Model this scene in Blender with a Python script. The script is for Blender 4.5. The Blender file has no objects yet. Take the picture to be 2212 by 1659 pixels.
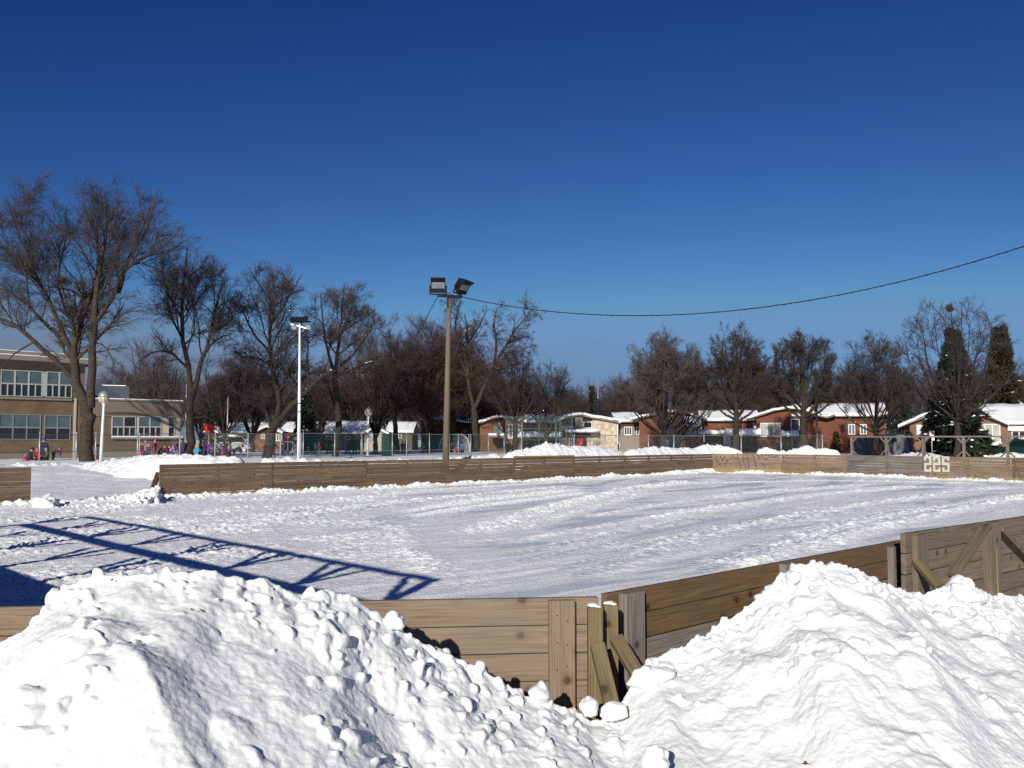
import bpy, bmesh, math, random
import numpy as np
from mathutils import Vector, Matrix
random.seed(7)
SC = bpy.context.scene
COL = SC.collection
R = math.radians
# ------------------------------------------------------------------ camera model used to place things measured in the photograph
F, EYE = 1966.0, 1.89
PITCH = math.atan(120.5 / F)
CP, SP = math.cos(PITCH), math.sin(PITCH)
def ray(x, y):
    dx, dy = (x - 1106) / F, (829.5 - y) / F
    return Vector((dx, CP - dy * SP, SP + dy * CP))
def at(x, y, Y):
    d = ray(x, y); t = Y / d.y
    return Vector((d.x * t, Y, EYE + d.z * t))
def gnd(x, y, z=0.0):
    d = ray(x, y); t = (z - EYE) / d.z
    return Vector((d.x * t, d.y * t, z))
def px(x, Y):                      # ground position below picture column x at distance Y
    return (x - 1106) / F * Y
class Plane:                       # a vertical wall plane: s along it, z up, n outwards (towards the camera)
    def __init__(s, P, d):
        s.P = Vector((P[0], P[1], 0)); s.d = Vector((d[0], d[1], 0)).normalized(); s.n = Vector((s.d.y, -s.d.x, 0))
    def uv(s, x, y):
        r = ray(x, y); O = Vector((0, 0, EYE))
        t = (s.P - O).dot(s.n) / r.dot(s.n); q = O + r * t
        return (q - s.P).dot(s.d), q.z
    def pt(s, a, z, t=0.0):
        return s.P + s.d * a + s.n * t + Vector((0, 0, z))
    def off(s, t):
        q = s.P + s.n * t
        return Plane(q, s.d)
# ------------------------------------------------------------------ noise
_rs = np.random.RandomState(3)
_perm = np.concatenate([_rs.permutation(256)] * 3)
_g = _rs.randn(256, 3); _g /= np.linalg.norm(_g, axis=1)[:, None]
def perlin(x, y, z):
    xi, yi, zi = np.floor(x).astype(int), np.floor(y).astype(int), np.floor(z).astype(int)
    fx, fy, fz = x - xi, y - yi, z - zi
    u, v, w = [f * f * f * (f * (f * 6 - 15) + 10) for f in (fx, fy, fz)]
    xi &= 255; yi &= 255; zi &= 255
    def gr(a, b, c):
        h = _perm[_perm[_perm[xi + a] + yi + b] + zi + c]
        g = _g[h]
        return g[..., 0] * (fx - a) + g[..., 1] * (fy - b) + g[..., 2] * (fz - c)
    def L(a, b, t): return a + (b - a) * t
    return L(L(L(gr(0,0,0), gr(1,0,0), u), L(gr(0,1,0), gr(1,1,0), u), v),
             L(L(gr(0,0,1), gr(1,0,1), u), L(gr(0,1,1), gr(1,1,1), u), v), w) * 1.5
def fbm(x, y, z=0.0, o=4, gain=.5):
    x = np.asarray(x, float); y = np.asarray(y, float); z = np.zeros_like(x) + z
    s, a, f = np.zeros_like(x), 1.0, 1.0
    for i in range(o):
        s += a * perlin(x * f + 17.3 * i, y * f + 5.1 * i, z * f + 9.7 * i); a *= gain; f *= 2.03
    return s
def sstep(a, b, x):
    t = np.clip((x - a) / (b - a), 0, 1); return t * t * (3 - 2 * t)
# ------------------------------------------------------------------ objects
WO = {}
def tag(o, label=None, cat=None, group=None, kind=None):
    if label: o['label'] = label
    if cat: o['category'] = cat
    if group: o['group'] = group
    if kind: o['kind'] = kind
    return o
def thing(name, label, cat, loc=(0, 0, 0), rz=0, group=None):
    o = bpy.data.objects.new(name, None); COL.objects.link(o)
    o.location = loc; o.rotation_euler = (0, 0, rz); o.empty_display_size = .2
    WO[o.name] = Vector(loc)
    return tag(o, label, cat, group)
def link(name, me, parent=None):
    o = bpy.data.objects.new(name, me); COL.objects.link(o)
    if parent: o.parent = parent; WO[o.name] = WO.get(parent.name, Vector())
    return o
def copy_tree(o, parent=None):
    c = o.copy(); COL.objects.link(c)
    if parent: c.parent = parent
    for ch in list(o.children): copy_tree(ch, c)
    return c
def mesh_np(name, V, faces, mat=None, smooth=True, parent=None, attrs=None):
    me = bpy.data.meshes.new(name)
    V = np.asarray(V, np.float32); faces = np.asarray(faces, np.int32)
    k = faces.shape[1]
    me.vertices.add(len(V)); me.vertices.foreach_set('co', V.ravel())
    me.loops.add(faces.size); me.loops.foreach_set('vertex_index', faces.ravel())
    me.polygons.add(len(faces)); me.polygons.foreach_set('loop_start', np.arange(0, faces.size, k, dtype=np.int32))
    me.polygons.foreach_set('use_smooth', np.full(len(faces), smooth))
    me.update(calc_edges=True)
    for n, a in (attrs or {}).items():
        at_ = me.attributes.new(n, 'FLOAT', 'POINT'); at_.data.foreach_set('value', np.asarray(a, np.float32))
    if mat: me.materials.append(mat)
    return link(name, me, parent)
def grid_faces(nx, ny):
    i = np.arange(nx - 1)[None, :] + np.arange(ny - 1)[:, None] * nx
    i = i.ravel()
    return np.stack([i, i + 1, i + nx + 1, i + nx], 1)
class MB:
    """collects shapes and links them as ONE mesh object"""
    def __init__(s): s.v = []; s.f = []; s.g = []; s.m = []; s.mi = 0
    def add(s, vs, fs, gs=None):
        b = len(s.v); s.v += [tuple(v) for v in vs]; s.g += gs or [(v[0], v[2], 0) for v in vs]
        for f in fs: s.f.append(tuple(b + i for i in f)); s.m.append(s.mi)
        return s
    def beam(s, p0, p1, tx, ty, up=(0, 0, 1), taper=1.0, seed=None):
        p0, p1 = Vector(p0), Vector(p1); a = p1 - p0; L = a.length; a.normalize()
        up = Vector(up)
        if abs(a.dot(up)) > .98: up = Vector((1, 0, 0)) if abs(a.x) < .9 else Vector((0, 1, 0))
        sd = a.cross(up).normalized(); u = sd.cross(a)
        sd_, r = (random.random() * 50 if seed is None else seed), []
        vs, gs = [], []
        for e, (p, k) in enumerate(((p0, 1), (p1, taper))):
            for i, j in ((-1, -1), (1, -1), (1, 1), (-1, 1)):
                vs.append(p + sd * (i * tx / 2 * k) + u * (j * ty / 2 * k))
                gs.append((e * L + sd_ * 3.7, i * tx / 2 + j * ty / 2, sd_))
        s.add(vs, [(0, 3, 2, 1), (4, 5, 6, 7), (0, 1, 5, 4), (1, 2, 6, 5), (2, 3, 7, 6), (3, 0, 4, 7)], gs)
        return s
    def box(s, lo, hi):
        (a, b, c), (d, e, f) = lo, hi
        return s.beam(((a + d) / 2, (b + e) / 2, c), ((a + d) / 2, (b + e) / 2, f), abs(e - b), abs(d - a), up=(1, 0, 0)) if False else s.add(
            [(a,b,c),(d,b,c),(d,e,c),(a,e,c),(a,b,f),(d,b,f),(d,e,f),(a,e,f)],
            [(0,3,2,1),(4,5,6,7),(0,1,5,4),(1,2,6,5),(2,3,7,6),(3,0,4,7)])
    def pbox(s, P, a0, a1, z0, z1, t0, t1):      # box on a wall plane, t = distance in front of it
        vs = [P.pt(a, z, t) for z in (z0, z1) for a, t in ((a0, t1), (a1, t1), (a1, t0), (a0, t0))]
        return s.add(vs, [(0,3,2,1),(4,5,6,7),(0,1,5,4),(1,2,6,5),(2,3,7,6),(3,0,4,7)],
                     [(a, z, 0) for z in (z0, z1) for a in (a0, a1, a1, a0)])
    def prism(s, front, back):                    # two matching outlines (front counter-clockwise seen from the front)
        n = len(front)
        fs = [tuple(range(n)), tuple(range(2 * n - 1, n - 1, -1))]
        fs += [(i, n + i, n + (i + 1) % n, (i + 1) % n) for i in range(n)]
        return s.add(list(front) + list(back), fs)
    def tube(s, pts, rad, n=8, cap=True):
        pts = [Vector(p) for p in pts]; K = len(pts)
        if not hasattr(rad, '__len__'): rad = [rad] * K
        vs, fs, gs, L = [], [], [], 0
        ref = None
        for k, p in enumerate(pts):
            t = (pts[min(k + 1, K - 1)] - pts[max(k - 1, 0)]).normalized()
            if ref is None: ref = Vector((1, 0, 0)) if abs(t.x) < .7 else Vector((0, 1, 0))
            a = (ref - t * ref.dot(t)).normalized(); ref = a; b = t.cross(a)
            if k: L += (p - pts[k - 1]).length
            for i in range(n):
                w = 2 * math.pi * i / n
                vs.append(p + (a * math.cos(w) + b * math.sin(w)) * rad[k]); gs.append((L, i / n, 0))
        for k in range(K - 1):
            for i in range(n):
                j = (i + 1) % n
                fs.append((k * n + i, k * n + j, k * n + n + j, k * n + n + i))
        if cap: fs += [tuple(range(n - 1, -1, -1)), tuple(range((K - 1) * n, K * n))]
        return s.add(vs, fs, gs)
    def lathe(s, c, prof, n=14):                  # prof = [(radius, z)] about a vertical axis through c
        c = Vector(c)
        return s.tube([c + Vector((0, 0, z)) for r, z in prof], [max(r, .001) for r, z in prof], n) if True else s
    def blob(s, c, r, sub=1, sq=(1, 1, 1), rough=.15, rng=random):
        bm = bmesh.new(); bmesh.ops.create_icosphere(bm, subdivisions=sub, radius=1)
        c = Vector(c); vs = []
        for v in bm.verts:
            k = r * (1 + rng.uniform(-rough, rough)); vs.append(c + Vector((v.co.x * sq[0] * k, v.co.y * sq[1] * k, v.co.z * sq[2] * k)))
        fs = [tuple(v.index for v in f.verts) for f in bm.faces]; bm.free()
        return s.add(vs, fs)
    def build(s, name, mat, parent=None, smooth=False, bevel=0):
        o0 = WO.get(parent.name, Vector()) if parent else Vector()
        me = bpy.data.meshes.new(name)
        me.from_pydata([(v[0] - o0.x, v[1] - o0.y, v[2] - o0.z) for v in s.v], [], s.f)
        a = me.attributes.new('grain', 'FLOAT_VECTOR', 'POINT')
        a.data.foreach_set('vector', np.asarray(s.g, np.float32).ravel())
        for m in (mat if isinstance(mat, (list, tuple)) else [mat]): me.materials.append(m)
        me.polygons.foreach_set('material_index', s.m)
        me.polygons.foreach_set('use_smooth', [smooth] * len(s.f))
        me.update()
        o = link(name, me, parent)
        if bevel:
            b = o.modifiers.new('edge', 'BEVEL'); b.width = bevel; b.segments = 2; b.limit_method = 'ANGLE'
        return o
def recenter(o):                                  # a thing that is one mesh: put its origin at its base
    me = o.data; n = len(me.vertices); c = np.empty(n * 3, np.float32); me.vertices.foreach_get('co', c); c = c.reshape(-1, 3)
    b = np.array([(c[:, 0].min() + c[:, 0].max()) / 2, (c[:, 1].min() + c[:, 1].max()) / 2, c[:, 2].min()], np.float32)
    me.vertices.foreach_set('co', (c - b).ravel()); me.update(); o.location = [float(q) for q in b]
    return o
# ------------------------------------------------------------------ materials
def newmat(name):
    m = bpy.data.materials.new(name); m.use_nodes = True
    nt = m.node_tree; b = nt.nodes['Principled BSDF']; b.inputs['Specular IOR Level'].default_value = .25
    return m, nt, b
def N(nt, t, **kw):
    n = nt.nodes.new(t)
    for k, v in kw.items():
        if k[:2] == 'i_': n.inputs[k[2:].replace('_', ' ')].default_value = v
        else: setattr(n, k, v)
    return n
def ramp(nt, src, stops):
    r = nt.nodes.new('ShaderNodeValToRGB'); e = r.color_ramp.elements
    while len(e) < len(stops): e.new(.5)
    for k, (p, c) in zip(e, stops): k.position = p; k.color = (*c, 1) if len(c) == 3 else c
    nt.links.new(src, r.inputs[0]); return r
def plain(name, col, rough=.6, metal=0, var=.12, scale=6, spec=.25, bump=0):
    m, nt, b = newmat(name); L = nt.links
    b.inputs['Roughness'].default_value = rough; b.inputs['Metallic'].default_value = metal
    b.inputs['Specular IOR Level'].default_value = spec
    tc = N(nt, 'ShaderNodeTexCoord'); no = N(nt, 'ShaderNodeTexNoise', i_Scale=scale, i_Detail=5.0)
    L.new(tc.outputs['Object'], no.inputs['Vector'])
    r = ramp(nt, no.outputs['Fac'], [(.3, [c * (1 - var) for c in col]), (.7, [min(1, c * (1 + var)) for c in col])])
    L.new(r.outputs[0], b.inputs['Base Color'])
    if bump:
        bp = N(nt, 'ShaderNodeBump', i_Strength=bump, i_Distance=.02); L.new(no.outputs['Fac'], bp.inputs['Height']); L.new(bp.outputs[0], b.inputs['Normal'])
    return m
def wood(name, c0, c1, dark, grainscale=1.0, knots=.5, tint=.25, grey=(.2, .19, .18), rough=.75):
    m, nt, b = newmat(name); L = nt.links; b.inputs['Roughness'].default_value = rough
    a = N(nt, 'ShaderNodeAttribute', attribute_name='grain')
    mp = N(nt, 'ShaderNodeMapping'); mp.inputs['Scale'].default_value = (1.3 * grainscale, 26 * grainscale, 1)
    L.new(a.outputs['Vector'], mp.inputs[0])
    no = N(nt, 'ShaderNodeTexNoise', i_Scale=1.6, i_Detail=7.0, i_Roughness=.62, i_Distortion=.6); L.new(mp.outputs[0], no.inputs['Vector'])
    r = ramp(nt, no.outputs['Fac'], [(.28, c0), (.5, [(p + q) / 2 for p, q in zip(c0, c1)]), (.72, c1)])
    # fine streaks
    mp2 = N(nt, 'ShaderNodeMapping'); mp2.inputs['Scale'].default_value = (2.2 * grainscale, 120 * grainscale, 1); L.new(a.outputs['Vector'], mp2.inputs[0])
    n2 = N(nt, 'ShaderNodeTexNoise', i_Scale=1.5, i_Detail=3.0); L.new(mp2.outputs[0], n2.inputs['Vector'])
    r2 = ramp(nt, n2.outputs['Fac'], [(.36, (.5, .47, .45)), (.5, (1, 1, 1))])
    mx = N(nt, 'ShaderNodeMix', data_type='RGBA', blend_type='MULTIPLY'); mx.inputs[0].default_value = .8
    L.new(r.outputs[0], mx.inputs[6]); L.new(r2.outputs[0], mx.inputs[7])
    # per plank tone
    sx = N(nt, 'ShaderNodeSeparateXYZ'); L.new(a.outputs['Vector'], sx.inputs[0])
    wn = N(nt, 'ShaderNodeTexWhiteNoise', noise_dimensions='1D'); L.new(sx.outputs['Z'], wn.inputs['W'])
    r3 = ramp(nt, wn.outputs['Value'], [(0, (1 - tint,) * 3), (1, (1 + tint * .6,) * 3)])
    mx2 = N(nt, 'ShaderNodeMix', data_type='RGBA', blend_type='MULTIPLY'); mx2.inputs[0].default_value = 1
    L.new(mx.outputs[2], mx2.inputs[6]); L.new(r3.outputs[0], mx2.inputs[7])
    # knots: sparse round spots
    mp3 = N(nt, 'ShaderNodeMapping'); mp3.inputs['Scale'].default_value = (6.5, 7, 1); L.new(a.outputs['Vector'], mp3.inputs[0])
    vo = N(nt, 'ShaderNodeTexVoronoi', i_Scale=1.0, voronoi_dimensions='2D'); L.new(mp3.outputs[0], vo.inputs['Vector'])
    rk = ramp(nt, vo.outputs['Distance'], [(.085, (1, 1, 1)), (.12, (.75, .75, .75)), (.17, (.25, .25, .25)), (.4, (0, 0, 0))])
    sc = N(nt, 'ShaderNodeSeparateColor'); L.new(vo.outputs['Color'], sc.inputs[0])
    th = N(nt, 'ShaderNodeMath', operation='LESS_THAN'); th.inputs[1].default_value = knots; L.new(sc.outputs[0], th.inputs[0])
    mu = N(nt, 'ShaderNodeMath', operation='MULTIPLY'); L.new(th.outputs[0], mu.inputs[0]); L.new(rk.outputs[0], mu.inputs[1])
    mx3 = N(nt, 'ShaderNodeMix', data_type='RGBA'); L.new(mu.outputs[0], mx3.inputs[0]); L.new(mx2.outputs[2], mx3.inputs[6])
    mx3.inputs[7].default_value = (*dark, 1)
    # weather stains
    tc = N(nt, 'ShaderNodeTexCoord'); n4 = N(nt, 'ShaderNodeTexNoise', i_Scale=1.7, i_Detail=4.0); L.new(tc.outputs['Object'], n4.inputs['Vector'])
    r4 = ramp(nt, n4.outputs['Fac'], [(.45, (0, 0, 0)), (.75, (.6, .6, .6))])
    mx4 = N(nt, 'ShaderNodeMix', data_type='RGBA'); L.new(r4.outputs[0], mx4.inputs[0]); L.new(mx3.outputs[2], mx4.inputs[6]); mx4.inputs[7].default_value = (*grey, 1)
    L.new(mx4.outputs[2], b.inputs['Base Color'])
    bp = N(nt, 'ShaderNodeBump', i_Strength=.35, i_Distance=.004); L.new(n2.outputs['Fac'], bp.inputs['Height']); L.new(bp.outputs[0], b.inputs['Normal'])
    return m
def brick(name, c1, c2, mortar, sx=1.0):
    m, nt, b = newmat(name); L = nt.links; b.inputs['Roughness'].default_value = .85
    a = N(nt, 'ShaderNodeAttribute', attribute_name='grain')
    br = N(nt, 'ShaderNodeTexBrick', i_Scale=1.0); br.inputs['Brick Width'].default_value = .24 * sx; br.inputs['Row Height'].default_value = .075 * sx
    br.inputs['Mortar Size'].default_value = .008; br.inputs['Color1'].default_value = (*c1, 1); br.inputs['Color2'].default_value = (*c2, 1); br.inputs['Mortar'].default_value = (*mortar, 1)
    L.new(a.outputs['Vector'], br.inputs['Vector'])
    no = N(nt, 'ShaderNodeTexNoise', i_Scale=.8, i_Detail=6.0); L.new(a.outputs['Vector'], no.inputs['Vector'])
    r = ramp(nt, no.outputs['Fac'], [(.3, (.75, .75, .75)), (.7, (1.12, 1.1, 1.08))])
    mx = N(nt, 'ShaderNodeMix', data_type='RGBA', blend_type='MULTIPLY'); mx.inputs[0].default_value = 1
    L.new(br.outputs[0], mx.inputs[6]); L.new(r.outputs[0], mx.inputs[7]); L.new(mx.outputs[2], b.inputs['Base Color'])
    return m
def snowmat(name, col=(.9, .905, .92), ice=False, bump=.3, scale=60, dist=.01):
    m, nt, b = newmat(name); L = nt.links
    b.inputs['Roughness'].default_value = .6; b.inputs['Specular IOR Level'].default_value = .2
    tc = N(nt, 'ShaderNodeTexCoord')
    no = N(nt, 'ShaderNodeTexNoise', i_Scale=scale, i_Detail=6.0, i_Roughness=.65); L.new(tc.outputs['Object'], no.inputs['Vector'])
    bp = N(nt, 'ShaderNodeBump', i_Strength=bump, i_Distance=dist); L.new(no.outputs['Fac'], bp.inputs['Height']); L.new(bp.outputs[0], b.inputs['Normal'])
    n2 = N(nt, 'ShaderNodeTexNoise', i_Scale=1.2, i_Detail=6.0); L.new(tc.outputs['Object'], n2.inputs['Vector'])
    r = ramp(nt, n2.outputs['Fac'], [(.3, [c * .965 for c in col]), (.65, col)])
    out = r.outputs[0]
    if ice:
        a = N(nt, 'ShaderNodeAttribute', attribute_name='bare')
        mp = N(nt, 'ShaderNodeMapping'); mp.inputs['Rotation'].default_value = (0, 0, R(6)); mp.inputs['Scale'].default_value = (1.5, 13, 1)
        L.new(tc.outputs['Object'], mp.inputs[0])
        n3 = N(nt, 'ShaderNodeTexNoise', i_Scale=2.2, i_Detail=5.0, i_Roughness=.6); L.new(mp.outputs[0], n3.inputs['Vector'])
        ad = N(nt, 'ShaderNodeMath', operation='MULTIPLY_ADD'); L.new(n3.outputs['Fac'], ad.inputs[0]); ad.inputs[1].default_value = 2.2; ad.inputs[2].default_value = -1.12
        a2 = N(nt, 'ShaderNodeMath', operation='ADD', use_clamp=True); L.new(a.outputs['Fac'], a2.inputs[0]); L.new(ad.outputs[0], a2.inputs[1])
        fac = ramp(nt, a2.outputs[0], [(.36, (0, 0, 0)), (.56, (1, 1, 1))])
        mx = N(nt, 'ShaderNodeMix', data_type='RGBA'); L.new(fac.outputs[0], mx.inputs[0]); L.new(r.outputs[0], mx.inputs[6]); mx.inputs[7].default_value = (.70, .735, .775, 1)
        out = mx.outputs[2]
        rr = N(nt, 'ShaderNodeMapRange'); rr.inputs['To Min'].default_value = .65; rr.inputs['To Max'].default_value = .38; L.new(fac.outputs[0], rr.inputs['Value']); L.new(rr.outputs[0], b.inputs['Roughness'])
    L.new(out, b.inputs['Base Color'])
    return m
def meshmat(name, col, cover, pitch=.06, wire=True, trans=0):
    m, nt, b = newmat(name); L = nt.links; b.inputs['Base Color'].default_value = (*col, 1); b.inputs['Roughness'].default_value = .6
    out = nt.nodes['Material Output']; tr = N(nt, 'ShaderNodeBsdfTransparent'); mx = N(nt, 'ShaderNodeMixShader')
    a = N(nt, 'ShaderNodeAttribute', attribute_name='grain'); sx = N(nt, 'ShaderNodeSeparateXYZ'); L.new(a.outputs['Vector'], sx.inputs[0])
    res = None
    for op in ('ADD', 'SUBTRACT'):
        p = N(nt, 'ShaderNodeMath', operation=op); L.new(sx.outputs['X'], p.inputs[0]); L.new(sx.outputs['Y'], p.inputs[1])
        q = N(nt, 'ShaderNodeMath', operation='MULTIPLY'); L.new(p.outputs[0], q.inputs[0]); q.inputs[1].default_value = 1 / pitch
        f = N(nt, 'ShaderNodeMath', operation='FRACT'); L.new(q.outputs[0], f.inputs[0])
        g = N(nt, 'ShaderNodeMath', operation='LESS_THAN'); L.new(f.outputs[0], g.inputs[0]); g.inputs[1].default_value = cover / 2
        if res is None: res = g
        else:
            h = N(nt, 'ShaderNodeMath', operation='MAXIMUM'); L.new(res.outputs[0], h.inputs[0]); L.new(g.outputs[0], h.inputs[1]); res = h
    L.new(res.outputs[0], mx.inputs[0]); L.new(tr.outputs[0], mx.inputs[1]); L.new(b.outputs[0], mx.inputs[2]); L.new(mx.outputs[0], out.inputs[0])
    return m
M = {}
M['snow'] = snowmat('pile_snow', (.755, .762, .755), bump=.5, scale=60, dist=.007)
M['snow2'] = snowmat('field_snow', (.9, .902, .905), bump=.5, scale=7, dist=.06)
M['roofsnow'] = snowmat('roof_snow', (.9, .905, .915), bump=.2, scale=3, dist=.05)
M['ice'] = snowmat('rink_snow', (.94, .94, .94), ice=True, bump=.9, scale=22, dist=.028)
M['pine'] = wood('new_pine', (.185, .13, .085), (.285, .212, .145), (.06, .03, .016), knots=.36, tint=.16, grey=(.21, .165, .12))
M['stain'] = wood('brown_board', (.14, .086, .04), (.235, .15, .072), (.05, .028, .015), knots=.2, tint=.2, grey=(.11, .08, .055))
M['grey'] = wood('weathered_grey', (.15, .128, .112), (.26, .228, .2), (.07, .055, .045), knots=.2, tint=.28, grey=(.16, .125, .1))
M['treated'] = wood('treated_lumber', (.125, .095, .047), (.215, .165, .085), (.05, .033, .017), knots=.25, tint=.15, grey=(.13, .1, .05))
M['far'] = wood('far_board', (.12, .076, .046), (.215, .142, .09), (.05, .032, .02), grainscale=.45, knots=.2, tint=.3, grey=(.135, .098, .07))
M['far2'] = wood('far_board_pale', (.165, .112, .07), (.27, .19, .122), (.07, .05, .04), grainscale=.45, knots=.2, tint=.22, grey=(.18, .15, .125))
M['fargrey'] = wood('far_board_grey', (.13, .108, .088), (.22, .185, .155), (.07, .06, .05), grainscale=.45, knots=.2, tint=.22, grey=(.14, .125, .115))
M['kick'] = wood('kick_plate', (.22, .15, .06), (.36, .26, .11), (.12, .08, .03), grainscale=.5, knots=.1, tint=.2, grey=(.2, .14, .06))
M['pole'] = wood('pole_wood', (.115, .092, .06), (.18, .147, .1), (.08, .06, .04), grainscale=.5, knots=.05, tint=.05, grey=(.13, .11, .08))
M['bark'] = plain('bark', (.046, .034, .024), .9, var=.45, scale=5, bump=.6)
M['barkd'] = plain('dark_bark', (.031, .024, .02), .9, var=.4, scale=5, bump=.5)
M['oldboard'] = wood('old_brown_board', (.13, .098, .07), (.215, .168, .122), (.06, .045, .035), knots=.2, tint=.28, grey=(.15, .125, .1))
M['barko'] = plain('ochre_bark', (.037, .029, .02), .9, var=.4, scale=4, bump=.5)
M['twig'] = plain('twigs', (.057, .044, .04), .9, var=.35, scale=.6)
M['twigd'] = plain('dark_twigs', (.052, .04, .037), .9, var=.35, scale=.6)
M['twigr'] = plain('red_twigs', (.07, .043, .037), .9, var=.35, scale=.6)
M['twigg'] = plain('pale_twigs', (.088, .071, .063), .9, var=.35, scale=.6)
M['needle'] = plain('needles', (.02, .029, .017), .8, var=.5, scale=1.2)
M['needleb'] = plain('brown_needles', (.03, .029, .016), .8, var=.5, scale=1.2)
M['white'] = plain('white_paint', (.78, .78, .76), .45, var=.05)
M['whitem'] = plain('white_steel', (.7, .72, .75), .4, metal=.1, var=.05)
M['galv'] = plain('galvanised', (.33, .36, .37), .45, metal=.5, var=.15, scale=9)
M['steelg'] = plain('grey_steel', (.3, .33, .34), .5, metal=.3, var=.15, scale=9)
M['dgreen'] = plain('green_pipe', (.05, .09, .075), .5, var=.2)
M['black'] = plain('black_metal', (.012, .012, .013), .65, var=.3, spec=.08)
M['cable'] = plain('cable_rubber', (.015, .015, .017), .8, var=.2, spec=.05)
M['glassd'] = plain('dark_glass', (.02, .024, .03), .08, var=.3, spec=.5)
M['glassb'] = plain('blind_glass', (.075, .11, .118), .25, var=.2, scale=1.5, spec=.5)
M['glassc'] = plain('curtain_glass', (.3, .32, .26), .3, var=.2, scale=1.5, spec=.5)
M['lampglass'] = plain('lamp_glass', (.13, .15, .155), .12, var=.35, scale=5, spec=.6)
M['globe'] = plain('lamp_bowl', (.42, .38, .28), .2, var=.2, scale=8, spec=.5)
M['red'] = plain('red_plastic', (.6, .02, .02), .4, var=.06)
M['reddoor'] = plain('red_door', (.45, .02, .025), .5, var=.08)
M['tan'] = brick('tan_brick', (.14, .092, .053), (.18, .121, .068), (.16, .12, .08))
M['tanlow'] = brick('tan_brick_low', (.135, .1, .07), (.165, .122, .085), (.15, .12, .095))
M['stucco'] = plain('grey_stucco', (.17, .142, .115), .9, var=.06, scale=2)
M['concrete'] = plain('concrete', (.2, .175, .14), .9, var=.1, scale=2)
M['redbrick'] = brick('red_brick', (.185, .056, .028), (.14, .043, .023), (.13, .078, .06))
M['orbrick'] = brick('orange_brick', (.19, .082, .038), (.15, .062, .03), (.14, .09, .065))
M['brbrick'] = brick('brown_brick', (.24, .12, .07), (.18, .09, .055), (.2, .14, .1))
M['stone'] = plain('beige_stone', (.44, .36, .27), .9, var=.35, scale=2.2)
M['beige'] = plain('beige_render', (.44, .38, .3), .9, var=.06, scale=1.5)
M['greyw'] = plain('grey_wall', (.22, .195, .165), .9, var=.08)
M['siding'] = plain('dark_siding', (.055, .038, .03), .8, var=.2)  # real siding, and the colour of the painted shade under eaves and porch
M['fascia'] = plain('fascia', (.2, .185, .17), .7, var=.1)
M['dark'] = plain('shade_dark', (.02, .019, .018), .9, var=.2)  # near black painted for shade in carports, porch and shelter; also the flower box
M['blueroof'] = plain('slate_slope', (.05, .06, .085), .6, var=.15)
M['gbox'] = plain('grey_cladding', (.075, .085, .105), .7, var=.06)
M['tarp'] = plain('grey_tarp', (.2, .2, .21), .5, var=.2, scale=2)
M['bluetarp'] = plain('blue_tarp', (.028, .034, .065), .5, var=.2, scale=2)
M['nest'] = plain('nest_leaves', (.05, .035, .025), .9, var=.4, scale=6)
M['leaf'] = plain('dead_leaf', (.13, .06, .03), .8, var=.4, scale=40)
M['wire'] = meshmat('chain_link', (.12, .125, .12), .13, .06)
M['rail'] = plain('dark_rail', (.09, .095, .095), .6, var=.2)
M['framew'] = plain('white_frame', (.36, .37, .365), .5, var=.05)
M['wireg'] = meshmat('green_windscreen', (.022, .065, .052), .36, .07)
M['wires'] = meshmat('green_windscreen_dense', (.02, .09, .06), 1.5, .07)
M['paint'] = plain('numeral_paint', (.5, .49, .42), .8, var=.2, scale=14)
M['scrawl'] = plain('scrawl_paint', (.075, .05, .042), .8, var=.3)
M['skin'] = plain('skin', (.45, .27, .19), .6, var=.05)
M['carwhite'] = plain('car_white', (.3, .31, .32), .3, var=.04, spec=.5)
M['cargreen'] = plain('car_green', (.012, .06, .035), .3, var=.1, spec=.5)
M['tyre'] = plain('tyre', (.02, .02, .02), .8, var=.2)
# ------------------------------------------------------------------ rink outline (metres, camera at the origin, +Y into the picture)
def bd(n):                                     # point n panels along the far long side
    d = 29.2 * (1 + .0984 * n); return Vector(((-758 + 191.2 * n) / (1 + .0984 * n) / F * d, d, 0))
U = (bd(8) - bd(0)).normalized(); Vn = Vector((U.y, -U.x, 0))      # U along the rink, Vn towards the camera
P9, P10, P11, P12 = Vector((14.9, 50.5, 0)), Vector((17.44, 47.5, 0)), Vector((19.9, 44.0, 0)), Vector((22.3, 40.8, 0))
P13 = P12 + Vector((.64, -.768, 0)) * 4.0
P14 = P13 + Vector((.68, -.733, 0)) * 4.0
BT = 1.1                                       # board top above the ice
Q0 = gnd(1292, 1288, BT); C0 = gnd(0, 1310, BT)
C0 = Q0 + (C0 - Q0) * 1.18; Q0.z = C0.z = 0
RA = gnd(1303, 1281, BT); RB = gnd(1946, 1166, BT)
RB2 = gnd(1949, 1151, BT + .1); RC = gnd(2212, 1114, BT + .1)
for q in (RA, RB, RB2, RC): q.z = 0
UR = (RB - RA).normalized()
RD = RC + (RC - RB2).normalized() * 3.0
REND = RB + UR * 30
EDIR = Vector((-.68, .733, 0))
ESTART = C0 + Vector((-.06, .02, 0))
POLY = [bd(-2), bd(0), bd(8), P9, P10, P11, P12, P13, P14, Vector((29.5, 34.2, 0)), REND, RB, RA, Q0, C0, C0 + EDIR * 20, bd(-2) + Vector((-2.2, -2.6, 0))]
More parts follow.
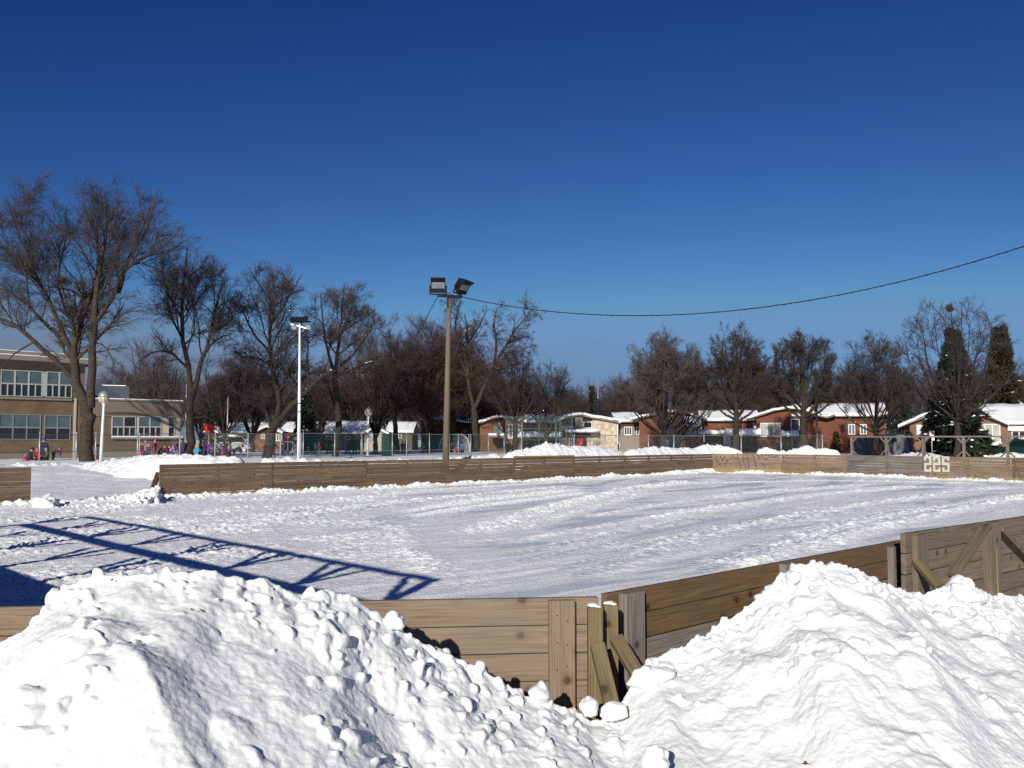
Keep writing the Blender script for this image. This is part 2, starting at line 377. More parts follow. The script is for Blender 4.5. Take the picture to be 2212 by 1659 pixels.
def sdist(X, Y):                               # signed distance to the rink outline, negative inside
    ins = np.zeros(X.shape, bool); dm = np.full(X.shape, 1e9)
    n = len(POLY)
    for i in range(n):
        a, b = POLY[i], POLY[(i + 1) % n]
        ex, ey = b.x - a.x, b.y - a.y
        t = np.clip(((X - a.x) * ex + (Y - a.y) * ey) / (ex * ex + ey * ey), 0, 1)
        dm = np.minimum(dm, np.hypot(X - a.x - t * ex, Y - a.y - t * ey))
        c = (a.y > Y) != (b.y > Y)
        ins ^= c & (X < (b.x - a.x) * (Y - a.y) / (ey if ey else 1e-9) + a.x)
    return np.where(ins, -dm, dm)
def fieldz(X, Y):
    sd = sdist(X, Y)
    return .42 * sstep(0, 26, sd), sd
# ------------------------------------------------------------------ snow field: one sheet to the horizon
def axis(lo, hi, st, far):
    a = list(np.arange(lo, hi + st / 2, st)); k = st
    while a[-1] < far: k *= 1.22; a.append(a[-1] + k)
    k = st
    while a[0] > -far: k *= 1.22; a.insert(0, a[0] - k)
    return np.array(a)
xs, ys = axis(-46, 36, .22, 2500), axis(-2, 74, .22, 2500)
X, Y = np.meshgrid(xs, ys)
Z, sd = fieldz(X, Y)
near = (np.abs(X) < 70) & (Y < 120) & (Y > -20)
rough = np.exp(-((sd - 14) / 9) ** 2) * .5 + .25
Zn = fbm(X * .5, Y * .5, 0, 4) * .05 + np.abs(fbm(X * 1.6, Y * 1.6, 3, 3)) * .13 * rough
Zn = Zn + .05 * np.abs(fbm(X * 2.2, Y * 2.2, 8, 2)) * rough
Z = np.where(near, Z + Zn * sstep(0, 1.5, sd), Z)
Z = np.where(sd < 0, -.5, Z)
Z = np.where((Y < 4) & (sd > 0), np.minimum(Z, .3), Z)
mesh_np('snow_field', np.stack([X.ravel(), Y.ravel(), Z.ravel()], 1), grid_faces(len(xs), len(ys)), M['snow2'])
tag(bpy.data.objects['snow_field'], kind='structure')
# ------------------------------------------------------------------ rink surface: packed snow over ice, ploughed and driven on
us, vs = np.arange(-13, 42, .042), np.arange(-.4, 26.6, .042)
Ug, Vg = np.meshgrid(us, vs)
o = bd(0)
X = o.x + U.x * Ug + Vn.x * Vg; Y = o.y + U.y * Ug + Vn.y * Vg
sd = sdist(X, Y)
Dc = np.hypot(X, Y)
wu = Ug + fbm(Ug * .08, Vg * .08, 1, 2) * 3; wv = Vg + fbm(Ug * .06, Vg * .06, 5, 2) * 2.2 + .012 * (Ug - 8) ** 2 * .25
st = fbm(wu * .11, wv * .8, 2, 4)                       # long sweeps of the plough
st2 = fbm(wu * .45, wv * 3.0, 8, 3)
crumb = fbm(X * 5.5, Y * 5.5, 4, 3)
crumb2 = np.maximum(fbm(X * 9, Y * 9, 9, 2), -.1)
left = sstep(.9, -.35, (X + 3.2 + .10 * (Y - 12)) / 4.0)  # rough trodden half near the gate
bare = sstep(.02, .5, st + .3 * st2 + .06) * (1 - .85 * left)
H = .012 * fbm(X * .6, Y * .6, 0, 3) + .03 * np.maximum(st * -1 - .05, 0) + .016 * st2 * (1 - bare)
streak = fbm(wu * 1.1, wv * 7.5, 12, 3)
clump = sstep(-.1, .35, fbm(X * .5, Y * .5, 6, 3))
H += (1 - bare) * (.007 * crumb + .009 * crumb2 + .009 * streak) * (.3 + .9 * clump) + left * (.02 * crumb + .045 * np.maximum(crumb2, 0)) * (.3 + .9 * clump)
def lane(pts, w, h, rough=.5, tread=0, seed=0, flat=False):
    global H, bare
    P = [gnd(*p) for p in pts]
    # resample smoothly
    ks = np.linspace(0, len(P) - 1, 40); k0 = np.arange(len(P))
    lx, ly = np.interp(ks, k0, [p.x for p in P]), np.interp(ks, k0, [p.y for p in P])
    for _ in range(6): lx[1:-1] = (lx[:-2] + lx[2:] + 2 * lx[1:-1]) / 4; ly[1:-1] = (ly[:-2] + ly[2:] + 2 * ly[1:-1]) / 4
    m = (X > lx.min() - 2 * w) & (X < lx.max() + 2 * w) & (Y > ly.min() - 2 * w) & (Y < ly.max() + 2 * w)
    xx, yy = X[m], Y[m]; best = np.full(xx.shape, 1e9); al = np.zeros(xx.shape); acc = 0
    for i in range(39):
        ex, ey = lx[i + 1] - lx[i], ly[i + 1] - ly[i]; L = math.hypot(ex, ey)
        t = np.clip(((xx - lx[i]) * ex + (yy - ly[i]) * ey) / (L * L), 0, 1)
        d = np.hypot(xx - lx[i] - t * ex, yy - ly[i] - t * ey)
        c = d < best; best[c] = d[c]; al[c] = acc + t[c] * L; acc += L
    e = sstep(0, 1.2, al) * sstep(0, 1.5, acc - al)
    g = np.exp(-(best / w) ** 2) * e
    nn = .5 + rough * (.8 * fbm(xx * 2.1 + seed, yy * 2.1, 1, 2) + .9 * fbm(xx * 7 + seed, yy * 7, 2, 2))
    dh = .78 * h * g * np.clip(nn, .0, 2)
    if tread:
        dh += g * tread * np.sign(np.sin(al * 2 * math.pi / .22)) * (np.abs(np.sin(best * 14)) > .2)
    H[m] += dh
    if flat: bare[m] = np.maximum(bare[m], np.clip(g * 1.3, 0, .8))
    else: bare[m] *= 1 - np.clip(g * 1.6, 0, 1)
for k, l in enumerate([
    ([(1000, 1158), (1080, 1132), (1200, 1098), (1320, 1066), (1480, 1038)], .55, .09),
    ([(1090, 1150), (1200, 1120), (1330, 1082), (1420, 1060)], .35, .06),
    ([(1300, 1200), (1500, 1160), (1700, 1122), (1950, 1078), (2190, 1050)], .5, .07),
    ([(1540, 1240), (1700, 1182), (1860, 1130), (2060, 1095), (2260, 1066)], .5, .09),
    ([(1380, 1128), (1560, 1095), (1800, 1066), (2000, 1050)], .5, .07),
    ([(1180, 1190), (1330, 1150), (1520, 1120)], .4, .05),
    ([(1660, 1170), (1850, 1122), (2030, 1090)], .3, .06),
    ([(850, 1130), (862, 1165), (870, 1190), (905, 1222)], .32, .055),
    ([(905, 1205), (950, 1232), (1010, 1250)], .42, .06),
    ([(800, 1185), (850, 1200), (880, 1205)], .35, .04),
    ([(960, 1185), (1040, 1178), (1110, 1176)], .2, .05),
    ([(460, 1150), (640, 1112), (860, 1084), (1040, 1070), (1250, 1050)], .8, .08),
    ([(700, 1085), (900, 1062), (1100, 1048), (1400, 1030)], .5, .07),
    ([(1300, 1060), (1500, 1044), (1800, 1038), (2150, 1046)], .5, .07),
    ([(1500, 1075), (1750, 1056), (2000, 1052), (2250, 1060)], .4, .05),
    ([(1240, 1262), (1400, 1215), (1600, 1170)], .2, .03),
    ([(0, 1180), (150, 1160), (320, 1135), (520, 1115)], .5, .06),
    ([(1250, 1120), (1480, 1082), (1700, 1058), (1900, 1046)], .28, .06), ([(1120, 1108), (1260, 1078), (1400, 1054), (1560, 1036)], .25, .06),
    ([(1440, 1166), (1640, 1128), (1840, 1092), (2040, 1068)], .25, .06), ([(1720, 1200), (1900, 1140), (2100, 1096), (2300, 1062)], .3, .07),
    ([(1060, 1180), (1240, 1146), (1420, 1118), (1640, 1084)], .22, .05), ([(1260, 1226), (1430, 1188), (1600, 1150)], .2, .045),
]): lane(*l, rough=.8, seed=k * 13)
lane([(870, 1110), (1000, 1085), (1140, 1070), (1260, 1056)], .5, .03, .4, tread=.02)
lane([(880, 1120), (1010, 1095), (1140, 1080), (1280, 1062)], .4, .03, .4, tread=.02)
lane([(860, 1180), (900, 1200), (930, 1235), (960, 1260)], .25, .03, .4, tread=.015)
# wheel ruts of the plough, in pairs
for pts in ([(760, 1130), (960, 1098), (1160, 1074), (1380, 1050)], [(1040, 1210), (1250, 1172), (1480, 1128), (1700, 1086)], [(1440, 1235), (1640, 1178), (1880, 1118), (2120, 1076)], [(1180, 1240), (1330, 1196), (1560, 1142), (1760, 1098)], [(560, 1122), (760, 1092), (1000, 1066), (1240, 1046)], [(1720, 1110), (1900, 1082), (2100, 1062), (2260, 1056)]):
    for dy in (0, 1):
        lane([(x + dy * 26, y + dy * (y - 950) * .055) for x, y in pts], .16, -.012, .2, tread=.009, flat=True)
edge = np.exp(-((np.clip(-sd, 0, 9) - .12) / .30) ** 2)
H += edge * np.clip(.10 + .13 * fbm(X * .7, Y * .7, 11, 3) + .08 * crumb, .0, .3) * sstep(12, 20, Dc)
bare *= 1 - np.clip(edge * 1.3, 0, 1)
H = np.where(sd > .3, -.25, H)
mesh_np('ice_rink', np.stack([X.ravel(), Y.ravel(), H.ravel()], 1), grid_faces(len(us), len(vs)), M['ice'], attrs={'bare': bare.ravel()})
tag(bpy.data.objects['ice_rink'], kind='structure')
del Ug, Vg, wu, wv, st, st2, crumb, crumb2
# ------------------------------------------------------------------ snow heaps
_bm = bmesh.new(); bmesh.ops.create_icosphere(_bm, subdivisions=2, radius=1)
IV = np.array([v.co for v in _bm.verts]); IF = np.array([[v.index for v in f.verts] for f in _bm.faces]); _bm.free()
def chunk_arrays(c, r, rng):
    """many irregular snow lumps at centres c with radii r"""
    n = len(c)
    q = rng.randn(n, 4); q /= np.linalg.norm(q, axis=1)[:, None]
    w, x, y, z = q.T
    Rm = np.stack([1-2*(y*y+z*z), 2*(x*y-z*w), 2*(x*z+y*w), 2*(x*y+z*w), 1-2*(x*x+z*z), 2*(y*z-x*w), 2*(x*z-y*w), 2*(y*z+x*w), 1-2*(x*x+y*y)], 1).reshape(n, 3, 3)
    sc = rng.uniform(.62, 1.25, (n, 1, 3))
    pn_ = rng.randn(n, 9, 3); pn_ /= np.linalg.norm(pn_, axis=2, keepdims=True); pd = rng.uniform(.5, .92, (n, 9))   # broken faces
    dt = np.einsum('vi,npi->nvp', IV, pn_); cut = np.where(dt > .05, pd[:, None, :] / np.maximum(dt, .05), 9).min(2)
    loc = IV[None] * np.minimum(1, cut)[..., None] * sc
    sh = rng.uniform(0, 50, (n, 1, 1))
    nz = fbm((IV[None, :, 0:1] * 1.2 + sh)[..., 0], (IV[None, :, 1:2] * 1.2 + sh)[..., 0], (IV[None, :, 2:3] * 1.2)[..., 0], 2)
    loc = loc * (1.12 + .2 * nz)[..., None]
    v = np.einsum('nij,nkj->nki', Rm, loc) * r[:, None, None] + c[:, None, :]
    f = IF[None] + (np.arange(n) * len(IV))[:, None, None]
    return v.reshape(-1, 3), f.reshape(-1, 3)
def remesh(name, V, Fs, vox, mat, fine=.004, fscale=22, smooth=1):
    me = bpy.data.meshes.new('tmp'); 
    V = np.asarray(V, np.float32); Fs = np.asarray(Fs, np.int32)
    me.vertices.add(len(V)); me.vertices.foreach_set('co', V.ravel()); me.loops.add(Fs.size); me.loops.foreach_set('vertex_index', Fs.ravel())
    me.polygons.add(len(Fs)); me.polygons.foreach_set('loop_start', np.arange(0, Fs.size, 3, dtype=np.int32)); me.update(calc_edges=True)
    o = bpy.data.objects.new('tmp', me); COL.objects.link(o)
    m = o.modifiers.new('v', 'REMESH'); m.mode = 'VOXEL'; m.voxel_size = vox; m.use_smooth_shade = True
    if smooth:
        s = o.modifiers.new('s', 'SMOOTH'); s.iterations = smooth; s.factor = .5
    dg = bpy.context.evaluated_depsgraph_get()
    r = bpy.data.meshes.new_from_object(o.evaluated_get(dg))
    bpy.data.objects.remove(o); bpy.data.meshes.remove(me)
    n = len(r.vertices); co = np.empty(n * 3, np.float32); r.vertices.foreach_get('co', co); co = co.reshape(-1, 3).astype(float)
    no = np.empty(n * 3, np.float32); r.vertex_normals.foreach_get('vector', no); no = no.reshape(-1, 3)
    d = fine * fbm(co[:, 0] * fscale, co[:, 1] * fscale, co[:, 2] * fscale, 3)
    r.vertices.foreach_set('co', (co + no * d[:, None]).astype(np.float32).ravel())
    r.polygons.foreach_set('use_smooth', np.ones(len(r.polygons), bool)); r.update()
    r.name = name; r.materials.clear(); r.materials.append(mat)
    return link(name, r)
CREST = [(-420,1450,3.2,.5),(-200,1425,3.25,.5),(0,1392,3.3,.5),(40,1360,3.3,.5),(95,1312,3.35,.5),(140,1268,3.37,.5),(190,1240,3.4,.48),(300,1234,3.4,.46),(400,1240,3.45,.46),(480,1252,3.5,.46),(540,1268,3.55,.46),(650,1284,3.65,.46),(775,1302,3.75,.46),(830,1340,3.82,.44),(920,1392,3.9,.42),(1000,1430,3.95,.38),(1070,1482,4.0,.33),(1180,1510,4.05,.28),(1240,1532,4.12,.22),
         (1275,1552,4.15,.2),(1330,1545,4.2,.25),(1365,1480,4.3,.3),(1400,1425,4.4,.34),(1460,1408,4.5,.38),(1540,1358,4.6,.42),(1610,1316,4.65,.45),(1660,1268,4.65,.46),(1695,1240,4.7,.47),(1760,1230,4.75,.47),(1870,1234,4.85,.47),(1930,1260,5.0,.46),(2000,1284,5.1,.45),(2060,1276,5.2,.44),(2130,1282,5.4,.42),(2212,1292,5.7,.4),(2400,1300,6.2,.38),(2700,1310,6.8,.36)]
cx = np.array([at(x, y, d).x for x, y, d, s in CREST]); cz = np.array([at(x, y, d).z for x, y, d, s in CREST]); cy = np.array([d for x, y, d, s in CREST]); cs = np.array([s for *_, s in CREST])
def cell(X, Y, s, seed):
    """rounded lumps packed side by side, 0..1"""
    X = X / s + .35 * fbm(X / s * .8, Y / s * .8, seed, 2); Y = Y / s
    xi, yi = np.floor(X).astype(int), np.floor(Y).astype(int); best = np.full(np.shape(X), 9.)
    for a in (-1, 0, 1):
        for b in (-1, 0, 1):
            h = _perm[(_perm[(xi + a + seed) & 255] + yi + b) & 255]; h2 = _perm[h + 77]
            sz = .55 + .6 * (_perm[h + 31] / 255.)
            best = np.minimum(best, np.hypot(X - xi - a - h / 255., Y - yi - b - h2 / 255.) / sz)
    return np.sqrt(np.clip(1 - (best / .85) ** 2, 0, 1))
def moundz(X, Y):
    xc = X + .07 * fbm(X * 1.3, Y * 1.3, 2, 2)
    yc = np.interp(xc, cx, cy); zc = np.interp(xc, cx, cz); sl = np.interp(xc, cx, cs)
    dy = yc - Y
    front = zc - sl * np.maximum(dy, 0) - .03
    back = zc - .95 * np.maximum(-dy, 0)
    z = np.where(dy > 0, front, back)
    z = np.maximum(z, np.where(dy > 0, .38, .48))
    # gullies and ridges running down the front, slumped towards the right on the left heap
    g = X * .8 + (yc - Y) * -.55
    hh = sstep(.35, .9, z)
    z = z + hh * (.06 * fbm(X * 1.8, Y * 1.8, 21, 2)) * sstep(.05, .5, dy)
    z = z + hh * .25 * .13 * cell(X, Y, .15, 5) * sstep(-.1, .35, fbm(X * 1.5, Y * 1.5, 31, 2) + .12) + .15 * .075 * cell(X, Y, .075, 9) * sstep(-.3, .3, fbm(X * 2.3, Y * 2.3, 37, 2))
    rg_ = 1 - 2 * np.abs(fbm(g * 1.15 + .4, (X * .3 + Y) * .45, 1, 2)); z = z + hh * .11 * (rg_ - .5) * sstep(.15, .6, dy) * sstep(.5, -.1, X)
    z = z + hh * (.04 * fbm(g * 2.4, (X * .3 + Y) * .9, 1, 3) + .015 * (1 - 2 * np.abs(fbm(g * 3.0, Y * 1.6 + X, 7, 2))) * sstep(.6, .1, X)) * sstep(-.25, .35, dy)
    z = z + .012 * fbm(X * 6, Y * 6, 3, 2) + .006 * np.abs(fbm(X * 14, Y * 14, 6, 2))
    return z
def outside_near(X, Y):                                # metres outside the near boards (positive = camera side)
    a = (Y - (C0.y + (X - C0.x) * (Q0.y - C0.y) / (Q0.x - C0.x))) * -1
    n = Vector((UR.y, -UR.x, 0)); b = (X - RA.x) * n.x + (Y - RA.y) * n.y
    return np.where(X < Q0.x, a, np.maximum(b, np.where(X < RA.x + .05, a, -9)))
def heap(x0, x1, y0, y1, seed, nchunk, name, rb=.012, rmax=.07, par=1.6):
    rng = np.random.RandomState(seed); st = .014
    gx, gy = np.arange(x0, x1, st), np.arange(y0, y1, st)
    X, Y = np.meshgrid(gx, gy); Z = moundz(X, Y)
    e = np.minimum(np.minimum(X - x0, x1 - X), np.minimum(Y - y0, y1 - Y))
    Z = np.where(outside_near(X, Y) < .055, -.05, Z)
    nx, ny = len(gx), len(gy)
    top = np.stack([X.ravel(), Y.ravel(), Z.ravel()], 1); bot = top.copy(); bot[:, 2] = -.3
    q = grid_faces(nx, ny); tri = np.concatenate([q[:, [0, 1, 2]], q[:, [0, 2, 3]]])
    trb = tri[:, ::-1] + nx * ny
    rim = np.concatenate([np.arange(nx), np.arange(1, ny) * nx + nx - 1, (ny - 1) * nx + np.arange(nx - 2, -1, -1), np.arange(ny - 2, 0, -1) * nx])
    r2 = np.roll(rim, -1); side = np.concatenate([np.stack([rim, rim + nx * ny, r2], 1), np.stack([r2, rim + nx * ny, r2 + nx * ny], 1)])
    V = [top, bot]; Fs = [tri, trb, side]; base = 2 * nx * ny
    n = nchunk
    r = rb * (rng.pareto(par, n) + 1); r = np.where(r > rmax, rng.uniform(rb, rmax, n), r)
    # lumps gather in drifts and along the crest
    c = np.stack([rng.uniform(x0 + .1, x1 - .1, n * 5), rng.uniform(y0 + .1, y1 - .1, n * 5)], 1)
    den = fbm(c[:, 0] * 1.7, c[:, 1] * 1.7, 4, 3); dyc = np.interp(c[:, 0], cx, cy) - c[:, 1]
    pr = sstep(.0, .55, den) * .8 + np.exp(-(dyc / .2) ** 2) * .55 + sstep(0, -.2, dyc) * .8 + sstep(-.9, .1, c[:, 0]) * sstep(.6, .3, c[:, 0]) * .55
    pick = rng.uniform(0, 1.1, n * 5) < pr; c = c[pick][:n]; r = r[:len(c)]; r = np.where(rng.uniform(0, 1, len(r)) < sstep(-.1, .5, den[pick][:n]) + .45, r, np.minimum(r, .024))
    r = np.where(np.abs(np.interp(c[:, 0], cx, cy) - c[:, 1]) < .16, np.minimum(r, .042), r)
    ok = outside_near(c[:, 0], c[:, 1]) > r * 1.15 + .05; c, r = c[ok], r[ok]
    cz_ = moundz(c[:, 0], c[:, 1]) + r * np.where(r > .036, rng.uniform(-.95, -.25, len(r)), rng.uniform(-.7, .25, len(r)))
    v, f = chunk_arrays(np.concatenate([c, cz_[:, None]], 1), r, rng)
    V.append(v); Fs.append(f + base)
    return remesh(name, np.concatenate(V), np.concatenate(Fs), .007, M['snow'], fine=.0034, fscale=38, smooth=1)
h1 = recenter(heap(-2.75, .42, 1.9, 4.62, 11, 3200, 'snow_heap', .0115, .075, 1.5))
tag(h1, 'broad heap of lumpy ploughed snow hiding the left of the pale corner boards', 'snow heap', 'ploughed snow heaps in front of the near boards')
h2 = recenter(heap(.30, 4.6, 2.5, 8.0, 23, 7500, 'snow_heap', .016, .1, 1.35))
tag(h2, 'tall peaked heap of cloddy snow piled against the brown side boards', 'snow heap', 'ploughed snow heaps in front of the near boards')
def loose(x, y, d, r, label, seed, sq=(1, 1, .9)):
    rng = np.random.RandomState(seed); c = at(x, y, d)
    v, f = chunk_arrays(np.array([[0, 0, 0.]]), np.array([r]), rng); vs, fsx = [v * np.array(sq)], [f]
    for k in range(4):
        w = rng.randn(3); w /= np.linalg.norm(w)
        v, f = chunk_arrays(np.array([w * r * .55]), np.array([r * rng.uniform(.4, .65)]), rng); fsx.append(f + sum(len(q) for q in vs)); vs.append(v)
    o = recenter(remesh('snow_clod', np.concatenate(vs) + np.array(c), np.concatenate(fsx), .006, M['snow'], fine=.003))
    return tag(o, label, 'snow clod', 'loose snow clods')
loose(1322, 1535, 4.12, .05, 'low snow clod packed round the foot of the upright green strut', 11, (1.5, 1, .7))
loose(1274, 1528, 4.05, .055, 'upright snow clod at the foot of the green braced posts', 1, (.8, .8, 1.2))
loose(1420, 1648, 3.5, .062, 'smooth rounded snow clod in the dip between the two heaps', 2)
loose(2085, 1282, 5.2, .1, 'large bulging snow clod near the braced grey boards', 4, (1.5, 1, .7))
loose(1402, 1462, 4.32, .085, 'snow clod leaning on the slanted green brace', 5, (1.3, 1, .75))
loose(852, 1345, 3.85, .05, 'snow clod perched on the right flank against the pale planks', 6, (1.2, 1, .8))
loose(945, 1428, 3.98, .06, 'snow clod half in shade below the shadowed pale planks', 7, (1.2, 1, .9))
loose(1170, 1502, 4.05, .055, 'snow clod touching the upright pale batten', 8, (1.2, 1, .9))
loose(1712, 1250, 4.65, .062, 'blocky snow clod beside the half buried grey post', 9, (1.1, 1, .95))
# small brown leaves caught in the snow
for k, (x, y, lab) in enumerate([(437, 1322, 'cluster of brown leaf bits on the upper part of the broad heap'), (695, 1500, 'single brown dead leaf lower down on the broad heap'), (840, 1552, 'tiny brown leaf scrap near the foot of the broad heap'), (245, 1262, 'pale brown leaf scrap on the upper shoulder of the broad heap'), (1740, 1652, 'curled twig and leaf at the foot of the peaked heap')]):
    mb = MB(); d0 = ray(x, y); t = 1.5
    while t < 6:
        q = Vector((0, 0, EYE)) + d0 * t
        if moundz(np.array([q.x]), np.array([q.y]))[0] > q.z: break
        t += .005
    for j in range(3 if k in (0, 4) else 1):
        c = q + Vector((random.uniform(-.04, .04) if j else 0, -.012, .012 + random.uniform(-.01, .01)))
        a = Vector((random.uniform(.4, 1), random.uniform(-.3, .3), random.uniform(-.4, .4))).normalized(); b = Vector((0, -.35, .9)); s = random.uniform(.006, .014)
        mb.add([c - a * s, c + b * s * .5 - a * s * .2, c + a * s, c - b * s * .45, c + Vector((0, -.004, .003))], [(0, 3, 4), (3, 2, 4), (2, 1, 4), (1, 0, 4)])
    tag(recenter(mb.build('dead_leaf', M['leaf'])), lab, 'leaf', 'leaf scraps in the snow')
# ------------------------------------------------------------------ ridges of snow thrown outside the far boards
def ridge(pts, w, label, seed, steep=1.0, lump=.08):
    P = [at(x, y, d) for x, y, d in pts]
    L = [0]
    for a, b in zip(P, P[1:]): L.append(L[-1] + math.hypot(b.x - a.x, b.y - a.y))
    n = int(L[-1] / .09) + 1; m = int(2 * w / .09) + 1
    s = np.linspace(0, L[-1], n)
    px_, py_, pz_ = [np.interp(s, L, [p[i] for p in P]) for i in range(3)]
    tx, ty = np.gradient(px_), np.gradient(py_); l = np.hypot(tx, ty); tx /= l; ty /= l
    k = np.ones(9) / 9
    t = np.linspace(-1, 1, m)
    X = px_[None] - ty[None] * t[:, None] * w; Y = py_[None] + tx[None] * t[:, None] * w
    base, _ = fieldz(X, Y); base = base - .12
    prof = np.clip(1 - np.abs(t) ** 1.35, 0, 1)[:, None]
    ends = sstep(0, .7, s) * sstep(0, .7, L[-1] - s)
    H = base + (pz_[None] - base) * prof * ends[None]
    amp = prof ** .5 * ends[None]
    H = H + amp * (lump * fbm(X * .9 + seed, Y * .9, 1, 3) + .15 * np.abs(fbm(X * 2.4, Y * 2.4, seed, 3)) + .08 * np.abs(fbm(X * 5, Y * 5, seed, 2)) - .13)
    o = mesh_np('snow_bank', np.stack([X.ravel(), Y.ravel(), H.ravel()], 1), grid_faces(n, m), M['snow2'])
    recenter(o); return tag(o, label, 'snow bank', 'snow banks thrown up round the rink')
def bdist(x):                                   # distance of the far boards below picture column x
    u = x - 1106
    n = (u + 758) / (191.2 - .0984 * u) if u < 432 else 8
    d = 29.2 * (1 + .0984 * n)
    if u > 432: d = np.interp(u, [432, 580, 722, 889, 1074, 1300], [52.2, 50.5, 47.5, 44, 40.8, 37.5])
    return float(d)
ridge([(x, y, bdist(x) + 2.6) for x, y in [(1075,984),(1100,973),(1125,968),(1150,962),(1180,954),(1205,957),(1240,960),(1290,962),(1320,966),(1336,973),(1352,983)]], 1.9, 'long snow bank behind the far boards in front of the beige house', 3)
ridge([(x, y, bdist(x) + 2.6) for x, y in [(1338,982),(1352,972),(1375,967),(1405,962),(1450,964),(1490,966),(1512,961),(1550,958),(1575,964),(1600,970),(1625,980)]], 1.9, 'snow bank behind the scrawled boards in front of the twin trunked tree', 9)
ridge([(x, y, bdist(x) + 2.4) for x, y in [(1615,982),(1635,968),(1652,963),(1675,969),(1698,972),(1720,967),(1745,961),(1762,969),(1780,964),(1800,968),(1822,977),(1834,984)]], 1.5, 'humped snow bank ending at the grey boards under the frame', 14)
ridge([(170,1004,52),(235,993,50),(300,984,46),(360,979,42),(430,980,41),(490,982,41),(522,986,41),(550,993,41)], 2.4, 'wide snow bank behind the left end of the far boards', 21, lump=.1)
ridge([(530,994,bdist(545)+2.6)] + [(x, y, bdist(x) + 2.4) for x, y in [(580,987),(620,984),(680,989),(760,990),(860,989),(940,987),(1010,983),(1060,977),(1095,972)]], 1.5, 'low snow bank along the far boards beside the wooden pole', 27, lump=.08)
ridge([(-260,1003,49),(-100,1002,50),(0,1001,51),(80,1002,51),(150,1001,52),(215,1003,52)], 2.0, 'low rough snow bank in front of the big maple trunk', 33, lump=.22)
ridge([(1905,988,58),(1935,981,60),(1965,977,62),(1990,976,64),(2015,979,66),(2035,986,68)], 2.2, 'rounded snow bank by the grey tarp shelter', 37)
ridge([(2120,990,62),(2150,980,62),(2180,975,62),(2230,978,62)], 2.4, 'snow bank below the triple window of the end house', 41)
# clods spilled at the gate by the board end
def spill(x0, x1, y0, y1, z0, n, label, seed, rmax=.24, bias=None):
    rng = np.random.RandomState(seed); c, r = [], []
    for k in range(n):
        f = rng.uniform() ** .8; x = x0 + (x1 - x0) * f; y = rng.uniform(y0, y1); rr = min(rmax, .035 * (rng.pareto(1.4) + 1)) * (.4 + .75 * f)
        p = gnd(x, y, 0 if y > 1040 else .12); c.append((p.x, p.y, rr * .35 + rng.uniform(0, z0) * f)); r.append(rr)
    v, f = chunk_arrays(np.array(c), np.array(r), rng)
    o = recenter(remesh('snow_spill', v, f, .025, M['snow'], fine=.012, fscale=11))
    return tag(o, label, 'snow pile', 'clod piles at the gate opening', 'stuff')
spill(250, 343, 1076, 1090, .34, 260, 'pile of snow clods against the end of the long far boards', 5, .15)
spill(150, 76, 1088, 1097, .12, 110, 'scattered snow clods at the corner of the short board stub', 8, .2)
spill(500, 60, 1004, 1026, .12, 260, 'rough field of clods at the foot of the left snow banks', 17, .2)
spill(85, 260, 1092, 1098, .02, 70, 'line of small snow clods across the gate opening', 12, .07)
CSAG = 2.9
# ------------------------------------------------------------------ rink boards
rng = random.Random(5)
def planks(mb, A, B, z0, z1, h, gap, th=.038, out=None, brk=False, jit=.0):
    A, B = Vector((A[0], A[1], 0)), Vector((B[0], B[1], 0)); L = (B - A).length; d = (B - A).normalized()
    z = z1
    while z - z0 > .03:
        hh = min(h, z - z0); g = gap(); cuts = [0, L]
        if brk and rng.random() < .45: cuts = [0, L * rng.uniform(.35, .65), L]
        for a, b in zip(cuts, cuts[1:]):
            p, q = A + d * (a + .002), A + d * (b - .002); zz = z - hh / 2
            o = (out or Vector()) * rng.uniform(-jit, jit)
            mb.beam(p + o + Vector((0, 0, zz + g * rng.uniform(-.2, .2))), q + o + Vector((0, 0, zz + g * rng.uniform(-.2, .2))), th, hh - g)
        z -= hh
    return mb
def far_panel(root, A, B, mat, kick=.16, cap=False, posts=2, label=None):
    A, B = A.copy(), B.copy(); d = (B - A).normalized(); n = Vector((d.y, -d.x, 0))
    mb = MB(); planks(mb, A + d * .01, B - d * .01, kick, BT, .135, lambda: rng.choice([.003, .003, .004, .004, .005, .006, .012, .018]), brk=True, jit=.006, out=n)
    pn = mb.build('board_panel', mat, root)
    if label: pn['label'] = label
    kb = MB(); kb.beam(A + n * .028 + Vector((0, 0, kick / 2 - .04)), B + n * .028 + Vector((0, 0, kick / 2 - .04)), .03, kick + .06); kb.build('kick_plate', M['kick'], pn)
    if cap: cb = MB(); cb.beam(A - n * .01 + Vector((0, 0, BT + .03)), B - n * .01 + Vector((0, 0, BT + .03)), .13, .06); cb.build('top_rail', M['kick'], pn)
    for t in np.linspace(.02, 1, posts + 1)[:-1]:
        pb = MB(); p = A + (B - A) * float(t) - n * .075; pb.beam(p, p + Vector((0, 0, BT - .02)), .09, .09)
        pb.build('back_post', mat, pn); pb = MB(); pb.beam(p - n * .75 + Vector((0, 0, .1)), p + Vector((0, 0, BT - .25)), .05, .09); pb.build('back_strut', mat, pn)
    return pn
UPZ = Vector((0, 0, 1))
stub = thing('rink_boards', 'short end of weathered boards left of the open gate', 'rink boards', bd(-2), group='far rink boards')
far_panel(stub, bd(-2), bd(-.942), M['far'])
lng = thing('rink_boards', 'long straight run of dark weathered boards behind the wooden floodlight pole', 'rink boards', bd(0), group='far rink boards')
for n in range(8): far_panel(lng, bd(n), bd(n + 1), M['far'], cap=(n == 4))
n_ = Vector((U.y, -U.x, 0))
eb = MB(); eb.beam(bd(0) - n_ * .72 - U * .05, bd(0) - n_ * .05 - U * .05 + UPZ * .85, .09, .045); eb.build('end_brace', M['treated'], lng)
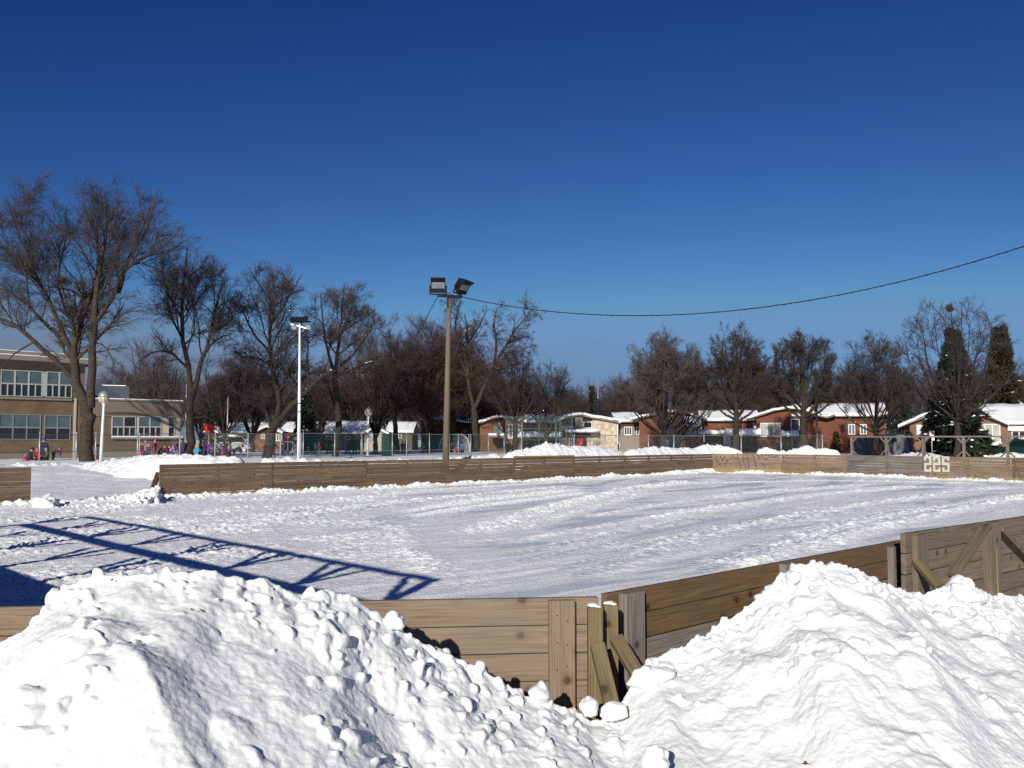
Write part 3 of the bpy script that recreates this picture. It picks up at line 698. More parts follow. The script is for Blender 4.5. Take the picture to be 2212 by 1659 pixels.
cor = thing('rink_boards', 'pale board corner section covered in dark scrawled graffiti', 'rink boards', bd(8), group='far rink boards')
pg = far_panel(cor, bd(8), P9, M['far2'], kick=.3); pl = far_panel(cor, P9, P10, M['far2'], kick=.26)
PG = Plane(bd(8), P9 - bd(8)).off(.03); PH = Plane(P9, P10 - P9).off(.03)
def scrawl(mb, P, pts, w=.035):
    q = [P.uv(x, y) for x, y in pts]
    for (a, z), (b, y) in zip(q, q[1:]): mb.beam(P.pt(a, z, 0), P.pt(b, y, 0), .008, w)
def r7(*zs): return [(1491 + x * .1685, 779.4 + y * .1685) for x, y in zs]
sb = MB()
for st_ in [[(330,1205),(345,1300),(400,1350)],[(380,1215),(420,1285),(440,1210)],[(430,1210),(470,1285),(540,1240)],[(480,1275),(430,1345)],[(540,1205),(560,1260),(620,1250)],[(600,1190),(610,1250),(650,1320),(640,1380)],[(600,1190),(640,1195)],
            [(690,1200),(670,1260),(700,1330),(720,1380)],[(720,1200),(740,1270),(760,1370)],[(660,1255),(760,1250)],[(800,1195),(820,1260),(840,1320),(850,1380)],[(860,1205),(900,1250)],[(880,1215),(870,1270)],[(300,1370),(400,1310)],[(920,1310),(960,1360)]]: scrawl(sb, PG, r7(*st_))
sb.build('graffiti', M['scrawl'], pg); sb = MB()
for st_ in [[(910,1200),(915,1240)],[(925,1200),(935,1240)],[(965,1188),(970,1215)],[(985,1190),(975,1202),(990,1215)],[(1005,1190),(1008,1215)],[(1030,1190),(1040,1215),(1055,1190)],[(1000,1235),(1080,1228)],[(1075,1205),(1090,1245),(1110,1205)],[(1100,1215),(1130,1240)],[(930,1250),(1000,1270)],[(960,1270),(990,1245)]]: scrawl(sb, PG, r7(*st_), .03)
sb.build('graffiti', M['scrawl'], pg)
end = thing('rink_boards', 'weathered end boards carrying large white painted numerals', 'rink boards', P10, group='far rink boards')
far_panel(end, P10, P11, M['fargrey'], kick=.2); pn = far_panel(end, P11, P12, M['far2'], kick=.2); far_panel(end, P12, P13, M['far'], kick=.2); far_panel(end, P13, P14, M['far'], kick=.2)
PN = Plane(P11, P12 - P11).off(.026)
def r8(x, y): return PN.uv(1830 + x * .1728, 779.4 + y * .1728)
def numeral(x0, x1, kind):
    a0, zt = r8(x0, 1193 + (x0 - 960) * .01); a1, zb = r8(x1, 1388 + (x0 - 960) * .01); w = (a1 - a0); t = w * .27; h = zt - zb; mb = MB()
    def R_(u0, u1, v0, v1): mb.pbox(PN, a0 + u0 * w, a0 + u1 * w, zt - v1 * h, zt - v0 * h, 0, .003)
    if kind == 2:   # squared two with turned-in ends
        R_(0, 1, 0, .14); R_(0, .3, .14, .28); R_(.7, 1, .14, .43); R_(0, 1, .43, .57); R_(0, .3, .57, .86); R_(0, 1, .86, 1); R_(.7, 1, .72, .86)
    else:
        R_(0, 1, 0, .14); R_(.7, 1, .14, .28); R_(0, .3, .14, .43); R_(0, 1, .43, .57); R_(.7, 1, .57, .86); R_(0, 1, .86, 1); R_(0, .3, .72, .86)
    mb.build('numeral', M['paint'], pn)
numeral(960, 1055, 2); numeral(1070, 1167, 2); numeral(1185, 1283, 5)
# wooden frame standing on the end boards
fr = thing('post_frame', 'grey timber frame with knee braces standing on the numbered end boards', 'timber frame', P10)
line = [P10 + (P11 - P10) * .05, P11, P12, P13, P14]
def along(L):
    for a, b in zip(line, line[1:]):
        l = (b - a).length
        if L <= l: return a + (b - a) * (L / l), (b - a).normalized()
        L -= l
    return line[-1], (line[-1] - line[-2]).normalized()
TOPZ = 2.02
for k in range(8):
    p, d = along(.02 + k * 1.97); n = Vector((d.y, -d.x, 0)); p = p - n * .08
    w = .10 if k != 2 else .17
    mb = MB(); mb.beam(p + UPZ * .3, p + UPZ * TOPZ, w, .1, up=d); mb.build('post', M['grey'], fr)
    bb = MB()
    for sgn in (-1, 1):
        if k == 0 and sgn < 0: continue
        bb = MB(); bb.beam(p + UPZ * (TOPZ - .33) + n * .02, p + d * sgn * .3 + UPZ * (TOPZ - .03) + n * .02, .045, .085, up=n)
        bb.build('knee_brace', M['grey'], fr)
        bb = MB(); bb.beam(p + UPZ * (BT + .30) + n * .02, p + d * sgn * .3 + UPZ * (BT + .02) + n * .02, .045, .085, up=n); bb.build('foot_brace', M['grey'], fr)
tb = MB(); prev = None
for k in range(8):
    p, d = along(.02 + k * 1.97); n = Vector((d.y, -d.x, 0)); p = p - n * .08 + UPZ * (TOPZ + .02)
    if prev is not None: tb.beam(prev, p, .1, .07)
    prev = p
tb.build('top_rail', M['grey'], fr)
# ------------------------------------------------------------------ near boards
PC = Plane(C0, Q0 - C0)
nc = thing('rink_boards', 'pale new pine corner boards with knots between the two snow heaps', 'rink boards', C0, group='near rink boards')
mb = MB(); LQ = (Q0 - C0).length
planks(mb, C0, Q0, 0, BT, .137, lambda: .004, out=PC.n, jit=.002); mb.build('planks', M['pine'], nc, bevel=.004)
a0, _ = PC.uv(1183, 1400); a1, _ = PC.uv(1239, 1400)
mb = MB(); mb.beam(PC.pt((a0 + a1) / 2, 0, .04), PC.pt((a0 + a1) / 2, BT - .008, .04), .036, a1 - a0, up=PC.d); mb.build('upright_batten', M['pine'], nc, bevel=.004)
nb_ = MB()
for kz in range(4):
    z_ = BT - .06 - kz * .137
    for fa in (.3, .68): z_ += random.uniform(-.03, .03); aa = a0 + (a1 - a0) * fa; nb_.tube([PC.pt(aa, z_, .055), PC.pt(aa, z_, .062)], .003, 6)
nb_.build('nail_heads', M['black'], nc)
for a in (.35, 1.5):
    mb = MB(); mb.beam(PC.pt(a, 0, .04), PC.pt(a, BT - .008, .04), .036, .137, up=PC.d); mb.build('upright_batten', M['pine'], nc, bevel=.004)
PR = Plane(RA, RB - RA); LR = (RB - RA).length
ns = thing('rink_boards', 'brown stained side boards running back from the braced corner posts', 'rink boards', RA, group='near rink boards')
mb = MB(); planks(mb, RA, RB, BT - .137 * 2, BT, .137, lambda: .005, out=PR.n, jit=.002); mb.build('upper_planks', M['stain'], ns, bevel=.004)
mb = MB(); planks(mb, RA, RB, 0, BT - .137 * 2 - .002, .137, lambda: .005, out=PR.n, jit=.002); mb.build('lower_planks', M['grey'], ns, bevel=.004)
def batten(root, P, x0, x1, y, mat, top=BT - .01, t=.045, th=.05, name='upright_batten'):
    a0, _ = P.off(t).uv(x0, y); a1, _ = P.off(t).uv(x1, y)
    b = MB(); b.beam(P.pt((a0 + a1) / 2, 0, t), P.pt((a0 + a1) / 2, top, t), th, a1 - a0, up=P.d); return b.build(name, M[mat], root, bevel=.004)
batten(ns, PR, 1345, 1386, 1350, 'grey'); batten(ns, PR, 1690, 1712, 1230, 'grey'); batten(ns, PR, 1923, 1947, 1200, 'grey', top=BT - .03)
a, _ = PR.uv(1695, 1220); b = MB(); b.beam(PR.pt(a, .85, .06), PR.pt(a - .32, .2, .55), .04, .12, up=PR.n); b.build('slanted_brace', M['stain'], ns, bevel=.004)
PR2 = Plane(RB2, RC - RB2)
n2 = thing('rink_boards', 'taller grey side boards with crossing diagonal braces beyond the peaked heap', 'rink boards', RB2, group='near rink boards')
mb = MB(); planks(mb, RB2, RD, 0, BT + .1, .155, lambda: .006, out=PR2.n, jit=.002, brk=True); mb.build('planks', M['oldboard'], n2, bevel=.004)
batten(n2, PR2, 1975, 2000, 1200, 'oldboard', top=BT + .08); batten(n2, PR2, 2131, 2152, 1200, 'oldboard', top=BT + .1, th=.09)
b = MB(); a, _ = PR2.uv(1972, 1200); b.beam(PR2.pt(a - .02, 0, .03), PR2.pt(a - .02, BT + .09, .03), .06, .02, up=PR2.d); b.build('edge_strip', M['treated'], n2)
b = MB(); a, _ = PR2.uv(2130, 1200); b.beam(PR2.pt(a - .01, 0, .05), PR2.pt(a - .01, BT - .12, .05), .09, .025, up=PR2.d); b.build('edge_strip', M['kick'], n2)
for (xa, ya), (xb, yb) in [((2126, 1133), (2052, 1240)), ((2150, 1142), (2240, 1235))]:
    p, q = PR2.off(.04).uv(xa, ya), PR2.off(.04).uv(xb, yb); b = MB(); b.beam(PR2.pt(p[0], p[1], .04), PR2.pt(q[0], q[1], .04), .04, .13, up=PR2.n); b.build('diagonal_brace', M['oldboard'], n2, bevel=.004)
b = MB(); planks(b, RD, RD + UR * 16, 0, BT, .15, lambda: .006); b.build('planks', M['oldboard'], n2)
# green treated posts with struts at the corner and at the step
def brace_post(x0, x1, ytop, Y, strut, label, foot):
    xc = (x0 + x1) / 2; w = (x1 - x0) / F * Y; T = at(xc, ytop, Y)
    g = thing('brace_post', label, 'brace post', (T.x, T.y, 0), group='treated posts bracing the near boards')
    b = MB(); b.beam((T.x, T.y, -.1), T, w, w * .9, up=(0, 1, 0)); b.build('post', M['treated'], g, bevel=.005)
    (sx0, sy0), (sx1, sy1) = strut; A = at(sx0, sy0, Y - .1); B = at(sx1, sy1, Y - foot); B = B + (B - A).normalized() * .03
    b = MB(); b.beam(B, A, w * .95, .045, up=(A - B).cross(Vector((1, 0, 0)))); b.build('strut', M['treated'], g, bevel=.005)
    s = MB(); s.blob((T.x - w * .1, T.y + .01, T.z + .004), w * .38, 2, (1.05, .9, .42), .22); s.blob((T.x + w * .2, T.y - .01, T.z), w * .27, 2, (1, .9, .5), .2); s.build('snow_cap', M['snow'], g, smooth=True)
brace_post(1269, 1301, 1310, 4.47, ((1290, 1392), (1320, 1518)), 'green treated post with an upright strut beside the pale corner boards', .26)
brace_post(1304, 1334, 1305, 4.6, ((1330, 1378), (1388, 1475)), 'green treated post with a slanting strut beside the grey batten', .26)
brace_post(1951, 1970, 1166, 6.95, ((1978, 1212), (2022, 1262)), 'green treated post with a slanting strut where the boards step up', .3)
# tall frame on the end boards just outside the picture on the left: its shadow falls on the ice
lf = thing('end_frame', 'tall timber frame on the near end boards casting its grid of shadow on the rink', 'timber frame', ESTART)
b = MB(); planks(b, ESTART, ESTART + EDIR * 20, 0, 1.31, .137, lambda: .004); b.build('planks', M['pine'], lf)
en = Vector((-EDIR.y, EDIR.x, 0))
for k in range(8):
    p = ESTART + EDIR * (.05 + k * 1.97) ; b = MB(); b.beam(p, p + UPZ * 3.04, .12, .12, up=EDIR); b.build('post', M['pine'], lf)
    b = MB()
    for zz in (2.1, 2.95):
        b.beam(p + UPZ * (zz - .6), p - EDIR * .5 * (1 if k else -1) + UPZ * zz, .06, .10, up=en)
        if k: b.beam(p + UPZ * (zz - .6), p + EDIR * .5 + UPZ * zz, .06, .10, up=en)
    b.build('knee_brace', M['pine'], lf)
for zz, h in ((2.26, .16), (3.0, .10)):
    b = MB(); b.beam(ESTART + UPZ * zz, ESTART + EDIR * 13.9 + UPZ * zz, .06, h); b.build('cross_rail', M['pine'], lf)
# ------------------------------------------------------------------ wooden floodlight pole with its cables
B3 = bd(2.98) - n_ * .35 + Vector((.27, 0, 0)); B3.z = 0
def floodpole(base, rz, top, label, dx=0, twist=0):
    g = thing('floodlight_pole', label, 'floodlight pole', base, rz, group='wooden floodlight poles')
    WO[g.name] = Vector()
    b = MB(); b.tube([(0, 0, -.2), (dx * .5, 0, top / 2), (dx, 0, top)], [.15, .12, .085], 12); b.build('pole', M['pole'], g, smooth=True)
    b = MB(); b.beam((dx - .48, -.1, top + .04), (dx + .52, -.1, top - .03), .1, .12); b.beam((dx - .05, -.1, top - .5), (dx - .05, -.1, top), .05, .05); b.build('cross_arm', M['black'], g)
    def lamp(cx, tilt, yaw, roll, dark):
        c = Vector((cx, -.1, top + .46)); Mx = Matrix.Translation(c) @ Matrix.Rotation(yaw, 4, 'Z') @ Matrix.Rotation(roll, 4, 'Y') @ Matrix.Rotation(tilt, 4, 'X')
        T = lambda vs: [Mx @ Vector(v) for v in vs]
        h = MB(); W, H, D = .31, .32, .17
        # body: deep at the front, narrower at the back, with a top visor
        fr_ = T([(-W, -D, -H), (W, -D, -H), (W, -D, H), (-W, -D, H)]); bk = T([(-W * .8, D, -H * .6), (W * .8, D, -H * .6), (W * .8, D, H * .75), (-W * .8, D, H * .75)])
        h.prism(fr_, bk)
        for a, z0, z1 in ((0, H * .42, H),): h.prism(T([(-W, -D - .10, z0 + .14), (W, -D - .10, z0 + .14), (W, -D - .10, z1), (-W, -D - .10, z1)]), T([(-W, -D, z0), (W, -D, z0), (W, -D, z1), (-W, -D, z1)]))
        ho = h.build('lamp_housing', M['black'], g)
        gl = MB(); gl.prism(T([(-W * .86, -D - .012, -H * .42), (W * .86, -D - .012, -H * .42), (W * .86, -D - .012, H * .38), (-W * .86, -D - .012, H * .38)]), T([(-W * .86, -D, -H * .42), (W * .86, -D, -H * .42), (W * .86, -D, H * .38), (-W * .86, -D, H * .38)])); gl.build('lamp_glass', M['lampglass'], ho)
        yk = MB(); P_ = T([(-W - .03, 0, 0), (-W - .03, 0, -H - .05), (W + .03, 0, -H - .05), (W + .03, 0, 0)])
        for a, c2 in zip(P_, P_[1:]): yk.beam(a, c2, .025, .05)
        yk.beam((cx, -.1, top), (P_[1] + P_[2]) / 2, .06, .06); yk.build('yoke', M['steelg' if dark else 'black'], ho)
    lamp(dx - .46, R(6), R(4), 0, False); lamp(dx + .55, R(36), R(56), R(0), False)
    w_ = MB()
    for k in range(4):
        a = dx + .1 + k * .09; w_.tube([(a, -.1, top), (a + .03, -.12, top - .16), (a + .12, -.12, top - .17), (a + .17, -.1, top - .02)], .012, 5)
    w_.tube([(dx - .35, -.1, top + .2), (dx, -.12, top + .14), (dx + .25, -.1, top + .02)], .012, 5); w_.tube([(dx + .35, -.1, top + .3), (dx + .3, -.12, top + .12), (dx + .42, -.1, top)], .012, 5)
    w_.build('lamp_wires', M['cable'], g)
    return g
floodpole(B3, 0, 7.9, 'tall brown wooden pole with two black floodlights behind the far boards', dx=.13)
EP = Vector((24, 24, 0)); floodpole(EP, R(140), 11.4, 'second wooden floodlight pole outside the right edge of the picture')
def catenary(a, b, sag, n=40): return [a.lerp(b, t) - UPZ * (4 * sag * t * (1 - t)) for t in np.linspace(0, 1, n)]
A0 = Vector((B3.x + .62, B3.y - .1, 7.88)); E0 = Vector((EP.x, EP.y, 11.5))
b = MB(); b.tube(catenary(A0, E0, CSAG), .016, 6); 
hl = catenary(A0, E0, CSAG, 900); b.tube([p + Vector((0, .016 * math.cos(k * .45), .016 * math.sin(k * .45))) for k, p in enumerate(hl)], .009, 4)
tag(b.build('power_cable', M['cable'], smooth=True), 'black twisted cable sagging from the wooden pole to the upper right', 'cable')
G0 = Vector((B3.x - .35, B3.y - .1, 7.88)); G1 = Vector((B3.x - 4.6, B3.y + 1.2, .3)); b = MB(); b.tube([G0, (G0 + G1) / 2, G1], .014, 5)
tag(b.build('guy_wire', M['cable'], smooth=True), 'thin guy wire slanting down left from the wooden pole top', 'guy wire')
# ------------------------------------------------------------------ tall white sports light mast
Yw = 66.5; T = at(648, 700, Yw); bw = at(645, 989, Yw); g = thing('light_mast', 'tall white steel mast with two tiers of sports lights', 'light mast', (bw.x, bw.y, .35))
b = MB(); b.tube([(bw.x, bw.y, .2), (bw.x, bw.y, 4), (T.x - .02, T.y, T.z)], [.135, .115, .07], 14); b.build('pole', M['whitem'], g, smooth=True)
b = MB(); 
for z in (4.5, 3.9): b.tube([(bw.x, bw.y, z), (bw.x, bw.y, z + .06)], .145, 14)
b.build('strap', M['black'], g)
def mx_(x): return at(x, 700, Yw).x
for zpx, xs_, mat in ((690, (633, 641, 649, 657, 663), 'black'), (707, (638, 669), 'whitem')):
    z = at(648, zpx, Yw).z; b = MB(); b.beam((mx_(629), Yw - .1, z + .12 * (mat != 'black') - .28 * (mat == 'black') + .1), (mx_(673), Yw - .1, z - .18), .1, .1); b.build('cross_arm', M['black' if mat == 'black' else 'whitem'], g)
    for x in xs_:
        c = Vector((mx_(x), Yw - .25, z)); b = MB(); b.tube([c + Vector((0, .25, .12)), c + Vector((0, .1, .06)), c + Vector((0, -.2, -.06))], [.07, .14, .18], 10)
        b.beam(c + Vector((0, .12, -.3)), c + Vector((0, .12, .1)), .04, .04); b.build('flood_lamp', M['black' if mat == 'black' else 'galv'], g, smooth=False)
# ------------------------------------------------------------------ park lamps with domed heads
def park_lamp(x, Y, ytop, ybase, label, lean=0):
    T = at(x, ytop, Y); p = Vector((T.x, Y, at(x, ybase, Y).z - .35)); H = T.z - p.z
    g = thing('park_lamp', label, 'park lamp', p, group='domed park lamps along the path'); WO[g.name] = Vector(); k = H / 4.7
    b = MB(); b.tube([(0, 0, 0), (lean * .5, 0, H * .45), (lean, 0, H - .95 * k)], [.11 * k, .09 * k, .07 * k], 10); b.build('pole', M['whitem'], g, smooth=True)
    z = H - .95 * k; b = MB(); b.tube([(lean, 0, z - .12 * k), (lean, 0, z), (lean, 0, z + .12 * k)], [.08 * k, .1 * k, .1 * k], 10)
    for a in range(4):
        w_ = a * math.pi / 2 + .4; c, s = math.cos(w_), math.sin(w_); b.tube([(lean + .06 * k * c, .06 * k * s, z + .05 * k), (lean + .3 * k * c, .3 * k * s, z + .25 * k), (lean + .33 * k * c, .33 * k * s, z + .52 * k)], .018 * k, 5)
    b.build('cradle', M['whitem'], g)
    b = MB(); b.tube([(lean, 0, z + .1 * k), (lean, 0, z + .2 * k), (lean, 0, z + .36 * k), (lean, 0, z + .5 * k)], [.14 * k, .24 * k, .29 * k, .31 * k], 14); b.build('lamp_bowl', M['globe'], g, smooth=True)
    b = MB(); b.tube([(lean, 0, z + .5 * k), (lean, 0, z + .54 * k), (lean, 0, z + .68 * k), (lean, 0, z + .82 * k), (lean, 0, z + .88 * k), (lean, 0, z + .95 * k)], [.35 * k, .35 * k, .32 * k, .2 * k, .05 * k, .02 * k], 14); b.build('lamp_hood', M['galv'], g, smooth=True)
park_lamp(222, 60, 842, 990, 'domed park lamp beside the big maple trunk in front of the school', .1)
park_lamp(795, 84, 879, 985, 'domed park lamp in front of the green screened fence', .05)
park_lamp(1127, 107, 889, 972, 'domed park lamp farther off by the brown brick house')
# ------------------------------------------------------------------ trees
def tubes(P, Rr, S):
    """P (n,K,3) centre lines, Rr (n,K) radii -> quads of S-sided tubes"""
    n, K, _ = P.shape
    T = np.gradient(P, axis=1); T /= np.linalg.norm(T, axis=2, keepdims=True) + 1e-9
    ref = np.where(np.abs(T[:, :1, 2:3]) < .9, np.array([0, 0, 1.]), np.array([1., 0, 0]))
    A = np.cross(T, ref); A /= np.linalg.norm(A, axis=2, keepdims=True) + 1e-9; B = np.cross(T, A)
    w = np.arange(S) * 2 * math.pi / S
    V = P[:, :, None] + Rr[:, :, None, None] * (A[:, :, None] * np.cos(w)[None, None, :, None] + B[:, :, None] * np.sin(w)[None, None, :, None])
    i, k, s = np.meshgrid(np.arange(n), np.arange(K - 1), np.arange(S), indexing='ij'); s2 = (s + 1) % S
    b = (i * K + k) * S
    Fq = np.stack([b + s, b + s2, b + S + s2, b + S + s], -1).reshape(-1, 4)
    return V.reshape(-1, 3), Fq
def merge(parts):
    V, Fs, b = [], [], 0
    for v, f in parts: V.append(v); Fs.append(f + b); b += len(v)
    return np.concatenate(V), np.concatenate(Fs)
def resample(pts, rad, K=10):
    pts = np.asarray(pts, float); s = np.concatenate([[0], np.cumsum(np.linalg.norm(np.diff(pts, axis=0), axis=1))]); q = np.linspace(0, s[-1], K)
    P = np.stack([np.interp(q, s, pts[:, i]) for i in range(3)], 1)
    for _ in range(2): P[1:-1] = (P[:-2] + P[2:] + 2 * P[1:-1]) / 4
    return P, np.interp(q, s, rad)
def sprout(P, Rr, per, t0, t1, lr, ang, up, wander, K, rng, rr=.55, rmin=.006, lenvar=.35, plane=1.0, taper=.35, pw=1.0, lmin=0):
    n, Kp, _ = P.shape
    seg = np.linalg.norm(np.diff(P, axis=1), axis=2); Lp = seg.sum(1)
    cnt = np.maximum(1, np.round(per * np.clip(Lp / max(np.median(Lp), 1e-6), .4, 1.6) * rng.uniform(.75, 1.25, n))).astype(int)
    idx = np.repeat(np.arange(n), cnt); m = len(idx)
    t = t0 + (t1 - t0) * rng.uniform(0, 1, m) ** pw
    q = t * (Kp - 1); i0 = np.minimum(q.astype(int), Kp - 2); f = (q - i0)[:, None]
    st = P[idx, i0] * (1 - f) + P[idx, i0 + 1] * f; tg = P[idx, i0 + 1] - P[idx, i0]; tg /= np.linalg.norm(tg, axis=1, keepdims=True) + 1e-9
    rd = (Rr[idx, i0] * (1 - f[:, 0]) + Rr[idx, i0 + 1] * f[:, 0])
    v = rng.randn(m, 3); v -= tg * (v * tg).sum(1, keepdims=True); v /= np.linalg.norm(v, axis=1, keepdims=True) + 1e-9
    a = R(1) * (ang + rng.randn(m) * 9)
    d = tg * np.cos(a)[:, None] + v * np.sin(a)[:, None]
    L = np.maximum(Lp[idx] * lr * (1.1 - .55 * t) * (1 + lenvar * rng.uniform(-1, 1, m)), lmin)
    st_ = L / (K - 1); Q = np.empty((m, K, 3)); Q[:, 0] = st
    for k in range(1, K):
        d = d + rng.randn(m, 3) * wander + np.array([0, 0, up]); d /= np.linalg.norm(d, axis=1, keepdims=True)
        Q[:, k] = Q[:, k - 1] + d * st_[:, None]
    r0 = np.maximum(rd * rr, rmin); Rq = r0[:, None] * np.linspace(1, taper, K)[None]; Rq = np.maximum(Rq, rmin * .7)
    return Q, Rq
def finish_tree(name, label, cat, base, limbs, levels, bark, twig, rng, group=None, trunk_sides=9, env=None, snow=0):
    """limbs: list of (points, radii) local to base; levels: dicts for sprout"""
    g = thing(name, label, cat, base, group=group)
    Pl = [resample(p, r, 12) for p, r in limbs]
    P = np.stack([p for p, _ in Pl]); Rr = np.stack([r for _, r in Pl])
    jit = rng.randn(*P.shape) * Rr[:, :, None] * .22; jit[:, 0] = 0; P = P + jit
    tr = [tubes(P, Rr, trunk_sides)]; cr = []
    curP, curR = P[1:] if len(P) > 1 else P, Rr[1:] if len(P) > 1 else Rr
    for k, lv in enumerate(levels):
        lv = dict(lv); part = lv.pop('part', 'c'); S = lv.pop('S', 3)
        Q, Rq = sprout(curP, curR, rng=rng, **lv)
        keep = Q[:, :, 2].min(1) > .4
        if env is not None:
            ex, ez, rx, rz = env; e = Q[:, -1] - np.array([ex, 0, ez]); az_ = np.arctan2(e[:, 1], e[:, 0])
            w = 1 + .16 * np.sin(az_ * 3 + e[:, 2] * .9 + base[0]) * np.cos(e[:, 2] * 1.3 + az_) + rng.uniform(-.1, .08, len(Q))
            keep &= np.sqrt((e[:, 0] / rx) ** 2 + (e[:, 1] / rx) ** 2 + (e[:, 2] / rz) ** 2) < w
        Q, Rq = Q[keep], Rq[keep]
        (tr if part == 't' else cr).append(tubes(Q, Rq, S)); curP, curR = Q, Rq
    v, f = merge(tr); mesh_np('trunk', v, f, bark, True, g)
    v, f = merge(cr); mesh_np('crown', v, f, twig, True, g)
    if snow:                                      # snow caught on the upper sides of the limbs and in the forks
        mb = MB(); WO[g.name] = Vector(); rr = random.Random(snow)
        for _ in range(snow * 4):
            i, k = rr.randrange(len(P)), rr.randrange(1, 9); a, b = Vector(P[i, k]), Vector(P[i, k + 1]); d = (b - a).normalized()
            if abs(d.z) > .8 and rr.random() < .8: continue
            r = Rr[i, k] * .8; c = a.lerp(b, rr.random()) + Vector((0, -.02, r * .9)); L = rr.uniform(.15, .5) * (1 - abs(d.z))
            mb.tube([c - d * L, c, c + d * L], [r * .15, r * .55, r * .15], 6)
        tag(mb.build('limb_snow', M['roofsnow'], g, True), kind='stuff')
    return g
def spread_tree(x, Y, ytop, wpx, label, seed, ybase=None, forks=6, fork=.28, r0=.28, lean=0, dens=1.0, ang=32, up=.06, style='round', bark='barkd', twig='twigd', name='bare_tree', cat='tree', group='bare trees round the park', twin=0, wander=.13, base=None, rtwig=.009):
    rng = np.random.RandomState(seed); zb = .25
    b = Vector((px(x, Y), Y, zb)) if base is None else base
    H = (at(x, ytop, Y).z - zb) * .93; W = wpx / F * Y / 2
    limbs = []
    hf = H * fork
    top = hf + (H - hf) * .55
    lim0 = [(0, 0, -.3), (lean * .3 * hf, 0, hf * .5), (lean * hf, 0, hf), (lean * hf * 1.2 + rng.randn() * .2, rng.randn() * .2, hf + (top - hf) * .5), (lean * hf * 1.3 + rng.randn() * .3, rng.randn() * .3, top), (lean * hf * 1.3 + rng.randn() * .4, rng.randn() * .4, H * .93)]
    limbs.append((lim0, [r0 * 1.25, r0, r0 * .85, r0 * .5, r0 * .3, r0 * .06]))
    for k in range(forks):
        az = 2 * math.pi * (k + rng.uniform(-.3, .3)) / forks; t = rng.uniform(0, 1)
        z0 = hf * (.85 + .5 * t) if style != 'vase' else hf * (.9 + .12 * t); 
        sx, cy_ = math.cos(az), math.sin(az)
        rad = W * (.95 - .25 * t) * rng.uniform(.75, 1.05)
        if style == 'vase': mid = .45; zt = H * rng.uniform(.8, .98)
        elif style == 'upright': mid = .5; zt = H * rng.uniform(.75, .95); rad *= .75
        else: mid = .55; zt = hf + (H - hf) * rng.uniform(.35, .85)
        c = np.array([lean * z0, 0, z0]); e = np.array([sx * rad + lean * hf, cy_ * rad, zt])
        m1 = c + (e - c) * .33 + np.array([sx * rad * .12, cy_ * rad * .12, -(zt - z0) * .06]); m2 = c + (e - c) * .68 + np.array([sx * rad * .10, cy_ * rad * .1, -(zt - z0) * .02])
        rb = r0 * rng.uniform(.42, .62)
        limbs.append(([c, m1 + rng.randn(3) * .12 * W * .4, m2 + rng.randn(3) * .15 * W * .4, e], [rb, rb * .72, rb * .42, rb * .1]))
    limbs.insert(1, (lim0[2:], [r0 * .8, r0 * .5, r0 * .3, r0 * .06]))
    lv = [dict(per=9 * dens, t0=.15, t1=1, lr=.46, ang=ang + 6, up=up, wander=wander, K=7, rr=.5, rmin=.022, part='t', S=5),
          dict(per=8 * dens, t0=.12, t1=1, lr=.50, ang=ang, up=up, wander=wander * 1.1, K=5, rr=.5, rmin=.014),
          dict(per=6 * dens, t0=.1, t1=1, lr=.56, ang=ang, up=up * .8, wander=wander * 1.2, K=4, rr=.6, rmin=rtwig),
          dict(per=3.2 * dens, t0=.15, t1=1, lr=.6, ang=ang - 2, up=up * .5, wander=wander * 1.2, K=3, rr=.7, rmin=rtwig * .8, lmin=.12)]
    return finish_tree(name, label, cat, b, limbs, lv, M[bark], M[twig], rng, group)
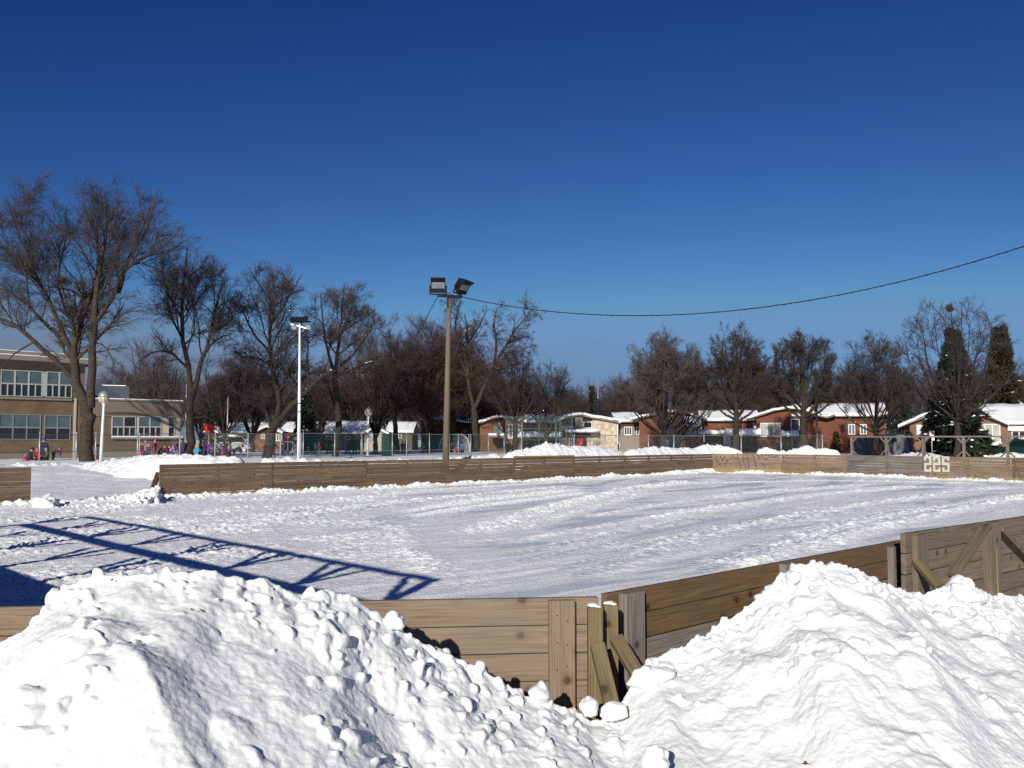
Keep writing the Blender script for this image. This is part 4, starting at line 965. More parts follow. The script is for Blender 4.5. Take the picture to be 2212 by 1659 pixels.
# --- the big maple on the left, its limbs traced at its own distance
Yh = 62.0; hb = Vector((px(185, Yh), Yh, .3)); rg = np.random.RandomState(4)
def hero(pts, radpx, depth):
    n = len(pts); out = []
    for k, (x, y) in enumerate(pts):
        p = at(x, y, Yh); t = k / (n - 1); out.append((p.x - hb.x, depth[0] + (depth[1] - depth[0]) * t, p.z - hb.z))
    return out, [r / F * Yh for r in np.interp(np.linspace(0, 1, n), np.linspace(0, 1, len(radpx)), radpx)]
HL = [hero([(186,1004),(187,990),(186,940),(187,895),(190,866)], [19,15.5,13.5,13,13.5], (0, 0)),
      hero([(186,880),(170,848),(157,808),(153,765),(156,742),(166,700),(178,655),(196,608),(212,585)], [11.5,10.5,9.5,8.5,7,5.5,4,3], (0, .6)),
      hero([(196,880),(198,835),(202,785),(206,735),(214,694),(217,645),(212,606),(236,553),(247,489),(240,420)], [9.5,8.5,8,7.2,6,5,4,3,1], (0, -1)),
      hero([(152,812),(140,790),(118,768),(95,748),(62,705),(28,690),(-10,692),(-50,710)], [6,5.2,4.5,4,3,1.8], (0, -2.5)),
      hero([(153,765),(140,742),(118,724),(92,708),(66,690),(40,655),(0,628),(-40,610)], [5,4.4,3.8,3,1.6], (.2, 2.5)),
      hero([(152,760),(140,725),(134,694),(118,648),(97,612),(82,560),(60,500),(48,440)], [5,4.6,4,3,2,.8], (.2, -2)),
      hero([(150,700),(133,668),(112,636),(96,612),(100,560),(112,500),(104,430)], [3.2,3,2.4,1.8,.8], (.5, 2.5)),
      hero([(214,694),(238,662),(264,634),(270,596),(292,578),(330,566),(366,552),(396,528),(418,505)], [5,4.8,4.2,3.2,2,.8], (-.3, -2.2)),
      hero([(264,634),(266,598),(264,560),(278,520),(292,470),(300,420)], [3.6,3.2,2.6,1.8,.7], (-.5, 2.2)),
      hero([(270,596),(300,560),(335,520),(362,470),(378,430)], [2.6,2.2,1.4,.6], (-.6, -3)),
      hero([(178,655),(166,634),(140,622),(110,612),(70,610),(20,590),(-30,560)], [3,2.6,2,1,.6], (.6, 3)),
      hero([(212,606),(206,560),(190,500),(172,440)], [3.2,2.4,1.6,.6], (-.5, 2.4)),
      hero([(240,556),(262,500),(280,440),(272,395)], [2.4,1.8,1.2,.5], (-.9, -2)),
      hero([(90,742),(60,762),(30,800),(20,840)], [2,1.6,1,.5], (-1, -2)),
      hero([(40,655),(20,600),(10,540),(14,470)], [2.2,1.8,1.2,.5], (1.5, 3.5)),
      hero([(205,740),(228,745),(252,765),(270,800)], [1.8,1.3,.8,.4], (0, -1.5)),
      hero([(118,648),(90,590),(40,520),(20,450)], [2,1.5,1,.5], (-1, -3.5))]
finish_tree('bare_tree', 'huge bare maple with forked trunk in front of the two storey school', 'tree', hb, HL,
    [dict(per=14, t0=.3, t1=1, lr=.42, ang=42, up=.05, wander=.14, K=8, rr=.42, rmin=.022, part='t', S=5),
     dict(per=9, t0=.12, t1=1, lr=.46, ang=38, up=.05, wander=.15, K=6, rr=.5, rmin=.013),
     dict(per=6.5, t0=.1, t1=1, lr=.55, ang=36, up=.03, wander=.16, K=4, rr=.6, rmin=.008),
     dict(per=3.2, t0=.1, t1=1, lr=.6, ang=34, up=.02, wander=.16, K=3, rr=.7, rmin=.0065, lmin=.15)], M['bark'], M['twig'], rg, 'bare trees round the park', 12, env=(.2, at(190, 612, Yh).z - .3, 225 / F * Yh * 1.16, 232 / F * Yh * 1.05), snow=4)
# squirrel nests: clumps of leaves and sticks lodged in forks
def drey(x, y, Y, r, label):
    mb = MB(); rn = random.Random(int(x)); c = at(x, y, Y)
    mb.blob(c, r * .8, 2, (1, 1, .85), .3, rn)
    for k in range(60):
        d = Vector((rn.gauss(0, 1), rn.gauss(0, 1), rn.gauss(0, .8))).normalized(); p = c + d * r * .6; q = Vector((rn.gauss(0, 1), rn.gauss(0, 1), rn.gauss(0, 1))).normalized()
        mb.beam(p - q * r * .35, p + q * r * .5 + d * r * .2, .02, .03)
    tag(recenter(mb.build('squirrel_nest', M['nest'])), label, 'nest', 'squirrel nests in the trees')
drey(133, 604, Yh, .32, 'small dark squirrel nest in the big maple by the school')
drey(2052, 666, 62, .3, 'round squirrel nest high in the tree before the snowy spruce')
# --- the second row of traced trees
def traced(label, x, Y, limbs, seed, bark='barkd', twig='twigd', dens=1.0, group='bare trees round the park', up=.06, lv=None, env=None, snow=0):
    global Yh, hb
    Yh = Y; hb = Vector((px(x, Y), Y, .25)); rn = np.random.RandomState(seed)
    L = [hero(p, r, d) for p, r, d in limbs]
    return finish_tree('bare_tree', label, 'tree', hb, L, lv or
        [dict(per=13 * dens, t0=.22, t1=1, lr=.47, ang=46, up=up, wander=.16, K=7, rr=.45, rmin=.022, part='t', S=5),
         dict(per=8 * dens, t0=.1, t1=1, lr=.5, ang=38, up=up, wander=.17, K=5, rr=.5, rmin=.015),
         dict(per=6 * dens, t0=.1, t1=1, lr=.56, ang=36, up=up * .6, wander=.18, K=4, rr=.6, rmin=.009),
         dict(per=3.2 * dens, t0=.1, t1=1, lr=.6, ang=34, up=0, wander=.18, K=3, rr=.7, rmin=.007, lmin=.15)], M[bark], M[twig], rn, group, snow=snow, env=None if env is None else (at(env[0], env[1], Y).x - hb.x, at(env[0], env[1], Y).z - .25, env[2] / F * Y, env[3] / F * Y))
traced('tall bare tree with rough trunk beside the low school wing', 405, 69, [
    ([(406,1000),(408,960),(412,890),(414,860),(417,840)], [11,9,8.5,8.5], (0, 0)),
    ([(415,850),(408,800),(400,745),(392,690),(398,640),(404,590),(410,540)], [6,5,4,3,1], (0, -.5)),
    ([(418,845),(428,800),(440,760),(452,720),(462,660),(470,620),(478,590)], [6,4.6,3.4,2,.7], (0, .8)),
    ([(408,800),(386,770),(368,758),(340,765),(318,790)], [3,2.4,1.6,.8], (0, -2)),
    ([(440,760),(470,735),(500,725),(520,740)], [3,2.2,1.2,.5], (.3, -2)),
    ([(398,740),(372,700),(350,660),(335,610)], [3,2.4,1.5,.6], (0, 2)),
    ([(394,690),(370,640),(362,600),(366,560)], [2.6,2,1.2,.5], (0, -1.6)),
    ([(404,600),(430,575),(440,545)], [2,1.4,.5], (0, 1)),
    ([(452,720),(486,690),(505,650)], [2.4,1.6,.6], (.4, 2))], 12, 'barkd', 'twigd', env=(412, 685, 128, 165))
traced('bare tree leaning right whose long low limb crosses behind the white mast', 576, 74, [
    ([(576,992),(579,965),(584,935),(592,918),(600,908)], [11,10,9.5,8.5], (0, 0)),
    ([(588,925),(604,900),(613,875),(608,850),(598,832),(588,795),(582,750),(588,690),(586,650),(584,605)], [6.5,6,5.4,4.4,3,1], (0, -.5)),
    ([(598,912),(620,890),(645,864),(671,840),(690,822),(712,806),(740,795),(770,800)], [7,6.4,5.6,4.6,3.4,1.4], (0, -1.5)),
    ([(671,840),(667,810),(662,780),(664,740),(650,700)], [3,2.4,1.6,.7], (-.8, 1)),
    ([(612,870),(630,835),(646,812),(668,800)], [3.4,3,2,1], (0, 2)),
    ([(585,760),(560,735),(540,690),(528,640)], [3,2.4,1.6,.6], (-.3, -2)),
    ([(587,700),(612,660),(630,610),(640,585)], [3,2.2,1.4,.6], (-.4, 2)),
    ([(583,790),(550,770),(520,765),(500,775)], [3,2,1.2,.5], (0, 2)),
    ([(586,650),(560,610),(545,580)], [2.2,1.4,.5], (-.3, -1.5)),
    ([(586,925),(570,890),(560,850),(552,800)], [4,3,2,.8], (0, 1.5))], 22, 'barkd', 'twigd', env=(590, 715, 140, 172), snow=12)
traced('slender bare tree with snowy limb just right of the white mast', 724, 80, [
    ([(723,992),(727,950),(731,905),(733,880),(727,850),(723,815)], [8,7.4,7,6.5,5.6], (0, 0)),
    ([(723,820),(728,770),(734,720),(738,665),(742,610)], [5,4,3,2,.7], (0, .4)),
    ([(724,815),(712,775),(706,735),(702,690),(700,640)], [4,3,2,.8], (0, -1.5)),
    ([(735,790),(765,762),(790,720),(805,690)], [3.4,2.6,1.6,.6], (0, 1.5)),
    ([(726,812),(748,805),(790,790),(830,780)], [4.2,3.4,2.2,.9], (0, -2)),
    ([(734,720),(752,690),(770,650),(785,620)], [2.6,2,1.2,.5], (.3, -1.5)),
    ([(729,905),(716,860),(705,830),(690,800)], [2.6,2,1.4,.6], (0, 1))], 32, 'barkd', 'twigg', env=(745, 722, 108, 132), snow=12)
traced('forked ochre trunk tree with seed clusters right of the wooden pole', 1028, 95, [
    ([(1028,968),(1028,940),(1026,905),(1024,880)], [7.5,7,6.5,6.5], (0, 0)),
    ([(1024,885),(1016,850),(1010,815),(1008,770),(1012,720),(1004,680)], [5,4.2,3.6,2.6,1], (0, -.5)),
    ([(1026,880),(1040,845),(1062,800),(1080,765),(1096,742),(1118,700),(1140,680)], [5,4.4,3.8,3,1.6,.7], (0, .5)),
    ([(1010,815),(994,770),(984,720),(988,675),(1000,655)], [3.4,2.6,1.6,.7], (-.3, -2)),
    ([(1068,790),(1072,740),(1066,700),(1074,670)], [3,2.4,1.6,.7], (.4, -1)),
    ([(1096,742),(1125,728),(1150,722)], [2.4,1.6,.7], (.5, 1.5)),
    ([(1012,740),(1036,700),(1050,665)], [2.6,1.6,.7], (-.4, 2))], 42, 'barko', 'twigr', up=.03,
    lv=[dict(per=12, t0=.3, t1=1, lr=.36, ang=46, up=.03, wander=.2, K=6, rr=.45, rmin=.02, part='t', S=5),
        dict(per=9, t0=.2, t1=1, lr=.48, ang=46, up=.0, wander=.24, K=5, rr=.5, rmin=.012),
        dict(per=9, t0=.3, t1=1, lr=.42, ang=50, up=-.02, wander=.3, K=4, rr=.7, rmin=.015, lmin=.2)])
def linden(x, Y, ytop, wpx, label, seed, fork=.26, r0=.27, n=17, dens=1.0, low=.2, lean=0, bark='barkd', twig='twigd', group='bare trees round the park', snow=0, stems=1, open_=0):
    rng = np.random.RandomState(seed); b = Vector((px(x, Y), Y, .25)); H = at(x, ytop, Y).z - .25; W = wpx / F * Y / 2 * 1.14
    hf = H * fork; zl = H * low; ez, rz = (H + zl) / 2, (H - zl) / 2; limbs = []
    top = H * (.62 if open_ == 0 else .4)
    def ax(z): return lean * z
    limbs.append(([(0, 0, -.3), (ax(hf * .5), 0, hf * .5), (ax(hf), 0, hf), (ax(hf) + rng.randn() * .12, rng.randn() * .12, (hf + top) / 2), (ax(hf) + rng.randn() * .25, rng.randn() * .2, top), (ax(hf) + rng.randn() * .5, rng.randn() * .3, H * .9)], [r0 * 1.3, r0, r0 * .92, r0 * .5, r0 * .3, r0 * .05]))
    for k in range(n):
        az = k * 2.39996 + rng.uniform(-.4, .4); u = (k + .5) / n            # u: low spreading limbs to steep upper ones
        th = R(86 - 76 * u + rng.uniform(-7, 7))                              # angle from the vertical of its end seen from the crown centre
        e = np.array([math.sin(th) * math.cos(az) * W * .88, math.sin(th) * math.sin(az) * W * .88, ez + math.cos(th) * rz * .9 - rz * .38 * (1 - u)])
        z0 = hf * .92 + (top - hf) * (u ** 1.2) * rng.uniform(.55, .95) * (1 - .6 * open_); c = np.array([ax(min(z0, hf)), 0, z0])
        d = e - c; side = np.array([d[0], d[1], 0]); side /= np.linalg.norm(side) + 1e-6; bow = np.linalg.norm(d) * (.13 if th > .6 else .05)
        m1 = c + d * .3 + side * bow * .9 - np.array([0, 0, bow * .25]) + rng.randn(3) * .1; m2 = c + d * .65 + side * bow * .8 + rng.randn(3) * .14
        rb = r0 * rng.uniform(.3, .46) * (1.15 - .4 * u); limbs.append(([c, m1, m2, e], [rb, rb * .75, rb * .45, rb * .1]))
    lv = [dict(per=9.5 * dens, t0=.22, t1=1, lr=.34, ang=36, up=.05, wander=.12, K=7, rr=.45, rmin=.02, part='t', S=4, pw=.8),
          dict(per=8 * dens, t0=.12, t1=1, lr=.48, ang=36, up=.04, wander=.14, K=5, rr=.55, rmin=.012),
          dict(per=7.2 * dens, t0=.1, t1=1, lr=.55, ang=36, up=.03, wander=.15, K=4, rr=.65, rmin=.008),
          dict(per=3.2 * dens, t0=.15, t1=1, lr=.6, ang=34, up=.02, wander=.15, K=3, rr=.75, rmin=.0065, lmin=.14)]
    return finish_tree('bare_tree', label, 'tree', b, limbs, lv, M[bark], M[twig], rng, group, env=(ax(hf), ez, W * 1.02, rz * 1.0), snow=snow)
# --- other bare trees
linden(1112, 95, 738, 135, 'dark bare tree standing before the brown brick house front', 5, fork=.3, r0=.25, n=12, dens=.9, open_=.6)
spread_tree(1180, 100, 790, 120, 'small y forked bare tree by the snowy carport', 6, forks=5, fork=.22, r0=.24, style='vase', bark='barko')
linden(1432, 88, 703, 190, 'twin trunked bare tree before the red brick house with white gable', 7, fork=.16, r0=.28, n=20, dens=1.0, low=.14, twig='twigg', open_=.8)
linden(1474, 91, 738, 150, 'darker bare tree crowding the twin trunked tree on its right', 8, fork=.2, r0=.28, n=18, low=.14, twig='twigr', open_=.7)
linden(1590, 85, 693, 150, 'oval bare tree with snowy crotch above the white carport', 9, fork=.27, r0=.29, n=19, low=.2, snow=16)
linden(1736, 85, 706, 152, 'round dense bare tree before the wide red brick house', 10, fork=.3, r0=.31, n=21, low=.22, bark='barko', twig='twigd', snow=5)
linden(1890, 80, 704, 180, 'thin twigged bare tree rising through the timber frame at the grey boards', 11, fork=.2, r0=.24, n=17, low=.16, dens=.92, bark='barko', twig='twigd', open_=.5, snow=7)
linden(2066, 62, 632, 262, 'large wide bare tree in front of the snowy spruce', 12, fork=.26, r0=.21, n=21, low=.22, dens=.66, bark='barkd', twig='twigd', open_=.6, snow=8)
spread_tree(925, 104, 688, 100, 'dense reddish tree keeping dead leaves left of the wooden pole', 13, forks=12, fork=.16, r0=.25, style='upright', dens=1.15, twig='twigr', bark='barkd')
spread_tree(975, 108, 700, 90, 'narrow reddish tree right behind the wooden pole', 14, forks=10, fork=.16, r0=.24, style='upright', dens=1.05, twig='twigr')
spread_tree(812, 101, 700, 130, 'fan shaped purple twigged tree behind the middle park lamp', 15, forks=9, fork=.14, r0=.26, style='vase', dens=1.0, twig='twigr')
spread_tree(858, 100, 715, 110, 'crooked bare tree with grey scarred trunk behind the green screen', 16, forks=7, fork=.35, r0=.28, lean=-.08, dens=.95)
spread_tree(487, 104, 770, 120, 'pair trunked bare tree behind the red funnel', 17, forks=8, fork=.2, r0=.3, style='vase', dens=.95)
spread_tree(545, 108, 760, 120, 'bushy bare tree behind the left bungalow roof', 18, forks=9, fork=.15, r0=.26, style='vase', dens=1.0)
spread_tree(335, 108, 725, 120, 'pale grey bare tree behind the low school wing', 19, forks=8, fork=.2, r0=.26, style='vase', dens=.8, twig='twigg')
spread_tree(690, 118, 800, 90, 'low bare tree behind the dark spruce', 20, forks=8, fork=.15, r0=.22, style='vase', dens=.9)
spread_tree(1000, 125, 765, 110, 'bare tree behind the brown brick house roof', 21, forks=9, fork=.15, r0=.25, style='vase', dens=1.0, twig='twigr')
# --- the far rows, copies of a few of the trees above
FARSRC = [o for o in bpy.data.objects if o.get('category') == 'tree' and o['label'].split()[0] in ('fan', 'bushy', 'pale', 'low', 'dense')]
def far_tree(x, Y, ytop, k, label, group):
    src = FARSRC[k % len(FARSRC)]; c = copy_tree(src); h0 = max((v.co.z for ch in src.children for v in ch.data.vertices), default=10) if src.name not in HC else HC[src.name]; HC[src.name] = h0
    s = (at(x, ytop, Y).z - .2) / h0; c.location = (px(x, Y), Y, .2); c.scale = (s * random.uniform(.95, 1.35), s, s); c.rotation_euler.z = random.uniform(0, 6.28); c['label'] = label; c['group'] = group
HC = {}
FT = [(262,150,790),(300,140,770),(350,150,775),(385,135,765),(435,140,790),(462,150,800),(515,135,775),(560,150,790),(605,140,780),(640,150,800),(690,135,780),(735,150,790),(770,140,770),(800,150,765),(840,138,740),(885,145,745),(915,138,730),(950,150,745),(985,140,730),(1035,150,760),(1070,140,770),(1105,150,780),(1140,145,790),(1175,155,805),(1215,160,815),(1225,190,830)]
for k, (x, Y, yt) in enumerate(FT): far_tree(x, Y, yt + 6 * (k % 3), k, 'hazy bare tree in the far row behind the bungalows and school', 'far row of bare trees on the left')
FT2 = [(1262,160,825),(1290,170,806),(1312,160,812),(1335,175,818),(1360,150,800),(1395,150,790),(1500,150,770),(1540,155,760),(1630,150,770),(1660,155,775),(1690,150,780),(1780,150,775),(1815,145,790),(1845,140,770),(1905,140,765),(1940,135,790),(1980,130,760),(2030,140,760),(2100,135,770),(2150,140,760),(2200,150,770),(2260,150,760)]
for k, (x, Y, yt) in enumerate(FT2): far_tree(x, Y, yt + 5 * (k % 2), k + 2, 'hazy bare tree in the far row behind the brick houses', 'far row of bare trees on the right')
# ------------------------------------------------------------------ conifers
def spruce(x, Y, ytop, wpx, label, seed, snow=0, n=9000, mat='needle', shape=1.0, name='spruce', tier=16):
    rn = np.random.RandomState(seed); H = at(x, ytop, Y).z - .2; W = wpx / F * Y / 2; g = thing(name, label, 'spruce', (px(x, Y), Y, .2), group='dark conifers among the houses')
    tv = tubes(np.array([[[0, 0, 0], [0, 0, H * .5], [0, 0, H * .97]]], float), np.array([[.03 * H * .5, .012 * H, .01]]), 7); mesh_np('trunk', *tv, M['barkd'], True, g)
    nb = tier * 9; tz = (np.repeat(np.arange(tier), 9) + rn.uniform(-.3, .3, nb)) / tier; tz = np.clip(tz, .0, .985)
    az = rn.uniform(0, 2 * math.pi, nb); rad = W * ((1 - tz) ** shape) * rn.uniform(.68, 1.12, nb) + .12
    b = rn.randint(0, nb, n); f = rn.uniform(.12, 1, n) ** .7
    w = np.stack([np.cos(az[b]), np.sin(az[b])], 1); side = np.stack([-w[:, 1], w[:, 0]], 1)
    z = H * (.05 + .93 * tz[b]) - rad[b] * f * (.30 + .2 * f) + rn.randn(n) * H * .008
    sp = (rn.randn(n) * .2 * rad[b] * (1 - .6 * f) * .8)
    P = np.stack([w[:, 0] * rad[b] * f + side[:, 0] * sp, w[:, 1] * rad[b] * f + side[:, 1] * sp, np.maximum(z, .05)], 1)
    a = np.stack([w[:, 0], w[:, 1], -.45 + rn.randn(n) * .3], 1) + rn.randn(n, 3) * .45; a /= np.linalg.norm(a, axis=1, keepdims=True)
    c = np.cross(a, rn.randn(n, 3)); c /= np.linalg.norm(c, axis=1, keepdims=True)
    s = H * rn.uniform(.018, .042, n)[:, None]
    V = np.stack([P - c * s * .28, P + c * s * .28, P + a * s * 1.3], 1).reshape(-1, 3)
    mesh_np('needle_boughs', V, np.arange(3 * n).reshape(-1, 3), M[mat], False, g)
    if snow:
        WO[g.name] = Vector()
        k = rn.choice(n, snow * 6, replace=False); k = k[(f[k] > .45) & (tz[b[k]] < .85)][:snow]
        mb = MB(); rr = random.Random(seed)
        for i in k:
            r = H * rr.uniform(.005, .016) * (1.25 - .7 * tz[b[i]]); mb.blob(P[i] + np.array([0, 0, r * .5]), r, 1, (1 + .9 * abs(w[i, 0]), 1 + .9 * abs(w[i, 1]), .6), .3, rr)
        tag(mb.build('bough_snow', M['roofsnow'], g, True), kind='stuff')
    return g
spruce(660, 100, 828, 78, 'dark spruce behind the white mast and screened fence', 3, snow=30, n=9000)
spruce(2064, 71, 698, 180, 'tall spruce laden with snow clumps before the end house', 4, snow=330, n=34000, shape=1.1, tier=20)
spruce(2166, 96, 690, 165, 'broad dark spruce behind the end house roof', 5, snow=90, n=24000, shape=1.1, mat='needleb', tier=18)
spruce(1279, 145, 826, 40, 'far pointed conifer above the beige house roof', 6, n=3500, mat='needleb')
spruce(1366, 140, 850, 34, 'far small conifer between the beige and red brick houses', 7, n=3000, mat='needleb')
spruce(1786, 132, 785, 60, 'brownish conifer behind the wide red brick house', 8, n=5000, mat='needleb')
spruce(1945, 118, 850, 110, 'bushy dark cedar behind the grey tarp shelter', 9, n=6000, shape=.5, mat='needle', snow=14)
spruce(455, 96, 880, 60, 'low dark cedar by the red funnel', 10, n=4000, shape=.5)
spruce(1805, 99, 928, 24, 'small clipped cone shrub at the red brick wall', 11, n=2500, shape=.6, name='cone_shrub')
# ------------------------------------------------------------------ buildings
GZ = .25
def wallbox(P, mb, p0, p1, t0=0, t1=.0, zlo=None):
    a0, z1 = P.uv(*p0); a1, z0 = P.uv(*p1)
    mb.pbox(P, a0, a1, z0 if zlo is None else zlo, z1, t0, t1); return a0, a1, z0, z1
def window(root, P, x0, y0, x1, y1, panes=2, frame='white', glass='glassd', sill=False, rails=(), fw=.07, name='window'):
    a0, zt = P.uv(x0, (y0)); a1, _ = P.uv(x1, y0); _, zb = P.uv(x0, y1)
    f = MB(); fw = min(fw, (a1 - a0) * .16)
    f.pbox(P, a0, a1, zb, zb + fw, -.02, .05); f.pbox(P, a0, a1, zt - fw, zt, -.02, .05)
    for k in range(panes + 1):
        c = a0 + fw / 2 + (a1 - a0 - fw) * k / panes; f.pbox(P, c - fw / 2, c + fw / 2, zb + fw, zt - fw, -.02, .047)
    for r_ in rails:
        z = zb + (zt - zb) * r_; f.pbox(P, a0 + fw, a1 - fw, z - fw * .35, z + fw * .35, -.02, .044)
    o = f.build(name, M[frame], root)
    gl = glass if isinstance(glass, (list, tuple)) else [glass]
    if rails and len(gl) > 1:
        z = zb + (zt - zb) * rails[0]
        g = MB(); g.pbox(P, a0 + fw / 2, a1 - fw / 2, z, zt - fw / 2, -.01, .015); g.build('upper_pane', M[gl[0]], o)
        g = MB(); g.pbox(P, a0 + fw / 2, a1 - fw / 2, zb + fw / 2, z, -.01, .012); g.build('lower_pane', M[gl[1]], o)
    else:
        g = MB(); g.pbox(P, a0 + fw / 2, a1 - fw / 2, zb + fw / 2, zt - fw / 2, -.01, .012); g.build('pane', M[gl[0]], o)
    if sill:
        s = MB(); s.pbox(P, a0 - .08, a1 + .08, zb - .09, zb - .01, -.02, .12); s.build('sill', M[frame], o)
    return o
def gable(root, P, line, xw0, xw1, ybase, depth, wall, over=.7, th=.32, snow='roofsnow', wname='wall', fascia='fascia', side_over=0):
    """front wall under a gable-like roof outline given in picture points, roof running back"""
    pts = [P.uv(x, y) for x, y in line]; zb = GZ
    a0, _ = P.uv(xw0, 900); a1, _ = P.uv(xw1, 900)
    xs_ = [a for a, _ in pts]; zs_ = [z for _, z in pts]
    tp = sorted(set([a0, a1] + [a for a in xs_ if a0 < a < a1]))
    zt = [float(np.interp(a, xs_, zs_)) - th - .01 for a in tp]
    fr = [P.pt(a0, zb, 0), P.pt(a1, zb, 0)] + [P.pt(a, z, 0) for a, z in reversed(list(zip(tp, zt)))]
    bk = [v - P.n * depth for v in fr]
    w = MB(); n = len(fr)
    w.add(fr + bk, [tuple(range(n)), tuple(range(2 * n - 1, n - 1, -1))] + [(i, n + i, n + (i + 1) % n, (i + 1) % n) for i in range(n)],
          [((v - P.P).dot(P.d) + (v - P.P).dot(P.n), v.z, 0) for v in fr + bk])
    wo = w.build(wname, M[wall], root)
    # roof: fascia board and the snow lying on it
    r_ = MB(); f_ = MB()
    N_ = max(2, 3)
    for (a, z), (b, y) in zip(pts, pts[1:]):
        f_.prism([P.pt(a, z - th, over), P.pt(b, y - th, over), P.pt(b, y - th * .62, over), P.pt(a, z - th * .62, over)], [P.pt(a, z - th, -depth - .4), P.pt(b, y - th, -depth - .4), P.pt(b, y - th * .62, -depth - .4), P.pt(a, z - th * .62, -depth - .4)])
    ro = f_.build('roof', M[fascia], root)
    # snow as a soft slab: rows of points along the outline, rounded at the front
    A = np.linspace(xs_[0], xs_[-1], max(8, int((xs_[-1] - xs_[0]) / .25))); Zs = np.interp(A, xs_, zs_)
    for _ in range(3): Zs[1:-1] = (Zs[:-2] + Zs[2:] + 2 * Zs[1:-1]) / 4
    prof = [(over + .04, -.62 * th), (over + .10, -.35 * th), (over + .02, -.08 * th), (over - .25, .05), (over - 1.2, .08), (-depth - .4, .05), (-depth - .4, -.6 * th)]
    V = []
    sn = fbm(A * .6, A * 0 + P.P.x * .1, 0, 3)
    for t, dz in prof:
        for i, a in enumerate(A):
            wv = .12 * sn[i]; e = min(1, min(i, len(A) - 1 - i) / 2 + .35)
            V.append(P.pt(a, Zs[i] + dz * (1 if dz < 0 else e) + (wv if dz > -.02 else wv * 1.2 if t > over else 0), t))
    mesh = MB(); mesh.add(V, [tuple(f) for f in grid_faces(len(A), len(prof))]); so_ = mesh.build('roof_snow', M[snow], ro, smooth=True)
    return wo
def eaves(root, P, x0, x1, yeave, yridge, wall, depth=8, over=.6, th=.3, wname='wing_wall', rise=1.6):
    """wall under an eave, roof sloping up and back to a ridge seen above it"""
    a0, ze = P.uv(x0, yeave); a1, _ = P.uv(x1, yeave); rd = depth / 2
    zr = at(x0, yridge, P.P.y + rd).z
    w = MB(); w.pbox(P, a0, a1, GZ, ze - th, -depth, 0); wo = w.build(wname, M[wall], root)
    sec = [(over, ze - th), (over, ze - .18), (-rd, zr), (-depth - .3, ze - .18), (-depth - .3, ze - th)]
    r_ = MB(); r_.prism([P.pt(a0 - .2, z, t) for t, z in sec][::-1], [P.pt(a1 + .2, z, t) for t, z in sec][::-1]); ro = r_.build('roof', M['fascia'], root)
    A = np.linspace(a0 - .25, a1 + .25, max(6, int((a1 - a0) / .3))); prof = [(over + .05, ze - .18), (over + .08, ze), (over - .05, ze + .1), (over - .5, ze + .2)] + [(over - .5 + (-rd - over + .5) * k / 4, ze + .2 + (zr + .2 - ze - .2) * k / 4) for k in (1, 2, 3, 4)] + [(-depth - .3, ze)]
    sn = fbm(A * .5, A * 0 + P.P.x, 3, 3) * .1
    V = [P.pt(a, z + sn[i] * (.5 if k < 2 else 1), t) for k, (t, z) in enumerate(prof) for i, a in enumerate(A)]
    m = MB(); m.add(V, [tuple(f) for f in grid_faces(len(A), len(prof))]); m.build('roof_snow', M['roofsnow'], ro, smooth=True)
    return wo
def panel_(root, P, x0, y0, x1, y1, mat, name, t=.03, zlo=None, t0=-.01):
    m = MB(); wallbox(P, m, (x0, y0), (x1, y1), t0, t, zlo); return m.build(name, M[mat], root)
def carport(root, P, x0, x1, ytop, ysnow, depth=4, name='carport_roof', posts=True, t=2.5):
    a0, z0 = P.uv(x0, ysnow); a1, _ = P.uv(x1, ysnow); z1 = P.uv(x0, ytop)[1]
    m = MB(); m.pbox(P, a0, a1, z0 - .22, z0, -depth, t); o = m.build(name, M['fascia'], root)
    A = np.linspace(a0 - .05, a1 + .05, max(6, int((a1 - a0) / .25))); sn = fbm(A * .8, A * 0 + x0, 1, 3) * .12
    prof = [(t + .03, z0 - .05), (t + .12, z0 + .12), (t - .05, (z0 + z1) / 2 + .1), (t - .4, z1), (-depth, z1 + .05)]
    m = MB(); m.add([P.pt(a, z + (sn[i] if k > 1 else sn[i] * .5), tt) for k, (tt, z) in enumerate(prof) for i, a in enumerate(A)], [tuple(f) for f in grid_faces(len(A), len(prof))]); m.build('roof_snow', M['roofsnow'], o, smooth=True)
    return o
def r5(x, y): return 881 + .1532 * x, 779.4 + .1532 * y
def r6(x, y): return 1186 + .1532 * x, 779.4 + .1532 * y
def q7(x, y): return 1491 + .1685 * x, 779.4 + .1685 * y
def q8(x, y): return 1830 + .1728 * x, 779.4 + .1728 * y
def r2(x, y): return .1838 * x, 711.6 + .1838 * y
def r3(x, y): return 339 + .1532 * x, 779.4 + .1532 * y
def r4(x, y): return 610 + .1532 * x, 779.4 + .1532 * y
def W_(root, P, f, x0, y0, x1, y1, **k): return window(root, P, *f(x0, y0), *f(x1, y1), **k)
def PNL(root, P, f, x0, y0, x1, y1, mat, name, **k): return panel_(root, P, *f(x0, y0), *f(x1, y1), mat, name, **k)
FX = (1, 0)
def facing(x, Y, k=1.0):                       # a front turned towards the street corner where the camera stands
    b = math.atan((x - 1106) / F) * k; return Plane((px(x, Y), Y), (math.cos(b), -math.sin(b)))
